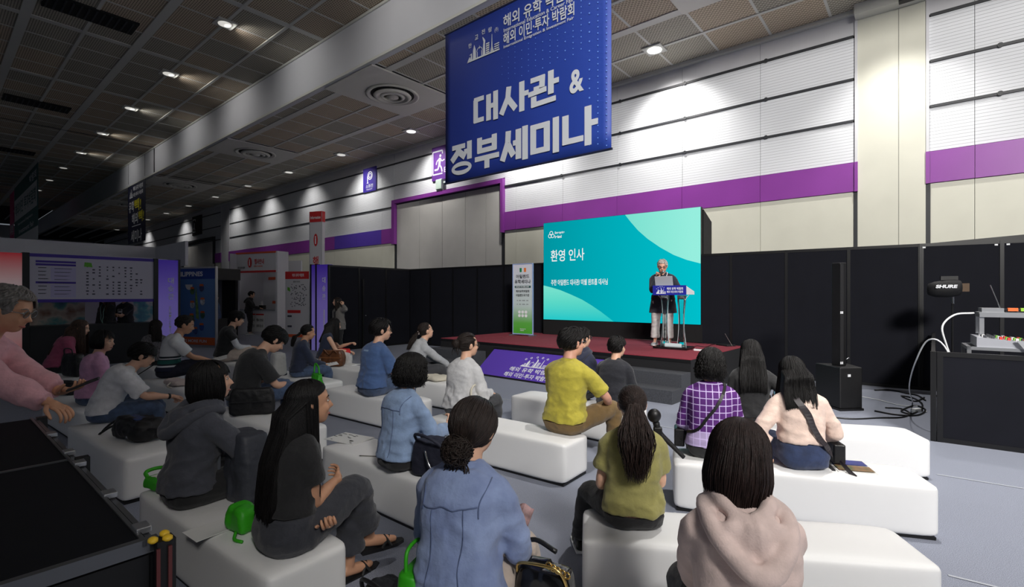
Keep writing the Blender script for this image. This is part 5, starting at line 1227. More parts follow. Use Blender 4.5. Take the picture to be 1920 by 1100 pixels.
def person(name_label, pos, yaw, S=1.0, top=None, bottom=None, hair=None, skin=None, face=False, shoes=None, glasses=None, vox=.011, seed=1, group=None, hands_curl=45, bare_feet=False, show_hands=(1, -1), hand_dir=None, jaw=1.0, upper_only=False, no_hair=False, **sk):
    """one seated or standing person: Empty > body, top, trousers, hair, shoe, ..."""
    b = skeleton(S, **sk); b.fwd = Vector((0, 1, 0)); root = thing('person', name_label, 'person', pos, math.radians(yaw), group)
    skin = skin or SKIN; top = top or {}; bottom = bottom or {}; S = b.S
    # body: one surface, slim where cloth covers it
    mb = MB(); torso(mb, b, 0.0, -.2, 1.0, core=.86); head_prims(mb, b, jaw=jaw); chains = []
    for s in (1, -1):
        limb(mb, [b.N - b.up * .06 * S + b.lat * s * .06 * S, b.sh[s], b.sh[s].lerp(b.el[s], .5), b.el[s], b.el[s].lerp(b.wr[s], .45), b.wr[s]], [.05 * S, .048 * S, .044 * S, .036 * S, .037 * S, .024 * S], 12, 3)
        hd = (hand_dir or {}).get(s); d = (b.wr[s] - b.el[s]).normalized() if hd is None else Vector(hd[0]).normalized(); n = Vector((0, 0, -1)) if hd is None else Vector(hd[1])
        if abs(n.normalized().dot(d)) > .9: n = Vector((-s, 0, 0.2))
        if s in show_hands: chains += hand(mb, b.wr[s], d, n, S, hands_curl if not isinstance(hands_curl, dict) else hands_curl[s], side=s)
        if not upper_only:
            limb(mb, [b.hip[s], b.hip[s].lerp(b.kn[s], .5), b.kn[s], b.kn[s].lerp(b.an[s], .35), b.an[s]], [.075 * S, .066 * S, .05 * S, .05 * S, .034 * S], 12, 3)
            a = b.an[s]; fd_ = Vector((s * .18, 1, 0)).normalized() if sk.get('footdir') is None else Vector(sk['footdir'])
            limb(mb, [a + Vector((0, 0, -.03 * S)) - fd_ * .03 * S, a + fd_ * .07 * S + Vector((0, 0, -.05 * S)), a + fd_ * .16 * S + Vector((0, 0, -.066 * S))], [.033 * S, .034 * S, .022 * S], 10, 3)
    me = remesh(mb, vox, 3, 'body'); append_tubes(me, chains); paint(me, skin); link('body', me, root)
    out = {'root': root, 'b': b, 'body': me}
    # trousers
    if not upper_only:
        mb = MB(); fit = bottom.get('fit', .012); ln = bottom.get('length', .96)
        torso(mb, b, fit * .8, -.3, bottom.get('rise', .12) + .02)
        for s in (1, -1):
            an = b.kn[s].lerp(b.an[s], ln); rr = [.088, .080, .062, .058, .046 * bottom.get('hem', 1.0)]
            limb(mb, [b.hip[s], b.hip[s].lerp(b.kn[s], .5), b.kn[s], b.kn[s].lerp(an, .45), an], [x * S + fit for x in rr], 14, 4, round_ends=False)
        tm = remesh(mb, max(vox, .011), 4, 'trousers'); folds(tm, bottom.get('fold', .006), seed + 50); paint(tm, bottom.get('m', cloth('navy_trousers', (40, 44, 60)))); link('trousers', tm, root); out['trousers'] = tm
    # top
    if top.get('m'):
        mb = MB(); fit = top.get('fit', .014); t0 = top.get('hem', -.12)
        torso(mb, b, fit, t0, top.get('neck_t', 1.0), chest=top.get('chest', 0), belly=top.get('belly', 0))
        if top.get('skirted'): 
            r0 = [(p.x, p.y, p.z) for p in [b.P + Vector((.185 * S * math.cos(a) + fit * math.cos(a), .145 * S * math.sin(a), .08)) for a in np.linspace(0, 6.283, 22, endpoint=False)]]
            r1 = [(p.x, p.y, p.z) for p in [b.P + Vector((top.get('flare', .20) * S * math.cos(a) + fit * math.cos(a), top.get('flare', .20) * .82 * S * math.sin(a), -top['skirted'] * S)) for a in np.linspace(0, 6.283, 22, endpoint=False)]]
            mb.loft([r1, r0])
        sl = top.get('sleeve', 'long')
        for s in (1, -1):
            A, E_, Wr_ = b.sh[s], b.el[s], b.wr[s]; r0 = .054 * S + fit * .6
            limb(mb, [b.N + b.up * .0 * S + b.lat * s * .03 * S, b.N - b.up * .028 * S + b.lat * s * .075 * S, A + b.up * .004 * S], [.042 * S + fit * .5, .046 * S + fit * .5, .046 * S + fit * .5], 12, 3)
            base = [b.N - b.up * .09 * S + b.lat * s * .05 * S, A - b.up * .012 * S]
            if sl == 'none': pts, rr = base, [.06 * S, .055 * S + fit]
            elif sl == 'short': pts, rr = base + [A.lerp(E_, .3), A.lerp(E_, top.get('slen', .62))], [.06 * S, r0, .053 * S + fit * .9, .054 * S + fit * 1.3]
            elif sl == 'half': pts, rr = base + [A.lerp(E_, .5), E_, E_.lerp(Wr_, .35)], [.06 * S, r0, .050 * S + fit * .8, .044 * S + fit * .9, .042 * S + fit * 1.1]
            else: pts, rr = base + [A.lerp(E_, .5), E_, E_.lerp(Wr_, .5), E_.lerp(Wr_, top.get('slen', .95))], [.06 * S, r0, .049 * S + fit * .8, .043 * S + fit * .8, .039 * S + fit * .8, .030 * S + fit * .8]
            limb(mb, pts, rr, 14, 4, round_ends=False)
        if top.get('collar_up'): limb(mb, [b.N - b.up * .03 * S, b.N + (b.neck - b.N) * .55], [.066 * S, .062 * S], 16, 3, round_ends=False)
        cm = remesh(mb, max(vox, .010), top.get('smooth', 4), 'top'); folds(cm, top.get('fold', .007), seed, zmid=b.P.z + top.get('foldz', .07) * S, zr=.13, extra=top.get('extra', .9)); paint(cm, top['m'])
        link(top.get('name', 'top'), cm, root); out['top'] = cm
        if top.get('hood'):
            k_ = top['hood']; hb = MB(); Q = lambda x, y, z: b.N + b.lat * x * S + b.fwd * (y * S - fit * (1 if y < 0 else -.5)) + b.up * z * S
            low = [(-.065, .075, -.035), (-.118, .035, .0), (-.130, -.045, -.01), (-.105, -.105, -.065 * k_), (-.05, -.138, -.125 * k_), (0, -.146, -.145 * k_)]
            low = low + [(-x, y, z) for x, y, z in low[-2::-1]]
            limb(hb, [Q(*q) for q in low], [.022 * S, .028 * S, .030 * S, .034 * S, .036 * S, .036 * S, .036 * S, .034 * S, .030 * S, .028 * S, .022 * S], 12, 4)
            up_ = [(-.05, .06, .02), (-.082, .015, .04), (-.078, -.045, .035), (-.045, -.088, .012), (0, -.102, .0)]; up_ = up_ + [(-x, y, z) for x, y, z in up_[-2::-1]]
            limb(hb, [Q(*q) for q in up_], [.020 * S] + [.028 * S] * 7 + [.020 * S], 12, 4)
            for x in (-.06, 0, .06): hb.ell(Q(x, -.112 + abs(x) * .4, -.065 * k_), (.056 * S, .036 * S, .075 * S), None, 12, 8)
            hm_ = remesh(hb, max(vox, .009), 5, 'hood'); folds(hm_, .004, seed + 9, (8, 8, 14)); paint(hm_, top['m']); link('hood', hm_, root)
    # hair
    if hair:
        h = dict(hair); h.pop("brow", None); hm = h.pop('m', H_BLACK); me_h = hair_mesh(b, seed=seed, **h); paint(me_h, hm); ho = link('hair', me_h, root); out['hair'] = ho
    # face
    W = lambda p: b.Hc + b.HM @ (Vector(p) * b.SH)
    if face:
        for s in (1, -1):
            e = MB(); e.ell(W((s * .031, .079, .006)), (.0125 * S, .006 * S, .0062 * S), b.HM.to_4x4(), 10, 7); eo = e.build('eye', M_EYEW, root, smooth=True)
            e = MB(); e.ell(W((s * .031, .0835, .006)), (.0062 * S, .003 * S, .0062 * S), b.HM.to_4x4(), 8, 6); e.build('iris', M_EYE, eo, smooth=True)
            e = MB(); e.tube([W((s * .014, .086, .024)), W((s * .032, .084, .030)), W((s * .050, .072, .024))], [.003 * S, .004 * S, .002 * S], 6, 3); e.build('eyebrow', hair.get('brow', M_BROW) if hair else M_BROW, root, smooth=True)
        e = MB(); e.tube([W((-.024, .080, -.063)), W((0, .0895, -.0655)), W((.024, .080, -.063))], [.002 * S, .0065 * S, .002 * S], 8, 4); e.build('mouth', M_LIP, root, smooth=True)
    if glasses:
        g = MB()
        for s in (1, -1):
            g.tube([W((s * .033 + .024 * math.cos(a), .094, .004 + .019 * math.sin(a))) for a in np.linspace(0, 6.283, 15)], .0022 * S, 5, caps=False)
            g.tube([W((s * .057, .092, .008)), W((s * .074, .05, .008)), W((s * .079, -.005, .004))], .0022 * S, 5)
        g.tube([W((-.010, .095, .008)), W((.010, .095, .008))], .0022 * S, 5)
        go = g.build('spectacles', glasses, root, smooth=True)
        for s in (1, -1):
            l = MB(); l.poly([(.022 * math.cos(a), .017 * math.sin(a)) for a in np.linspace(0, 6.283, 12, endpoint=False)], 0, .001); lo_ = l.build('lens', M_LENSG, go); lo_.matrix_basis = Matrix.Translation(W((s * .033, .094, .004))) @ b.HM.to_4x4() @ Matrix.Scale(S, 4)
    if shoes:
        for s in (1, -1):
            a = b.an[s]; fd_ = Vector((s * .18, 1, 0)).normalized() if sk.get('footdir') is None else Vector(sk['footdir']); mb = MB()
            for q, (rx_, rz_) in ((-.045, (.036, .036)), (.02, (.040, .036)), (.09, (.044, .030)), (.15, (.040, .024)), (.185, (.028, .018))):
                mb.ell(a + fd_ * q * S + Vector((0, 0, -.085 * S + rz_ * S)), (rx_ * S, .05 * S, rz_ * S), rotz(math.degrees(math.atan2(-fd_.x, fd_.y))).to_4x4(), 12, 8)
            limb(mb, [a + Vector((0, -.01, .015)) * S, a + Vector((0, -.005, -.03)) * S], [.040 * S, .040 * S], 10, 2, False)
            sm = remesh(mb, .009, 3, 'shoe'); paint(sm, shoes); so_ = link('shoe', sm, root)
            if not upper_only:
                so2 = MB(); so2.loft([[tuple(a + fd_ * (yy * S) + fd_.cross(Z3) * (xx * S) + Vector((0, 0, zz * S))) for xx, yy in ((-.035, -.09), (.035, -.09), (.046, .05), (.044, .14), (.02, .205), (-.02, .205), (-.044, .14), (-.046, .05))] for zz in (-.085, -.068)]); so2.build('sole', M_WHITE, so_, smooth=False)
    return out
# ---------------------------------------------------------------- the cast
DBG = []
def place(label, base, top_y, yaw, head_px=None, seat=.366, fwd=.13, pos=None, Sfix=None, sit=True, **kw):
    """seat point from the photograph's contact point, size from the height of the head"""
    p = at(base[0], base[1], z=seat) if pos is None else Vector(pos)
    f = Vector((-math.sin(math.radians(yaw)), math.cos(math.radians(yaw)), 0))
    p = p + f * fwd if pos is None else p; p.z = seat
    kk = {k: kw[k] for k in ('lean', 'bend', 'tilt', 'head', 'hands', 'poles', 'feet', 'knees', 'sw', 'hipz', 'hw', 'twist') if k in kw}; kk['sit'] = sit
    S = 1.0
    Rz = Matrix.Rotation(math.radians(yaw), 3, 'Z')
    for _ in range(4):
        b = skeleton(S, **kk); h = Rz @ b.Hc + p; tz = h.z + .118 * b.SH; want = EYE - (top_y - HOR) / F * h.y
        if sit: S *= (want - seat) / (tz - seat)
        else: S *= (want - p.z) / (tz - p.z)
    if Sfix: S = Sfix
    b = skeleton(S, **kk); h = Rz @ b.Hc + p
    if head_px is not None:                       # slide sideways so that the head stands where the photograph has it
        p.x += ((head_px - 960) / F * h.y - h.x) * (.85 if pos is None else 1.0); h = Rz @ b.Hc + p
    DBG.append((label[:34], round(S, 3), 'head px', round(960 + F * h.x / h.y), 'want', head_px))
    kw['sit'] = sit
    return person(label, p, yaw, S, **kw)
def collar(o, m, h=.035, r=.066, up=.2):
    b = o['b']; S = b.S; d = (b.neck - b.N).normalized(); rings = []
    for t, rr in ((0.0, r + .004), (.5, r - .004), (1.0, r - .010), (.95, r - .002), (.4, r + .012), (-.15, r + .022)):
        c = b.N - b.up * .012 * S + d * h * S * t
        rings.append([tuple(c + b.lat * rr * S * math.cos(a) + b.fwd * (rr * .92 * S * math.sin(a)) + Vector((0, 0, .012 * S * -math.sin(a)))) for a in np.linspace(0, 6.283, 24, endpoint=False)])
    mb = MB(); mb.loft(rings, False); mb.build('collar', m, o['root'], smooth=True)
def seam(o, pts, m, r=.0028, key='top'):
    """a stitched seam laid on the garment"""
    bv = o.get('bvh') or bvh_of(o[key]); o['bvh'] = bv; P, _ = smooth_path(pts, [1] * len(pts), 7); Q = [tuple(on_surface(bv, Vector(p), Z3, .0012)[0]) for p in P]
    Q = np.array(Q)
    for _ in range(4): Q[1:-1] = (Q[:-2] + 2 * Q[1:-1] + Q[2:]) / 4
    MB().tube([tuple(q + np.array(o['b'].fwd) * -.0012) for q in Q], r, 5).build('seam', m, o['root'], smooth=True)
def shirt_seams(o, m):
    b = o['b']; S = b.S; L = b.lat; back = -b.fwd * .2
    y = spine_at(b, .78); seam(o, [y + L * .17 * S * t + back * S for t in (-1, -.6, -.2, .2, .6, 1)], m)
    for s in (1, -1):
        seam(o, [b.sh[s] + b.up * .06 * S - L * s * .015 * S + back * .2 * S, b.sh[s] - L * s * .02 * S + back * S * .6, b.sh[s] - b.up * .07 * S - L * s * .025 * S + back * S * .5], m)
        seam(o, [spine_at(b, .76) + L * s * .085 * S + back * S, spine_at(b, .4) + L * s * .08 * S + back * S, spine_at(b, .1) + L * s * .085 * S + back * S], m, .0018)
def hem_ring(o, m, t=-.1, w=.012): pass
def bag_blob(name, label, cat, pos, rz, size, m, seed=1, vox=.012, fold=.006, parent=None, squash=None):
    t = thing(name, label, cat, pos, rz); mb = MB(); sx_, sy_, sz_ = size
    rings = []
    for z, k in ((0, .86), (.08, .98), (.45, 1.0), (.8, .93), (1, .80)):
        ring_ = []
        for i in range(24):
            a = 2 * math.pi * i / 24; c, s = math.cos(a), math.sin(a); cc = math.copysign(abs(c) ** .45, c); ss = math.copysign(abs(s) ** .45, s)
            ring_.append((cc * sx_ / 2 * k, ss * sy_ / 2 * (k if squash is None else 1 - (1 - squash) * z), z * sz_))
        rings.append(ring_)
    mb.loft(rings); me = remesh(mb, vox, 3, 'bag_body'); folds(me, fold, seed, (7, 7, 7)); 
    zs = min(v.co.z for v in me.vertices)
    for v in me.vertices: v.co.z -= zs
    paint(me, m); link('bag_body', me, t); return t
def handle(t, pts, r, m, k=6, name='handle'): MB().tube(pts, [r] * len(pts), 7, k).build(name, m, t, smooth=True)

M_SHOE_W = mat('grey_sneaker', (150, 152, 156), .6); M_SHOE_B = mat('black_shoe', (22, 22, 24), .5); M_SOCK = mat('white_shoe', (216, 216, 212), .6)
jeans = cloth('blue_jeans', (64, 82, 112), noise_amt=.3); djeans = cloth('dark_jeans', (40, 54, 88), noise_amt=.25); blackt = cloth('black_cloth', (22, 22, 25)); greyt = cloth('charcoal_cloth', (52, 53, 58)); khaki = cloth('olive_brown_trousers', (112, 88, 50)); beiget = cloth('beige_trousers', (196, 180, 168)); chalk = cloth('pale_trousers', (200, 196, 194))
denim = cloth('pale_denim_shirt', (140, 164, 200), noise_amt=.22, noise_scale=9); denim2 = cloth('washed_denim_shirt', (150, 168, 208), noise_amt=.26, noise_scale=7, col2=(116, 132, 174)); dseam = cloth('denim_seam', (88, 104, 142))
yel = cloth('yellow_polo', (182, 170, 58)); olive = cloth('olive_tee', (150, 144, 84)); beige = cloth('beige_knit', (230, 204, 190)); pinkh = cloth('pale_pink_hoodie', (212, 190, 184), bump=.18, bump_scale=160); greyh = cloth('charcoal_hoodie', (66, 68, 78)); greysw = cloth('light_grey_sweatshirt', (202, 202, 204)); greyj = cloth('grey_jacket', (176, 178, 182)); bluet = cloth('slate_blue_tee', (70, 98, 146)); navys = cloth('navy_sweater', (30, 40, 66)); navyh = cloth('navy_hoodie', (26, 32, 56)); bsw = cloth('black_navy_sweater', (22, 24, 34)); pinkt = cloth('pink_tee', (206, 152, 186)); whitet = cloth('white_tee', (218, 218, 222)); maroon = cloth('rose_top', (164, 74, 106)); pinksh = cloth('pink_shirt', (226, 170, 178)); tweed = cloth('grey_cardigan', (120, 116, 112), noise_amt=.3, noise_scale=80); specl = cloth('speckled_blouse', (110, 106, 110), noise_amt=.75, noise_scale=60)
striped = ramp_mat('cloth_striped_polo', 'Z', [(0, (30, 34, 56)), (.17, (222, 222, 224)), (.195, (30, 40, 48)), (.215, (30, 92, 86)), (.27, (30, 40, 48)), (.285, (222, 222, 224)), (.30, (30, 40, 48)), (.325, (216, 216, 218))], .85, 1.0, 0, const=True)
def plaid():
    m = grid_mat('cloth_purple_plaid', (88, 34, 118), (208, 190, 236), .046, .050, .13, .12, .8); nt = m.node_tree; mx_ = [n for n in nt.nodes if n.type == 'MIX_RGB'][0]
    sp_ = [n for n in nt.nodes if n.type == 'SEPXYZ'][0]; lt_ = math_n(nt, 'LESS_THAN', sp_.outputs[2], .20); m2 = nt.nodes.new('ShaderNodeMixRGB'); m2.inputs[1].default_value = rgb(88, 34, 118); m2.inputs[2].default_value = rgb(178, 160, 204)
    nt.links.new(lt_, m2.inputs[0]); nt.links.new(m2.outputs[0], mx_.inputs[1]); return m
plaidm = plaid()
G_BLK = mat('spectacle_black', (20, 20, 22), .3); G_MET = mat('spectacle_metal', (150, 150, 150), .25, .9)

# --- right block, nearest first
o = place('woman in pale pink hoodie with dark bob seen from behind, right foreground', (0, 0), 792, -8, 1383, pos=(.735, 1.60, 0), lean=6, bend=16, head=(-4, 12, 7), sw=.98, vox=.008, seed=3,
    top=dict(m=pinkh, fit=.022, hem=-.2, hood=1.0, fold=.009, extra=.5, smooth=5), bottom=dict(m=greyt), hair=dict(style='bob', length=.158, vol=1.17, n=1300, rad=.0026, m=hair_mat('espresso', (38, 27, 25)), rings=12, front=52), shoes=M_SHOE_B,
    hands={1: (.02, .36, .10), -1: (-.02, .36, .10)}, poles={1: (1, -.4, -.3), -1: (-1, -.4, -.3)})
o = place('woman in olive T-shirt with long dark ponytail, on the right foreground bench', (1192, 1004), 720, -9, 1185, lean=4, bend=10, head=(3, 2, 0), sw=.98, vox=.009, seed=5,
    top=dict(m=olive, fit=.017, hem=-.14, sleeve='short', slen=.62, fold=.009), bottom=dict(m=blackt, hem=1.1), hair=dict(style='pony', n=950, rad=.0025, tail=.40, tailw=.090, curl=.004, m=hair_mat('chestnut', (42, 31, 28)), rings=12, tie=(0, -.102, .012)), shoes=M_SHOE_B,
    hands={1: (.10, .34, .30), -1: (-.14, .30, .16)}, poles={1: (.35, -.5, -1), -1: (-.4, -.5, -1)}, feet={1: (.12, .40), -1: (-.30, .42)}, knees={1: (.1, 1, .5), -1: (-.5, 1, .4)})
ol = o
MB().ell(tuple(o['b'].Hc + Vector((.0, -.094, .045)) * o['b'].S), (.022, .008, .007), None, 12, 8).build('hair_clip', M_BLACK, o['root'], smooth=True)
o = place('woman in purple plaid polo with black curly hair and bag strap', (1322, 864), 655, -18, 1335, lean=6, bend=14, head=(-4, 8, 4), sw=1.02, hw=1.05, vox=.010, seed=7,
    top=dict(m=plaidm, fit=.016, hem=-.12, fold=.004, sleeve='half', belly=.02), bottom=dict(m=blackt), hair=dict(style='bob', length=.115, vol=1.18, n=560, rad=.005, m=H_BLACK, rings=12, front=55, curl=.016), shoes=M_SHOE_B, hands={1: (.12, .34, .16), -1: (-.12, .34, .16)})
b = o['b']; collar(o, mat('cloth_purple_collar', (92, 36, 124), .8), .04, .070)
pl = o
o = place('woman in black with very long straight black hair holding up a phone', (1402, 808), 637, -20, 1410, lean=6, bend=12, head=(6, 10, 0), vox=.011, seed=9, fwd=.24,
    top=dict(m=blackt, fit=.015), bottom=dict(m=blackt), hair=dict(style='long', length=.36, n=700, rad=.0036, m=H_BLACK, rings=12, spread=1.5, front=50, vol=1.06), shoes=M_SHOE_B,
    hands={1: (.215, .04, .20), -1: (-.1, .32, .16)}, poles={1: (.5, -.8, -.2)}, hand_dir={1: ((.1, .25, 1), (0, -1, 0))})
lb = o
o = place('woman in beige knit top with dark crossbody strap leaning on one hand', (1503, 886), 668, -12, 1487, lean=10, bend=10, tilt=-2, head=(6, 10, -6), vox=.0095, seed=11,
    top=dict(m=beige, fit=.018, hem=.04, fold=.010, sleeve='half'), bottom=dict(m=djeans, rise=.2), hair=dict(style='long', length=.24, n=850, rad=.003, m=H_BLACK, rings=12, spread=1.1, front=46, vol=1.04, part=-.3), shoes=M_SHOE_B,
    hands={-1: (-.235, .0, .035), 1: (.22, .34, .16)}, poles={-1: (-1, -.5, 0), 1: (.6, -.5, -.5)}, hand_dir={-1: ((-.1, .95, -.25), (0, 0, -1))}, hands_curl={1: 40, -1: 12})
bg = o
W_ = o['b'].wr[-1]; wt = MB(); d_ = (o['b'].el[-1] - W_).normalized(); wt.tube([W_ + d_ * .010, W_ + d_ * .032], .031 * o['b'].S, 14); wt.build('wristwatch', mat('watch_strap', (40, 50, 80), .4), o['root'], smooth=True)

# --- middle block
o = place('woman in washed denim shirt with low messy bun, centre foreground', (0, 0), 744, -22, 890, pos=(-.135, 1.93, 0), lean=7, bend=12, head=(-6, 4, 3), sw=1.02, hw=1.03, vox=.008, seed=13,
    top=dict(m=denim2, fit=.020, hem=-.22, fold=.010, extra=.7), bottom=dict(m=beiget), hair=dict(style='bun', n=950, rad=.0026, m=hair_mat('dark_cocoa', (42, 34, 31)), rings=12, tie=(.004, -.092, -.070), tailw=.046, tail=.75, vol=1.05), shoes=M_SHOE_B,
    hands={1: (.14, .36, .12), -1: (-.16, .34, .12)}, poles={1: (.6, -.6, -.6), -1: (-.5, -.6, -.6)})
collar(o, denim2, .05, .070); shirt_seams(o, dseam); dn = o
o = place('woman in light denim shirt with short dark wavy hair, writing on her lap', (748, 890), 664, -42, 765, lean=5, bend=12, head=(-6, 6, 0), vox=.009, fwd=.22, seed=15,
    top=dict(m=denim, fit=.019, hem=-.02, fold=.009), bottom=dict(m=blackt, rise=.2), hair=dict(style='bob', length=.110, vol=1.16, n=600, rad=.0044, m=H_BLACK, rings=12, front=52, curl=.014), shoes=M_SHOE_B,
    hands={1: (.10, .40, .24), -1: (-.10, .36, .14)}, poles={1: (.6, -.3, -.9)}, hand_dir={1: ((-.1, .5, .7), (-1, 0, 0))})
collar(o, denim, .04, .068); shirt_seams(o, dseam); dl = o
o = place('man in yellow polo shirt with spectacles, hand on his knee', (1062, 814), 613, -38, 1070, lean=6, bend=6, head=(-22, 0, 0), sw=1.1, hw=1.02, vox=.0095, seed=17, jaw=1.08,
    top=dict(m=yel, fit=.018, hem=-.12, sleeve='short', slen=.8, fold=.009, belly=.03), bottom=dict(m=khaki), hair=dict(style='short', length=.045, vol=1.07, n=620, rad=.0042, m=H_BLACK, front=46), glasses=G_MET, face=True, shoes=M_SHOE_B, skin=SKIN3,
    hands={1: (.20, .40, .17), -1: (-.16, .40, .17)}, poles={1: (.9, -.4, -.3)}, hand_dir={1: ((.0, .9, -.5), (0, -.4, -1))}, hands_curl=18, feet={1: (.26, .5), -1: (-.2, .5)}, knees={1: (.4, 1, .6)})
collar(o, yel, .04, .072); ye = o
o = place('person in navy hoodie half hidden behind the man in yellow', (0, 0), 614, -36, 1092, pos=(.80, 5.92, 0), lean=8, bend=10, head=(-20, 0, 0), vox=.012, seed=19, top=dict(m=navyh, hood=.8), bottom=dict(m=blackt), hair=dict(style='short', length=.055, vol=1.08, n=320, rad=.005, m=H_BLACK), shoes=M_SHOE_B, glasses=G_MET)
o = place('young man in black sweater with short black hair, by stage steps', (1160, 778), 630, -36, 1152, lean=8, bend=12, head=(-12, 2, 0), sw=1.06, vox=.011, fwd=.27, seed=21, top=dict(m=bsw, fit=.017, fold=.008), bottom=dict(m=blackt), hair=dict(style='short', length=.05, vol=1.08, n=460, rad=.0046, m=H_BLACK), shoes=M_SHOE_B)
o = place('woman in light grey sweatshirt with hair in a small bun and glasses', (878, 784), 624, -36, 873, lean=6, bend=8, head=(-24, 0, 0), vox=.0105, seed=23, top=dict(m=greysw, fit=.024, hem=-.1, fold=.011, extra=1.3), bottom=dict(m=greyt), hair=dict(style='bun', n=420, rad=.0042, m=H_DARK, tie=(0, -.104, .015), tailw=.042, tail=.1, vol=1.03), face=True, glasses=G_BLK, shoes=M_SHOE_B,
    hands={1: (.12, .32, .2), -1: (-.12, .32, .2)})
o = place('woman in grey jacket with ponytail and pale scrunchie, arms on her knees', (803, 712), 604, -62, 787, lean=20, bend=10, head=(4, -10, 0), vox=.012, seed=25, top=dict(m=greyj, fit=.017, hem=-.08, collar_up=True), bottom=dict(m=greyt), hair=dict(style='pony', n=320, rad=.0045, m=H_DARK, tail=.24, tailw=.045, tie=(0, -.106, .0)), face=True, shoes=M_SHOE_B, fwd=.3,
    hands={1: (.04, .56, .16), -1: (-.02, .54, .16)}, poles={1: (.8, -.2, -.6), -1: (-.8, -.2, -.6)})
MB().ell(tuple(o['b'].Hc + o['b'].HM @ Vector((0, -.118, .0)) * o['b'].S), (.030, .022, .034), None, 12, 8).build('scrunchie', mat('pale_scrunchie', (210, 196, 196), .8, bump=1, bump_scale=60), o['root'], smooth=True)
o = place('man in slate blue T-shirt with bushy black hair and glasses', (714, 744), 598, -40, 708, lean=5, bend=12, head=(-26, 2, 0), sw=1.12, hw=1.04, vox=.0105, fwd=.22, seed=27, top=dict(m=bluet, fit=.022, hem=-.14, sleeve='short', slen=.85, fold=.010, belly=.02), bottom=dict(m=jeans), hair=dict(style='short', length=.065, vol=1.15, n=560, rad=.005, m=H_BLACK), face=True, glasses=G_BLK, shoes=M_SHOE_B, hands={1: (.16, .36, .14), -1: (-.14, .36, .14)})
b = o['b']; text_lbl = MB(); bv = bvh_of(o['top']); q, nn = on_surface(bv, spine_at(b, .93) + Vector((0, -.2, 0)), Z3, .003)
MB().ribbon([tuple(on_surface(bv, spine_at(b, .92) + Vector((x, -.2, .0)), Z3, .002)[0]) for x in (-.05, -.02, .02, .05)], [tuple(nn)] * 4, .022, .001).build('neck_print', mat('pale_print', (140, 164, 196), .8), o['root'])
# --- left block
o = place('woman in charcoal hoodie with dark bob, left of the long-haired woman', (395, 954), 676, -38, 382, lean=8, bend=10, head=(-22, -4, 0), vox=.009, seed=29, top=dict(m=greyh, fit=.026, hem=-.14, hood=.9, fold=.011), bottom=dict(m=blackt), hair=dict(style='bob', length=.135, vol=1.07, n=560, rad=.004, m=H_BLACK, rings=11, front=58, fringe=True), face=True, shoes=M_SHOE_B,
    hands={1: (.20, .42, .16), -1: (-.12, .36, .16)}, poles={1: (.9, -.2, -.3)})
hd_ = o
o = place('woman in black T-shirt with waist-length black hair, legs crossed, sandals', (540, 1040), 710, -44, 572, lean=6, bend=12, head=(-14, -2, 0), vox=.0085, seed=31,
    top=dict(m=blackt, fit=.013, hem=.02, sleeve='short', slen=.55, fold=.007), bottom=dict(m=cloth('dark_slate_trousers', (48, 50, 58)), fit=.02, hem=1.5, length=.80, fold=.009, rise=.2), hair=dict(style='long', length=.50, n=760, rad=.0036, m=H_BLACK, rings=14, spread=.8, front=80, vol=1.0), face=True, skin=SKIN2,
    hands={1: (-.04, .30, .26), -1: (.13, .16, .125)}, poles={1: (.35, -.6, -1), -1: (-.6, .6, -.6)}, hand_dir={-1: ((1, -.35, -.05), (0, -.3, 1)), 1: ((-.8, .4, .1), (0, -1, 0))}, hands_curl={1: 30, -1: 55},
    feet={1: (-.12, .52, -.17), -1: (-.10, .38)}, knees={1: (.05, .35, 1), -1: (-.1, 1, .6)})
lh = o
# sandals
for s in (1, -1):
    b = o['b']; a = b.an[s]; fd_ = Vector((s * .18, 1, 0)).normalized(); t_ = MB(); c_ = a + Vector((0, 0, -.088 * b.S))
    t_.loft([[tuple(c_ + fd_ * yy + fd_.cross(Z3) * xx + Vector((0, 0, zz))) for xx, yy in ((-.03, -.05), (.03, -.05), (.042, .07), (.04, .16), (.015, .21), (-.015, .21), (-.04, .16), (-.042, .07))] for zz in (-.014, .006)])
    t_.tube([c_ + fd_.cross(Z3) * -.042 + fd_ * .06, c_ + fd_ * .12 + Vector((0, 0, .045)), c_ + fd_.cross(Z3) * .042 + fd_ * .06], .009, 6, 5); t_.tube([c_ + fd_.cross(Z3) * -.042 + fd_ * .12, c_ + fd_ * .09 + Vector((0, 0, .055)), c_ + fd_.cross(Z3) * .042 + fd_ * .12], .009, 6, 5)
    t_.build('sandal', M_SHOE_B, o['root'], smooth=False)
o = place('young man in black T-shirt looking down at his lap', (478, 768), 613, -52, 507, lean=14, bend=26, head=(2, 40, 0), sw=1.08, vox=.0105, seed=33, top=dict(m=cloth('faded_black_tee', (34, 35, 38)), fit=.020, hem=-.1, sleeve='short', slen=.85, fold=.009), bottom=dict(m=jeans), hair=dict(style='short', length=.05, vol=1.09, n=480, rad=.0046, m=H_BLACK, fringe=True), face=True, shoes=M_SHOE_B,
    hands={1: (.06, .46, .18), -1: (-.08, .42, .16)}, poles={1: (.7, -.5, -.6)})
o = place('woman in navy sweater with low ponytail writing on a pad', (560, 707), 608, -58, 575, lean=8, bend=10, head=(-2, 10, 0), vox=.0115, seed=35, top=dict(m=navys, fit=.017), bottom=dict(m=jeans), hair=dict(style='pony', n=320, rad=.0045, m=H_BLACK, tail=.20, tailw=.035, tie=(0, -.104, -.035)), face=True, shoes=M_SHOE_B, skin=SKIN2, hands={1: (.04, .40, .17), -1: (-.06, .40, .16)})
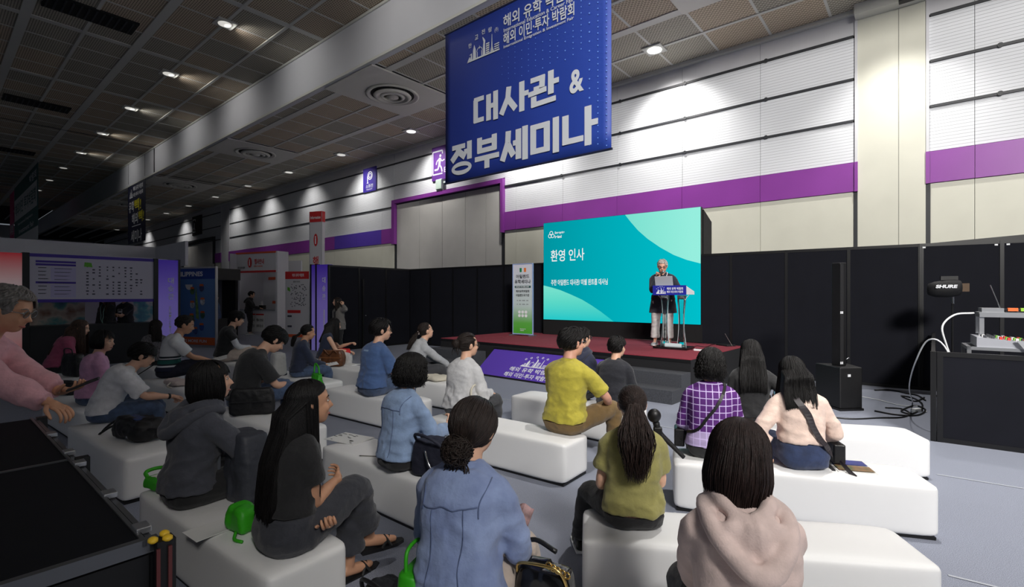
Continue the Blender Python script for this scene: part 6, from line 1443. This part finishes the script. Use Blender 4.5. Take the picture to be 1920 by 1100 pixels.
o = place('woman in navy sleeveless top with long black hair holding red cloth', (617, 680), 596, -72, 623, lean=12, bend=12, head=(4, 14, 0), vox=.0125, seed=37, top=dict(m=navys, fit=.012, sleeve='none'), bottom=dict(m=chalk), hair=dict(style='long', length=.30, n=300, rad=.005, m=H_BLACK, rings=10), face=True, shoes=M_SOCK, fwd=.16, hands={1: (.04, .44, .20), -1: (-.04, .46, .34)}, poles={1: (.5, -.4, -.8), -1: (-.5, -.2, -.8)})
rcl = bag_blob('red_cloth_bag', 'crumpled red cloth bag on the lap of the woman in sleeveless top', 'bag', o['root'].matrix_basis @ Vector((0, .36, .13)), math.radians(-72), (.20, .22, .10), mat('red_cloth', (206, 30, 36), .7), 3, .012, .012)
o = place('man in black vest over white sleeves holding a phone, back left row', (441, 678), 583, -62, 438, lean=10, bend=16, head=(0, 16, 0), sw=1.06, vox=.0125, seed=39, top=dict(m=blackt, fit=.022, sleeve='short', slen=.5), bottom=dict(m=beiget), hair=dict(style='short', length=.05, vol=1.08, n=320, rad=.005, m=H_BLACK, fringe=True), face=True, shoes=M_SHOE_W, hands={1: (.04, .44, .22), -1: (-.04, .42, .20)})
b = o['b']; sv = MB()
for s in (1, -1): limb(sv, [b.sh[s].lerp(b.el[s], .4), b.el[s], b.el[s].lerp(b.wr[s], .7)], [.060, .052, .044], 12, 3)
paint(sv.mesh('sleeves', [M_WHITE]), whitet); sv.build('sleeves', whitet, o['root'], smooth=True); vm = o
o = place('man in striped polo shirt reading a sheet, by the blue poster panel', (322, 708), 591, -60, 343, lean=10, bend=16, head=(-4, 18, 0), sw=1.1, vox=.0115, seed=41, jaw=1.08, top=dict(m=striped, fit=.020, sleeve='short', slen=.8, fold=.006), bottom=dict(m=mat('cloth_dark_navy', (30, 32, 48), .85)), hair=dict(style='short', length=.03, vol=1.02, n=420, rad=.004, m=hair_mat('black_cropped', (46, 42, 40))), face=True, skin=SKIN2, shoes=M_SHOE_B,
    hands={1: (.10, .50, .20), -1: (-.08, .46, .18)})
sm_ = o
o = place('woman in speckled grey blouse with long dark hair, far left row', (288, 686), 599, 20, 290, lean=4, bend=6, head=(70, 0, 0), vox=.013, seed=43, top=dict(m=specl, fit=.018), bottom=dict(m=blackt), hair=dict(style='long', length=.26, n=300, rad=.005, m=H_DARK, rings=10), face=True, shoes=M_SHOE_B)
o = place('man in white T-shirt leaning forward beside the black backpack', (222, 792), 643, -56, 258, lean=24, bend=22, head=(-2, 20, 0), sw=1.1, vox=.0105, seed=45, top=dict(m=whitet, fit=.024, hem=-.14, sleeve='short', slen=.9, fold=.010), bottom=dict(m=jeans), hair=dict(style='short', length=.045, vol=1.08, n=480, rad=.0046, m=H_BLACK, fringe=True), face=True, glasses=G_MET, shoes=M_SHOE_B,
    hands={1: (.08, .56, .20), -1: (-.06, .52, .18)}, poles={1: (.7, -.4, -.6)})
W_ = o['b'].wr[1]; d_ = (o['b'].el[1] - W_).normalized(); MB().tube([W_ + d_ * .01, W_ + d_ * .03], .029, 12).build('wristwatch', M_BLACK, o['root'], smooth=True)
o = place('short-haired visitor in pink T-shirt over black sleeves, turned to the right', (180, 760), 619, -42, 188, lean=6, bend=8, head=(-40, 4, 0), vox=.0115, seed=47, top=dict(m=pinkt, fit=.022, hem=-.12, sleeve='short', slen=.9, fold=.009), bottom=dict(m=jeans), hair=dict(style='bob', length=.08, vol=1.08, n=420, rad=.0045, m=H_BLACK, front=66, fringe=True), face=True, shoes=M_SHOE_B)
b = o['b']; sv = MB()
for s in (1, -1): limb(sv, [b.sh[s].lerp(b.el[s], .5), b.el[s], b.el[s].lerp(b.wr[s], .9)], [.050, .046, .036], 12, 3)
sv.build('sleeves', blackt, o['root'], smooth=True)
o = place('woman in rose top with long brown hair bending over her bag, far left', (108, 700), 599, -52, 147, lean=24, bend=16, head=(-14, 12, 0), vox=.0125, seed=49, top=dict(m=maroon, fit=.022, hem=-.1, fold=.009), bottom=dict(m=blackt), hair=dict(style='long', length=.36, n=340, rad=.0048, m=H_BROWN, rings=11, spread=1.2), face=True, shoes=M_SHOE_B, hands={1: (.1, .42, .12), -1: (-.1, .40, .12)})
# --- standing people
o = place('person in dark navy blazer and pale trousers speaking at lectern with microphone', (0, 0), 486, 158, 1242, pos=(3.02, 9.98, 0), seat=.6, sit=False, lean=6, bend=10, head=(4, 20, 0), sw=1.16, hw=1.12, vox=.0095, seed=51, jaw=1.12, skin=SKIN3,
    top=dict(m=cloth('dark_navy_blazer', (24, 27, 44)), fit=.030, hem=-.2, skirted=.27, flare=.235, belly=.03, fold=.006), bottom=dict(m=chalk, fit=.022, hem=1.4, length=.86), hair=dict(style='short', length=.04, vol=1.03, n=420, rad=.0042, m=H_SILV, brow=mat('brow_grey', (130, 120, 112), .7)), face=True, glasses=mat('spectacle_maroon', (96, 30, 44), .3), shoes=M_SHOE_W,
    hands={1: (.09, .20, 1.30), -1: (-.16, .30, 1.06)}, poles={1: (.6, -.5, -.9), -1: (-.8, -.4, -.8)}, hand_dir={1: ((-.5, .1, .8), (.5, .6, 0))}, hands_curl={1: 70, -1: 40}, feet={1: (.15, .04), -1: (-.12, .0)})
spk = o; b = o['b']; S = b.S
bv = bvh_of(o['top']); 
fr_ = MB(); cz = [spine_at(b, t) for t in (.98, .7, .4, .1)]
G = []
for t, w in ((.97, .05), (.8, .06), (.5, .07), (.2, .085), (-.05, .09)):
    p = spine_at(b, max(t, 0)) + Vector((0, 0, min(0, t) * .4)); G.append([tuple(on_surface(bv, p + Vector((x * w, .4, 0)), Z3, .004)[0]) for x in (-1, -.5, 0, .5, 1)])
fr_.sheet(G, .003); fr_.build('shirt_front', mat('cloth_dark_print', (26, 30, 44), .8, noise_amt=.8, noise_scale=22, col2=(70, 80, 100)), o['root'], smooth=True)
lan = [b.N + Vector((.06, -.02, .03)), b.N + Vector((.10, .06, -.01)), spine_at(b, .75) + Vector((.07, .3, 0)), spine_at(b, .5) + Vector((-.01, .3, 0))]
strap_on(bv, lan, .014, .002, .008).build('scarf_strap', mat('white_lanyard', (214, 206, 210), .6), o['root'])
strap_on(bv, [b.N + Vector((-.06, -.02, .03)), b.N + Vector((-.09, .06, -.01)), spine_at(b, .75) + Vector((-.07, .3, 0)), spine_at(b, .5) + Vector((-.01, .3, 0))], .014, .002, .008).build('scarf_strap', MATS['white_lanyard'], o['root'])
o = place('woman standing in grey cardigan with lanyard, hand at her ear', (0, 0), 557, 148, 632, pos=(-4.55, 12.9, 0), seat=0, sit=False, lean=2, bend=4, head=(-28, -2, 8), vox=.0125, seed=53, top=dict(m=tweed, fit=.018, skirted=.12), bottom=dict(m=blackt), hair=dict(style='long', length=.24, n=300, rad=.005, m=H_DARK, rings=10), face=True, shoes=M_SHOE_B,
    hands={-1: (-.205, .03, 1.45), 1: (.2, .1, .82)}, poles={-1: (-.8, .3, -.6)}, hand_dir={-1: ((.15, -.05, 1), (1, 0, 0))})
b = o['b']; bv = bvh_of(o['top'])
G = [[tuple(on_surface(bv, spine_at(b, t) + Vector((x * .055, .4, 0)), Z3, .004)[0]) for x in (-1, -.4, .4, 1)] for t in (.95, .7, .4, .1)]
f_ = MB(); f_.sheet(G, .003); f_.build('shirt_front', blackt, o['root'], smooth=True)
ln_ = MB(); c_ = on_surface(bv, spine_at(b, .35) + Vector((0, .4, 0)), Z3, .012)[0]; ln_.obox(c_ + Vector((0, 0, -.10)), (.085, .006, .12)); ln_.build('name_badge', mat('badge_mint', (180, 220, 210), .5), o['root'])
for s in (1, -1): strap_on(bv, [b.N + Vector((s * .06, .02, .03)), spine_at(b, .7) + Vector((s * .05, .3, 0)), c_ + Vector((0, .05, -.03))], .012, .002, .006).build('lanyard', M_INK, o['root'])
o = place('man in black hoodie standing at the information counter', (0, 0), 546, -75, 472, pos=at(470, 627, z=0), seat=0, sit=False, lean=3, bend=8, head=(0, 10, 0), sw=1.05, vox=.015, seed=55, top=dict(m=blackt, fit=.024, hood=.9), bottom=dict(m=blackt), hair=dict(style='short', length=.05, n=200, rad=.006, m=H_BLACK, vol=1.08), face=True, shoes=M_SHOE_W, hands={1: (.10, .42, 1.02), -1: (-.1, .38, 1.02)})
o = place('staff member in white shirt and dark tie behind information counter', (0, 0), 546, 150, 524, pos=at(520, 624, z=0) + Vector((.15, .9, 0)), seat=0, sit=False, lean=2, bend=6, head=(18, 6, 0), sw=1.05, vox=.015, seed=57, top=dict(m=whitet, fit=.016), bottom=dict(m=blackt), hair=dict(style='short', length=.05, n=200, rad=.006, m=H_BLACK, vol=1.06), face=True, shoes=M_SHOE_B)
b = o['b']; bv = bvh_of(o['top']); strap_on(bv, [spine_at(b, .97) + Vector((0, .3, 0)), spine_at(b, .6) + Vector((0, .4, 0)), spine_at(b, .1) + Vector((0, .4, 0))], .06, .004, .006).build('tie', M_INK, o['root'])
o = place('person in blue denim jacket standing at black booth, seen from behind', (0, 0), 551, -10, 404, pos=at(404, 640, z=0), seat=0, sit=False, lean=4, bend=8, head=(0, 14, 0), vox=.015, seed=59, top=dict(m=cloth('deep_denim', (66, 86, 124)), fit=.024, skirted=.12), bottom=dict(m=jeans), hair=dict(style='short', length=.05, n=200, rad=.006, m=H_BLACK), shoes=M_SHOE_W)
cnp = o1 - UU * .75
o = place('woman in black with long brown hair and pale lanyard behind booth counter', (0, 0), 548, 175, 197, pos=cnp + VV * 1.28, seat=0, sit=False, lean=2, bend=4, head=(0, 4, 0), vox=.0135, seed=61, top=dict(m=blackt, fit=.018), bottom=dict(m=blackt), hair=dict(style='long', length=.34, n=220, rad=.006, m=H_BROWN, rings=10), face=True, shoes=M_SHOE_B)
b = o['b']; bv = bvh_of(o['top'])
for s in (1, -1): strap_on(bv, [b.N + Vector((s * .06, .02, .02)), spine_at(b, .6) + Vector((s * .05, .3, 0)), spine_at(b, .1) + Vector((s * .01, .3, 0))], .016, .002, .006).build('lanyard', mat('mint_lanyard', (160, 200, 190), .6), o['root'])
o = place('man in black T-shirt with white square print, arms crossed behind counter', (0, 0), 546, 165, 232, pos=cnp + VV * 1.68, seat=0, sit=False, lean=0, bend=4, head=(0, 0, 0), sw=1.15, vox=.0135, seed=63, top=dict(m=blackt, fit=.02, sleeve='short', slen=.85), bottom=dict(m=blackt), hair=dict(style='short', length=.05, n=160, rad=.006, m=H_BLACK), face=True, shoes=M_SHOE_B,
    hands={1: (-.12, .24, 1.10), -1: (.12, .26, 1.13)}, poles={1: (.9, .1, -.7), -1: (-.9, .1, -.7)})
b = o['b']; bv = bvh_of(o['top']); pr_ = MB(); c_ = on_surface(bv, spine_at(b, .74) + Vector((0, .4, 0)), Z3, .006)[0]
for dx, dz, w, h in ((0, .06, .13, .008), (0, -.06, .13, .008), (-.065, 0, .008, .12), (.065, 0, .008, .12), (-.03, 0, .02, .05), (.0, .0, .02, .05), (.03, 0, .02, .05)): pr_.obox(c_ + Vector((dx, .004, dz)), (w, .004, h))
pr_.build('chest_print', M_WINK, o['root'], kind='stuff')
o = place('grey-haired man in pink shirt standing at left edge with phone', (0, 0), 536, -66, 16, pos=(-2.98, 2.72, 0), seat=0, sit=False, lean=14, bend=20, head=(-6, 20, 0), sw=1.1, vox=.010, seed=65, jaw=1.1, skin=SKIN2, top=dict(m=pinksh, fit=.032, skirted=.16, fold=.012, slen=.9), bottom=dict(m=beiget), hair=dict(style='short', length=.05, vol=1.08, n=520, rad=.0044, m=H_GREY, brow=mat('brow_grey', (130, 120, 112), .7)), face=True, glasses=G_MET, shoes=M_SHOE_B,
    hands={1: (.33, .56, .985), -1: (.10, .50, 1.03)}, poles={1: (.7, -.5, -.7), -1: (-.5, -.4, -.8)}, hand_dir={-1: ((.45, .85, .15), (0, 0, 1)), 1: ((.5, .8, -.35), (0, 0, -1))}, hands_curl={1: 30, -1: 25})
ps_ = o
# ---------------------------------------------------------------- belongings
def P3(px, py, z=.366): return at(px, py, z=z)
def sheet_of(name, label, cat, px, py, w, d, rz, m, z=.368, marks=0, th=.003, tilt=0):
    p = P3(px, py, z); t = thing(name, label, cat, p, math.radians(rz)); g = MB()
    G = [[(w * (i / 6 - .5), d * (j / 4 - .5), .001 + .006 * (i / 6) ** 4 * (j / 4) + (j / 4) * d * tilt) for i in range(7)] for j in range(5)]
    g.sheet(G, th); g.build('sheet', m, t, smooth=False)
    if marks:
        r = random.Random(int(px)); e = MB()
        for k in range(marks):
            x, y = r.uniform(-.42, .35) * w, r.uniform(-.4, .4) * d; e.obox((x, y, .0065 + (y / d + .5) * d * tilt), (w * r.uniform(.04, .14), d * .025, .001))
        e.build('print_lines', M_INK, t, kind='stuff')
    return t
def onto(root, local): return root.matrix_basis @ Vector(local)
sheet_of('printed_sheet', 'white printed sheet with blue edge on the bench of the light denim woman', 'sheet', 655, 822, .36, .24, -30, M_PAPER, marks=14)
pc = thing('pencil', 'thin pencil lying on the bench beside the light denim woman', 'pencil', P3(697, 856), math.radians(-8)); MB().tube([(-.09, 0, .005), (.09, 0, .005)], .004, 6).build('shaft', mat('pencil_grey', (120, 116, 110), .5), pc); MB().tube([(-.105, 0, .005), (-.09, 0, .005)], [.001, .004], 6).build('tip', M_INK, pc)
mg = sheet_of('magazine', 'colourful magazine lying beside the woman in beige knit', 'magazine', 1594, 874, .24, .30, -16, M_PAPER, th=.008)
MB().box(-.11, -.0, .011, .11, .11, .012).build('cover_picture', mat('cover_blue', (60, 66, 130), .4, noise_amt=.3, noise_scale=12), mg); MB().box(-.11, -.13, .011, .11, -.02, .012).build('cover_picture', mat('cover_mixed', (150, 110, 80), .4, noise_amt=.8, noise_scale=24, col2=(70, 90, 60)), mg)
MB().box(-.155, -.14, .0, -.135, .10, .010).build('dark_spine', M_INK, mg)
sheet_of('paper_sheet', 'white sheets on the bench beside the long-haired woman', 'sheet', 398, 992, .17, .22, -36, M_PAPER)
sheet_of('paper_sheet', 'white sheets on bench right of the man in yellow polo', 'sheet', 1108, 768, .34, .20, -36, M_PAPER, th=.006)
sheet_of('paper_sheet', 'small white leaflet beside the brown handbag', 'sheet', 660, 683, .24, .18, -36, M_PAPER, th=.01)
sheet_of('clipboard', 'dark clipboard leaning on bench behind the man in white T-shirt', 'clipboard', 277, 702, .05, .26, -60, M_INK, th=.012, tilt=.7)
# papers held
def held(name, label, cat, o, local, w, d, m, tilt=.25, rz=0, marks=8):
    t = thing(name, label, cat, onto(o['root'], local), o['root'].rotation_euler.z + math.radians(rz)); g = MB()
    g.sheet([[(w * (i / 5 - .5), d * (j / 4 - .5), tilt * d * (j / 4 - .5) + .01 * math.sin(i)) for i in range(6)] for j in range(5)], .004); g.build('sheet', m, t)
    e = MB(); r = random.Random(int(w * 1000))
    for k in range(marks): y = r.uniform(-.4, .4) * d; e.obox((r.uniform(-.3, .2) * w, y, tilt * y + .013), (w * .2, d * .02, .001))
    if marks: e.build('print_lines', M_INK, t, kind='stuff')
    return t
held('paper_sheet', 'large white sheet held by the man in striped polo', 'sheet', sm_, (.06, .62, .24), .42, .30, M_PAPER)
BYL = {o_['label'].split(',')[0]: o_ for o_ in COL.objects if o_.name.startswith('person')}
def who(start): 
    for k, v in BYL.items():
        if k.startswith(start): return v
def held_r(name, label, cat, start, local, w, d, m, **k): return held(name, label, cat, {'root': who(start)}, local, w, d, m, **k)
held_r('writing_pad', 'white writing pad on the lap of the woman in navy sweater', 'pad', 'woman in navy sweater', (.0, .42, .155), .24, .30, M_PAPER, tilt=.1)
held_r('paper_sheet', 'white sheet on the lap of the light denim woman', 'sheet', 'woman in light denim', (.08, .42, .185), .22, .28, M_PAPER, tilt=.1)
held_r('photo_card', 'small printed card held at the knee of the washed denim woman', 'card', 'woman in washed denim', (.14, .34, .26), .07, .10, mat('card_print', (150, 120, 120), .5, noise_amt=.6, noise_scale=20), tilt=.5, marks=0)
def phone(label, o, side, m, off=(0, .09, .02), rot=(0, 0, 0)):
    b = o['b']; w = b.wr[side] + Vector(off) * b.S; t = thing('mobile_phone', label, 'phone', onto(o['root'], w), o['root'].rotation_euler.z)
    bd = MB().box(-.038, -.005, -.076, .038, .005, .076).build('case', M_INK, t, bevel=.004); MB().box(-.034, -.0062, -.07, .034, -.005, .07).build('screen', m, bd); t.rotation_euler = (rot[0], rot[1], t.rotation_euler.z + rot[2]); return t
m_scr = mat('phone_screen', (120, 150, 160), .2, emit=(110, 150, 165), estr=.5)
phone('phone with pale landscape on screen held by the long-haired woman in black', lb, 1, m_scr, (.02, .0, .14), (-.15, .2, .1))
phone('dark phone held by the grey-haired man in pink shirt', ps_, -1, M_INK, (.06, .12, .04), (-1.2, 0, .2))
phone('phone in the hands of the man in black vest', vm, 1, M_INK, (-.04, .10, .03), (-1.0, 0, 0))
# speaker's microphone
b = spk['b']; w = b.wr[1]; mic = thing('microphone', 'handheld microphone held to the mouth at the lectern', 'microphone', onto(spk['root'], w + Vector((-.02, .03, .05))), spk['root'].rotation_euler.z)
tg = (b.Hc + b.HM @ Vector((0, .15, -.085))) - (w + Vector((-.02, .03, .05))); d_ = tg.normalized()
MB().tube([-d_ * .08, d_ * .10], [.013, .017], 10).build('handle', M_BLACK, mic, smooth=True); MB().ell(d_ * .125, (.026, .026, .030), None, 12, 9).build('grille', mat('mic_grille', (150, 152, 156), .35, .6), mic, smooth=True)
# bags
m_blk = mat('black_nylon', (18, 18, 21), .55, bump=.4, bump_scale=30); m_lea = mat('black_leather', (24, 24, 26), .35, bump=.3, bump_scale=60); m_nav = mat('navy_canvas', (34, 36, 52), .75, bump=.3, bump_scale=70); m_brn = mat('brown_leather', (98, 58, 30), .4, noise_amt=.25, noise_scale=18); m_cnv = mat('cream_canvas', (206, 200, 184), .8, bump=.3, bump_scale=60); m_chk = mat('charcoal_nylon', (58, 61, 70), .6, bump=.3, bump_scale=40)
def drop(p, n=9, sag=.03): return p
t = bag_blob('backpack', 'black backpack lying on the bench with its strap loop hanging over the edge', 'backpack', P3(262, 822), math.radians(-30), (.50, .26, .17), m_blk, 2, .013, .016)
handle(t, [(-.24, .0, .12), (-.36, -.02, .12), (-.47, -.06, .05), (-.49, -.10, -.01), (-.42, -.12, .02), (-.34, -.06, .08), (-.24, -.05, .08)], .010, m_blk, name='strap'); handle(t, [(.22, -.05, .12), (.34, -.0, .12), (.44, .05, .10), (.50, .10, .03)], .012, m_blk, name='strap')
MB().obox((-.02, -.02, .175), (.24, .10, .03)).build('blue_pouch', mat('blue_pouch', (42, 60, 110), .6), t, bevel=.01); MB().obox((.10, -.135, .06), (.02, .01, .02)).build('buckle', M_STEEL, t)
t = bag_blob('backpack', 'charcoal backpack standing between hoodie woman and long-haired woman', 'backpack', P3(440, 948) + Vector((.02, .10, 0)), math.radians(-38), (.30, .20, .40), m_chk, 4, .012, .010)
MB().box(-.17, -.12, .10, -.12, -.10, .38).build('side_panel', M_STEEL if False else mat('grey_webbing', (86, 90, 98), .7), t, bevel=.004); handle(t, [(-.12, -.10, .04), (-.16, -.14, .03), (-.24, -.20, .02), (-.33, -.27, -.0), (-.38, -.30, -.07)], .011, m_blk, name='strap'); MB().obox((-.13, -.12, .035), (.06, .03, .03)).build('buckle', M_BLACK, t, bevel=.005)
t = bag_blob('shoulder_bag', 'flat black shoulder bag beside the young man looking down', 'bag', P3(473, 777), math.radians(14), (.44, .11, .27), m_blk, 5, .012, .007); handle(t, [(-.22, 0, .22), (-.27, 0, .2), (-.27, -.02, .1), (-.29, -.05, .02), (-.30, -.07, -.05)], .012, m_blk, name='strap'); MB().box(-.2, -.078, .14, .2, -.07, .15).build('zip_line', M_INK, t)
t = bag_blob('shoulder_bag', 'navy canvas bag with chain trim beside the light denim woman', 'bag', P3(800, 905) + Vector((.05, .10, 0)), math.radians(-34), (.36, .18, .25), m_nav, 6, .011, .012); handle(t, [(-.13, -.05, .23), (-.10, -.10, .30), (.05, -.12, .30), (.12, -.06, .23)], .010, m_nav); handle(t, [(-.02, -.09, .20), (.03, -.115, .14), (.07, -.11, .08)], .007, M_STEEL, name='chain'); MB().ell((.06, -.11, .06), (.018, .012, .02)).build('charm', M_WHITE, t, smooth=True); MB().lathe([(.022, -.004), (.022, .004)], 12, (.15, -.09, .13), Matrix.Rotation(1.57, 4, 'X')).build('charm', mat('charm_gold', (196, 150, 60), .3, .9), t)
t = bag_blob('handbag', 'black handbag with gold chain edge beside the washed denim woman', 'bag', Vector((.135, 1.95, .366)), math.radians(-30), (.235, .13, .17), mat('black_patent', (14, 14, 16), .18), 7, .010, .006)
gold = mat('gold_metal', (206, 176, 110), .25, 1.0); handle(t, [(-.10, -.055, .15), (-.08, -.07, .195), (.01, -.07, .21), (.08, -.06, .20), (.11, -.05, .14), (.115, -.05, .07), (.10, -.06, .0)], .006, gold, name='gold_trim')
for k in range(5): MB().tube([(.04 + .016 * k + .012 * math.cos(a), -.06 + .006 * k, .212 - .008 * k + .012 * math.sin(a)) for a in np.linspace(0, 6.283, 10)], .004, 5).build('chain_link', gold, t, smooth=True)
handle(t, [(-.11, .0, .15), (-.14, .03, .20), (-.08, .06, .23), (.02, .05, .21)], .010, m_lea)
t = bag_blob('handbag', 'brown leather handbag on the bench before the standing woman', 'bag', P3(625, 686), math.radians(-12), (.42, .20, .27), m_brn, 8, .012, .008); handle(t, [(-.12, -.09, .24), (-.10, -.13, .30), (.0, -.14, .22), (.08, -.13, .29), (.12, -.09, .24)], .010, m_brn); MB().box(-.21, -.104, .15, .21, -.098, .165).build('belt', mat('belt_tan', (140, 90, 50), .4), t); handle(t, [(-.2, 0, .24), (-.26, -.02, .14), (-.25, -.05, .02)], .009, m_brn, name='strap')
t = bag_blob('backpack', 'pale grey backpack with navy base behind the woman in navy sweater', 'backpack', P3(522, 703), math.radians(-45), (.26, .20, .34), mat('pale_nylon', (196, 196, 194), .7, bump=.2, bump_scale=20), 9, .012, .008); MB().box(-.12, -.095, .0, .12, .095, .05).build('base_panel', m_nav, t, bevel=.02)
t = bag_blob('tote_bag', 'large black leather tote beside the woman in rose top', 'bag', P3(132, 706) + Vector((0, .05, 0)), math.radians(-20), (.40, .16, .34), m_lea, 10, .012, .006); handle(t, [(-.1, -.06, .32), (-.08, -.07, .42), (.08, -.07, .42), (.1, -.06, .32)], .009, m_lea)
t = bag_blob('bag', 'flat black zipped bag lying in front of the leather tote, left', 'bag', P3(128, 738), math.radians(-18), (.38, .22, .15), m_blk, 11, .012, .008); MB().box(-.17, -.113, .09, .17, -.106, .10).build('zip_line', M_INK, t)
t = bag_blob('tote_bag', 'cream canvas tote lying flat on the bench beneath grey-jacket woman', 'bag', P3(815, 712), math.radians(-36), (.44, .28, .06), m_cnv, 12, .012, .012); handle(t, [(-.18, -.12, .05), (-.26, -.18, .03), (-.18, -.24, -.02), (-.08, -.16, .03)], .009, m_cnv)
t = bag_blob('tote_bag', 'crumpled pale tote on bench under the striped polo man', 'bag', P3(330, 722), math.radians(-36), (.40, .22, .07), mat('pale_rose_canvas', (196, 182, 178), .8), 13, .012, .014); handle(t, [(.1, -.1, .06), (.16, -.16, .03), (.24, -.14, .01)], .009, m_cnv)
gs = who('woman in light grey')
t = bag_blob('shoulder_bag', 'cream shoulder bag hanging at the right side of sweatshirt woman', 'bag', onto(gs, (.215, .0, .0)), gs.rotation_euler.z + 1.45, (.24, .09, .20), m_cnv, 14, .011, .010); handle(t, [(-.08, .0, .19), (-.06, .02, .30), (.02, .03, .33), (.08, .0, .19)], .010, m_cnv, name='strap')
bk = bag_blob('bag', 'black bag on the floor under crossed legs of the long-haired woman', 'bag', Vector((-.56, 2.30, .0)), math.radians(-40), (.30, .20, .24), m_blk, 15, .012, .010); handle(bk, [(-.1, -.08, .22), (-.08, -.1, .3), (.08, -.1, .3), (.1, -.08, .22)], .01, m_blk)
# green tote bags
def green(label, p, rz, size, seed, fold=.02, squash=None): return bag_blob('green_tote_bag', label, 'bag', p, math.radians(rz), size, M_GREEN, seed, .011, fold, squash=squash)
t = green('bright green bag hanging from the lap of the woman in navy sweater', P3(594, 730, .26), -50, (.34, .12, .24), 21); handle(t, [(.11, 0, .23), (.04, .01, .32), (-.10, .02, .36)], .012, M_GREEN); handle(t, [(-.11, 0, .23), (-.12, .01, .32), (-.12, .02, .36)], .012, M_GREEN)
t = green('crumpled green bag beside the long-haired woman on bench', P3(448, 1000) + Vector((.0, .04, 0)), -30, (.16, .12, .12), 22, .012); handle(t, [(.05, -.07, .03), (.09, -.10, .015), (.14, -.09, .01)], .008, M_GREEN)
t = green('open green tote with white papers at left end of hoodie woman bench', P3(300, 920) + Vector((.0, .05, 0)), -20, (.24, .16, .07), 23, .012); MB().box(-.085, -.05, .05, .10, .05, .080).build('papers', M_PAPER, t, bevel=.01); handle(t, [(-.10, -.04, .06), (-.15, -.02, .09), (-.12, .05, .10), (0, .08, .10)], .012, M_GREEN)
t = green('green tote standing on floor left of the washed denim woman', Vector((-.375, 1.98, 0)), -18, (.12, .22, .52), 24, .006); handle(t, [(-.02, -.06, .50), (-.02, -.05, .60), (-.02, .05, .60), (-.02, .06, .50)], .008, M_GREEN)
y_ = who('young man in black T-shirt'); t = thing('green_pamphlet', 'green folder under the hand of the young man looking down', 'folder', onto(y_, (.06, .50, .155)), y_.rotation_euler.z); MB().sheet([[(.13 * (i / 5 - .5) * 2, .18 * (j / 4 - .5), .012 * math.sin(i)) for i in range(6)] for j in range(5)], .012).build('cover', M_GREEN, t); MB().box(-.10, -.07, .02, .08, .07, .026).build('sheet', M_PAPER, t)
# crossbody straps
b = bg['b']; bv = bvh_of(bg['top'], bg['trousers']); S = b.S; L = b.lat
t = thing('crossbody_bag', 'dark leather crossbody bag on wide strap over beige knit back', 'bag', onto(bg['root'], (.25, .12, .02)), bg['root'].rotation_euler.z); off = Vector((.25, .12, .02))
st_ = strap_on(bv, [b.sh[-1] + b.up * .09 * S + L * .06 * S + Vector((0, .05, .0)), b.sh[-1] + b.up * .10 * S + L * .07 * S - Vector((0, .03, 0)), b.sh[-1] + b.up * .03 * S + L * .11 * S - Vector((0, .2, 0)), spine_at(b, .55) + L * .05 * S - Vector((0, .2, 0)), spine_at(b, .25) + L * .14 * S - Vector((0, .15, 0)), spine_at(b, .05) + L * .20 * S - Vector((0, .06, 0))], .042, .004, .006, 44); o_ = st_.build('strap', mat('strap_dark', (46, 40, 44), .45), t, smooth=False); o_.location = -off
MB().box(-.03, -.08, 0, .05, .10, .14).build('bag_body', m_lea, t, bevel=.012)
MB().tube([(-.02, -.16, .05), (.01, -.22, .0), (.04, -.25, -.03)], [.018] * 3, 6, 4, flat=.25).build('strap_end', MATS['strap_dark'], t)
b = pl['b']; bv = bvh_of(pl['top']); S = b.S; L = b.lat
t = thing('crossbody_bag', 'black crossbody bag on thin strap over purple plaid back', 'bag', onto(pl['root'], (-.22, .14, .03)), pl['root'].rotation_euler.z)
st_ = strap_on(bv, [b.sh[1] + b.up * .09 * S - L * .05 * S + Vector((0, .04, 0)), b.sh[1] + b.up * .07 * S - L * .05 * S - Vector((0, .05, 0)), spine_at(b, .75) + L * .06 * S - Vector((0, .2, 0)), spine_at(b, .5) - L * .04 * S - Vector((0, .2, 0)), spine_at(b, .3) - L * .12 * S - Vector((0, .15, 0)), spine_at(b, .2) - L * .18 * S - Vector((0, .04, 0))], .022, .004, .006, 40); o_ = st_.build('strap', M_BLACK, t); o_.location = -Vector((-.22, .14, .03))
MB().box(-.05, -.08, 0, .03, .08, .14).build('bag_body', m_lea, t, bevel=.012)
# camera on a stick beside the ponytail
b = ol['b']; w = Vector((.145, .30, .40)); t = thing('camera_gimbal', 'black handheld camera stabiliser in front of the olive T-shirt woman', 'camera', onto(ol['root'], w), ol['root'].rotation_euler.z)
MB().ell((0, .0, .12), (.040, .032, .042), None, 14, 10).build('camera_head', M_BLACK, t, smooth=True); MB().tube([(.01, 0, .08), (.03, .0, .02), (.10, -.0, -.05), (.17, .0, -.12)], [.020, .018, .014, .012], 10, 5).build('grip', m_blk, t, smooth=True); MB().obox((.02, 0, .03), (.05, .04, .05)).build('joint', M_BLACK, t, bevel=.008)
bpy.data.scenes.remove(TMP)
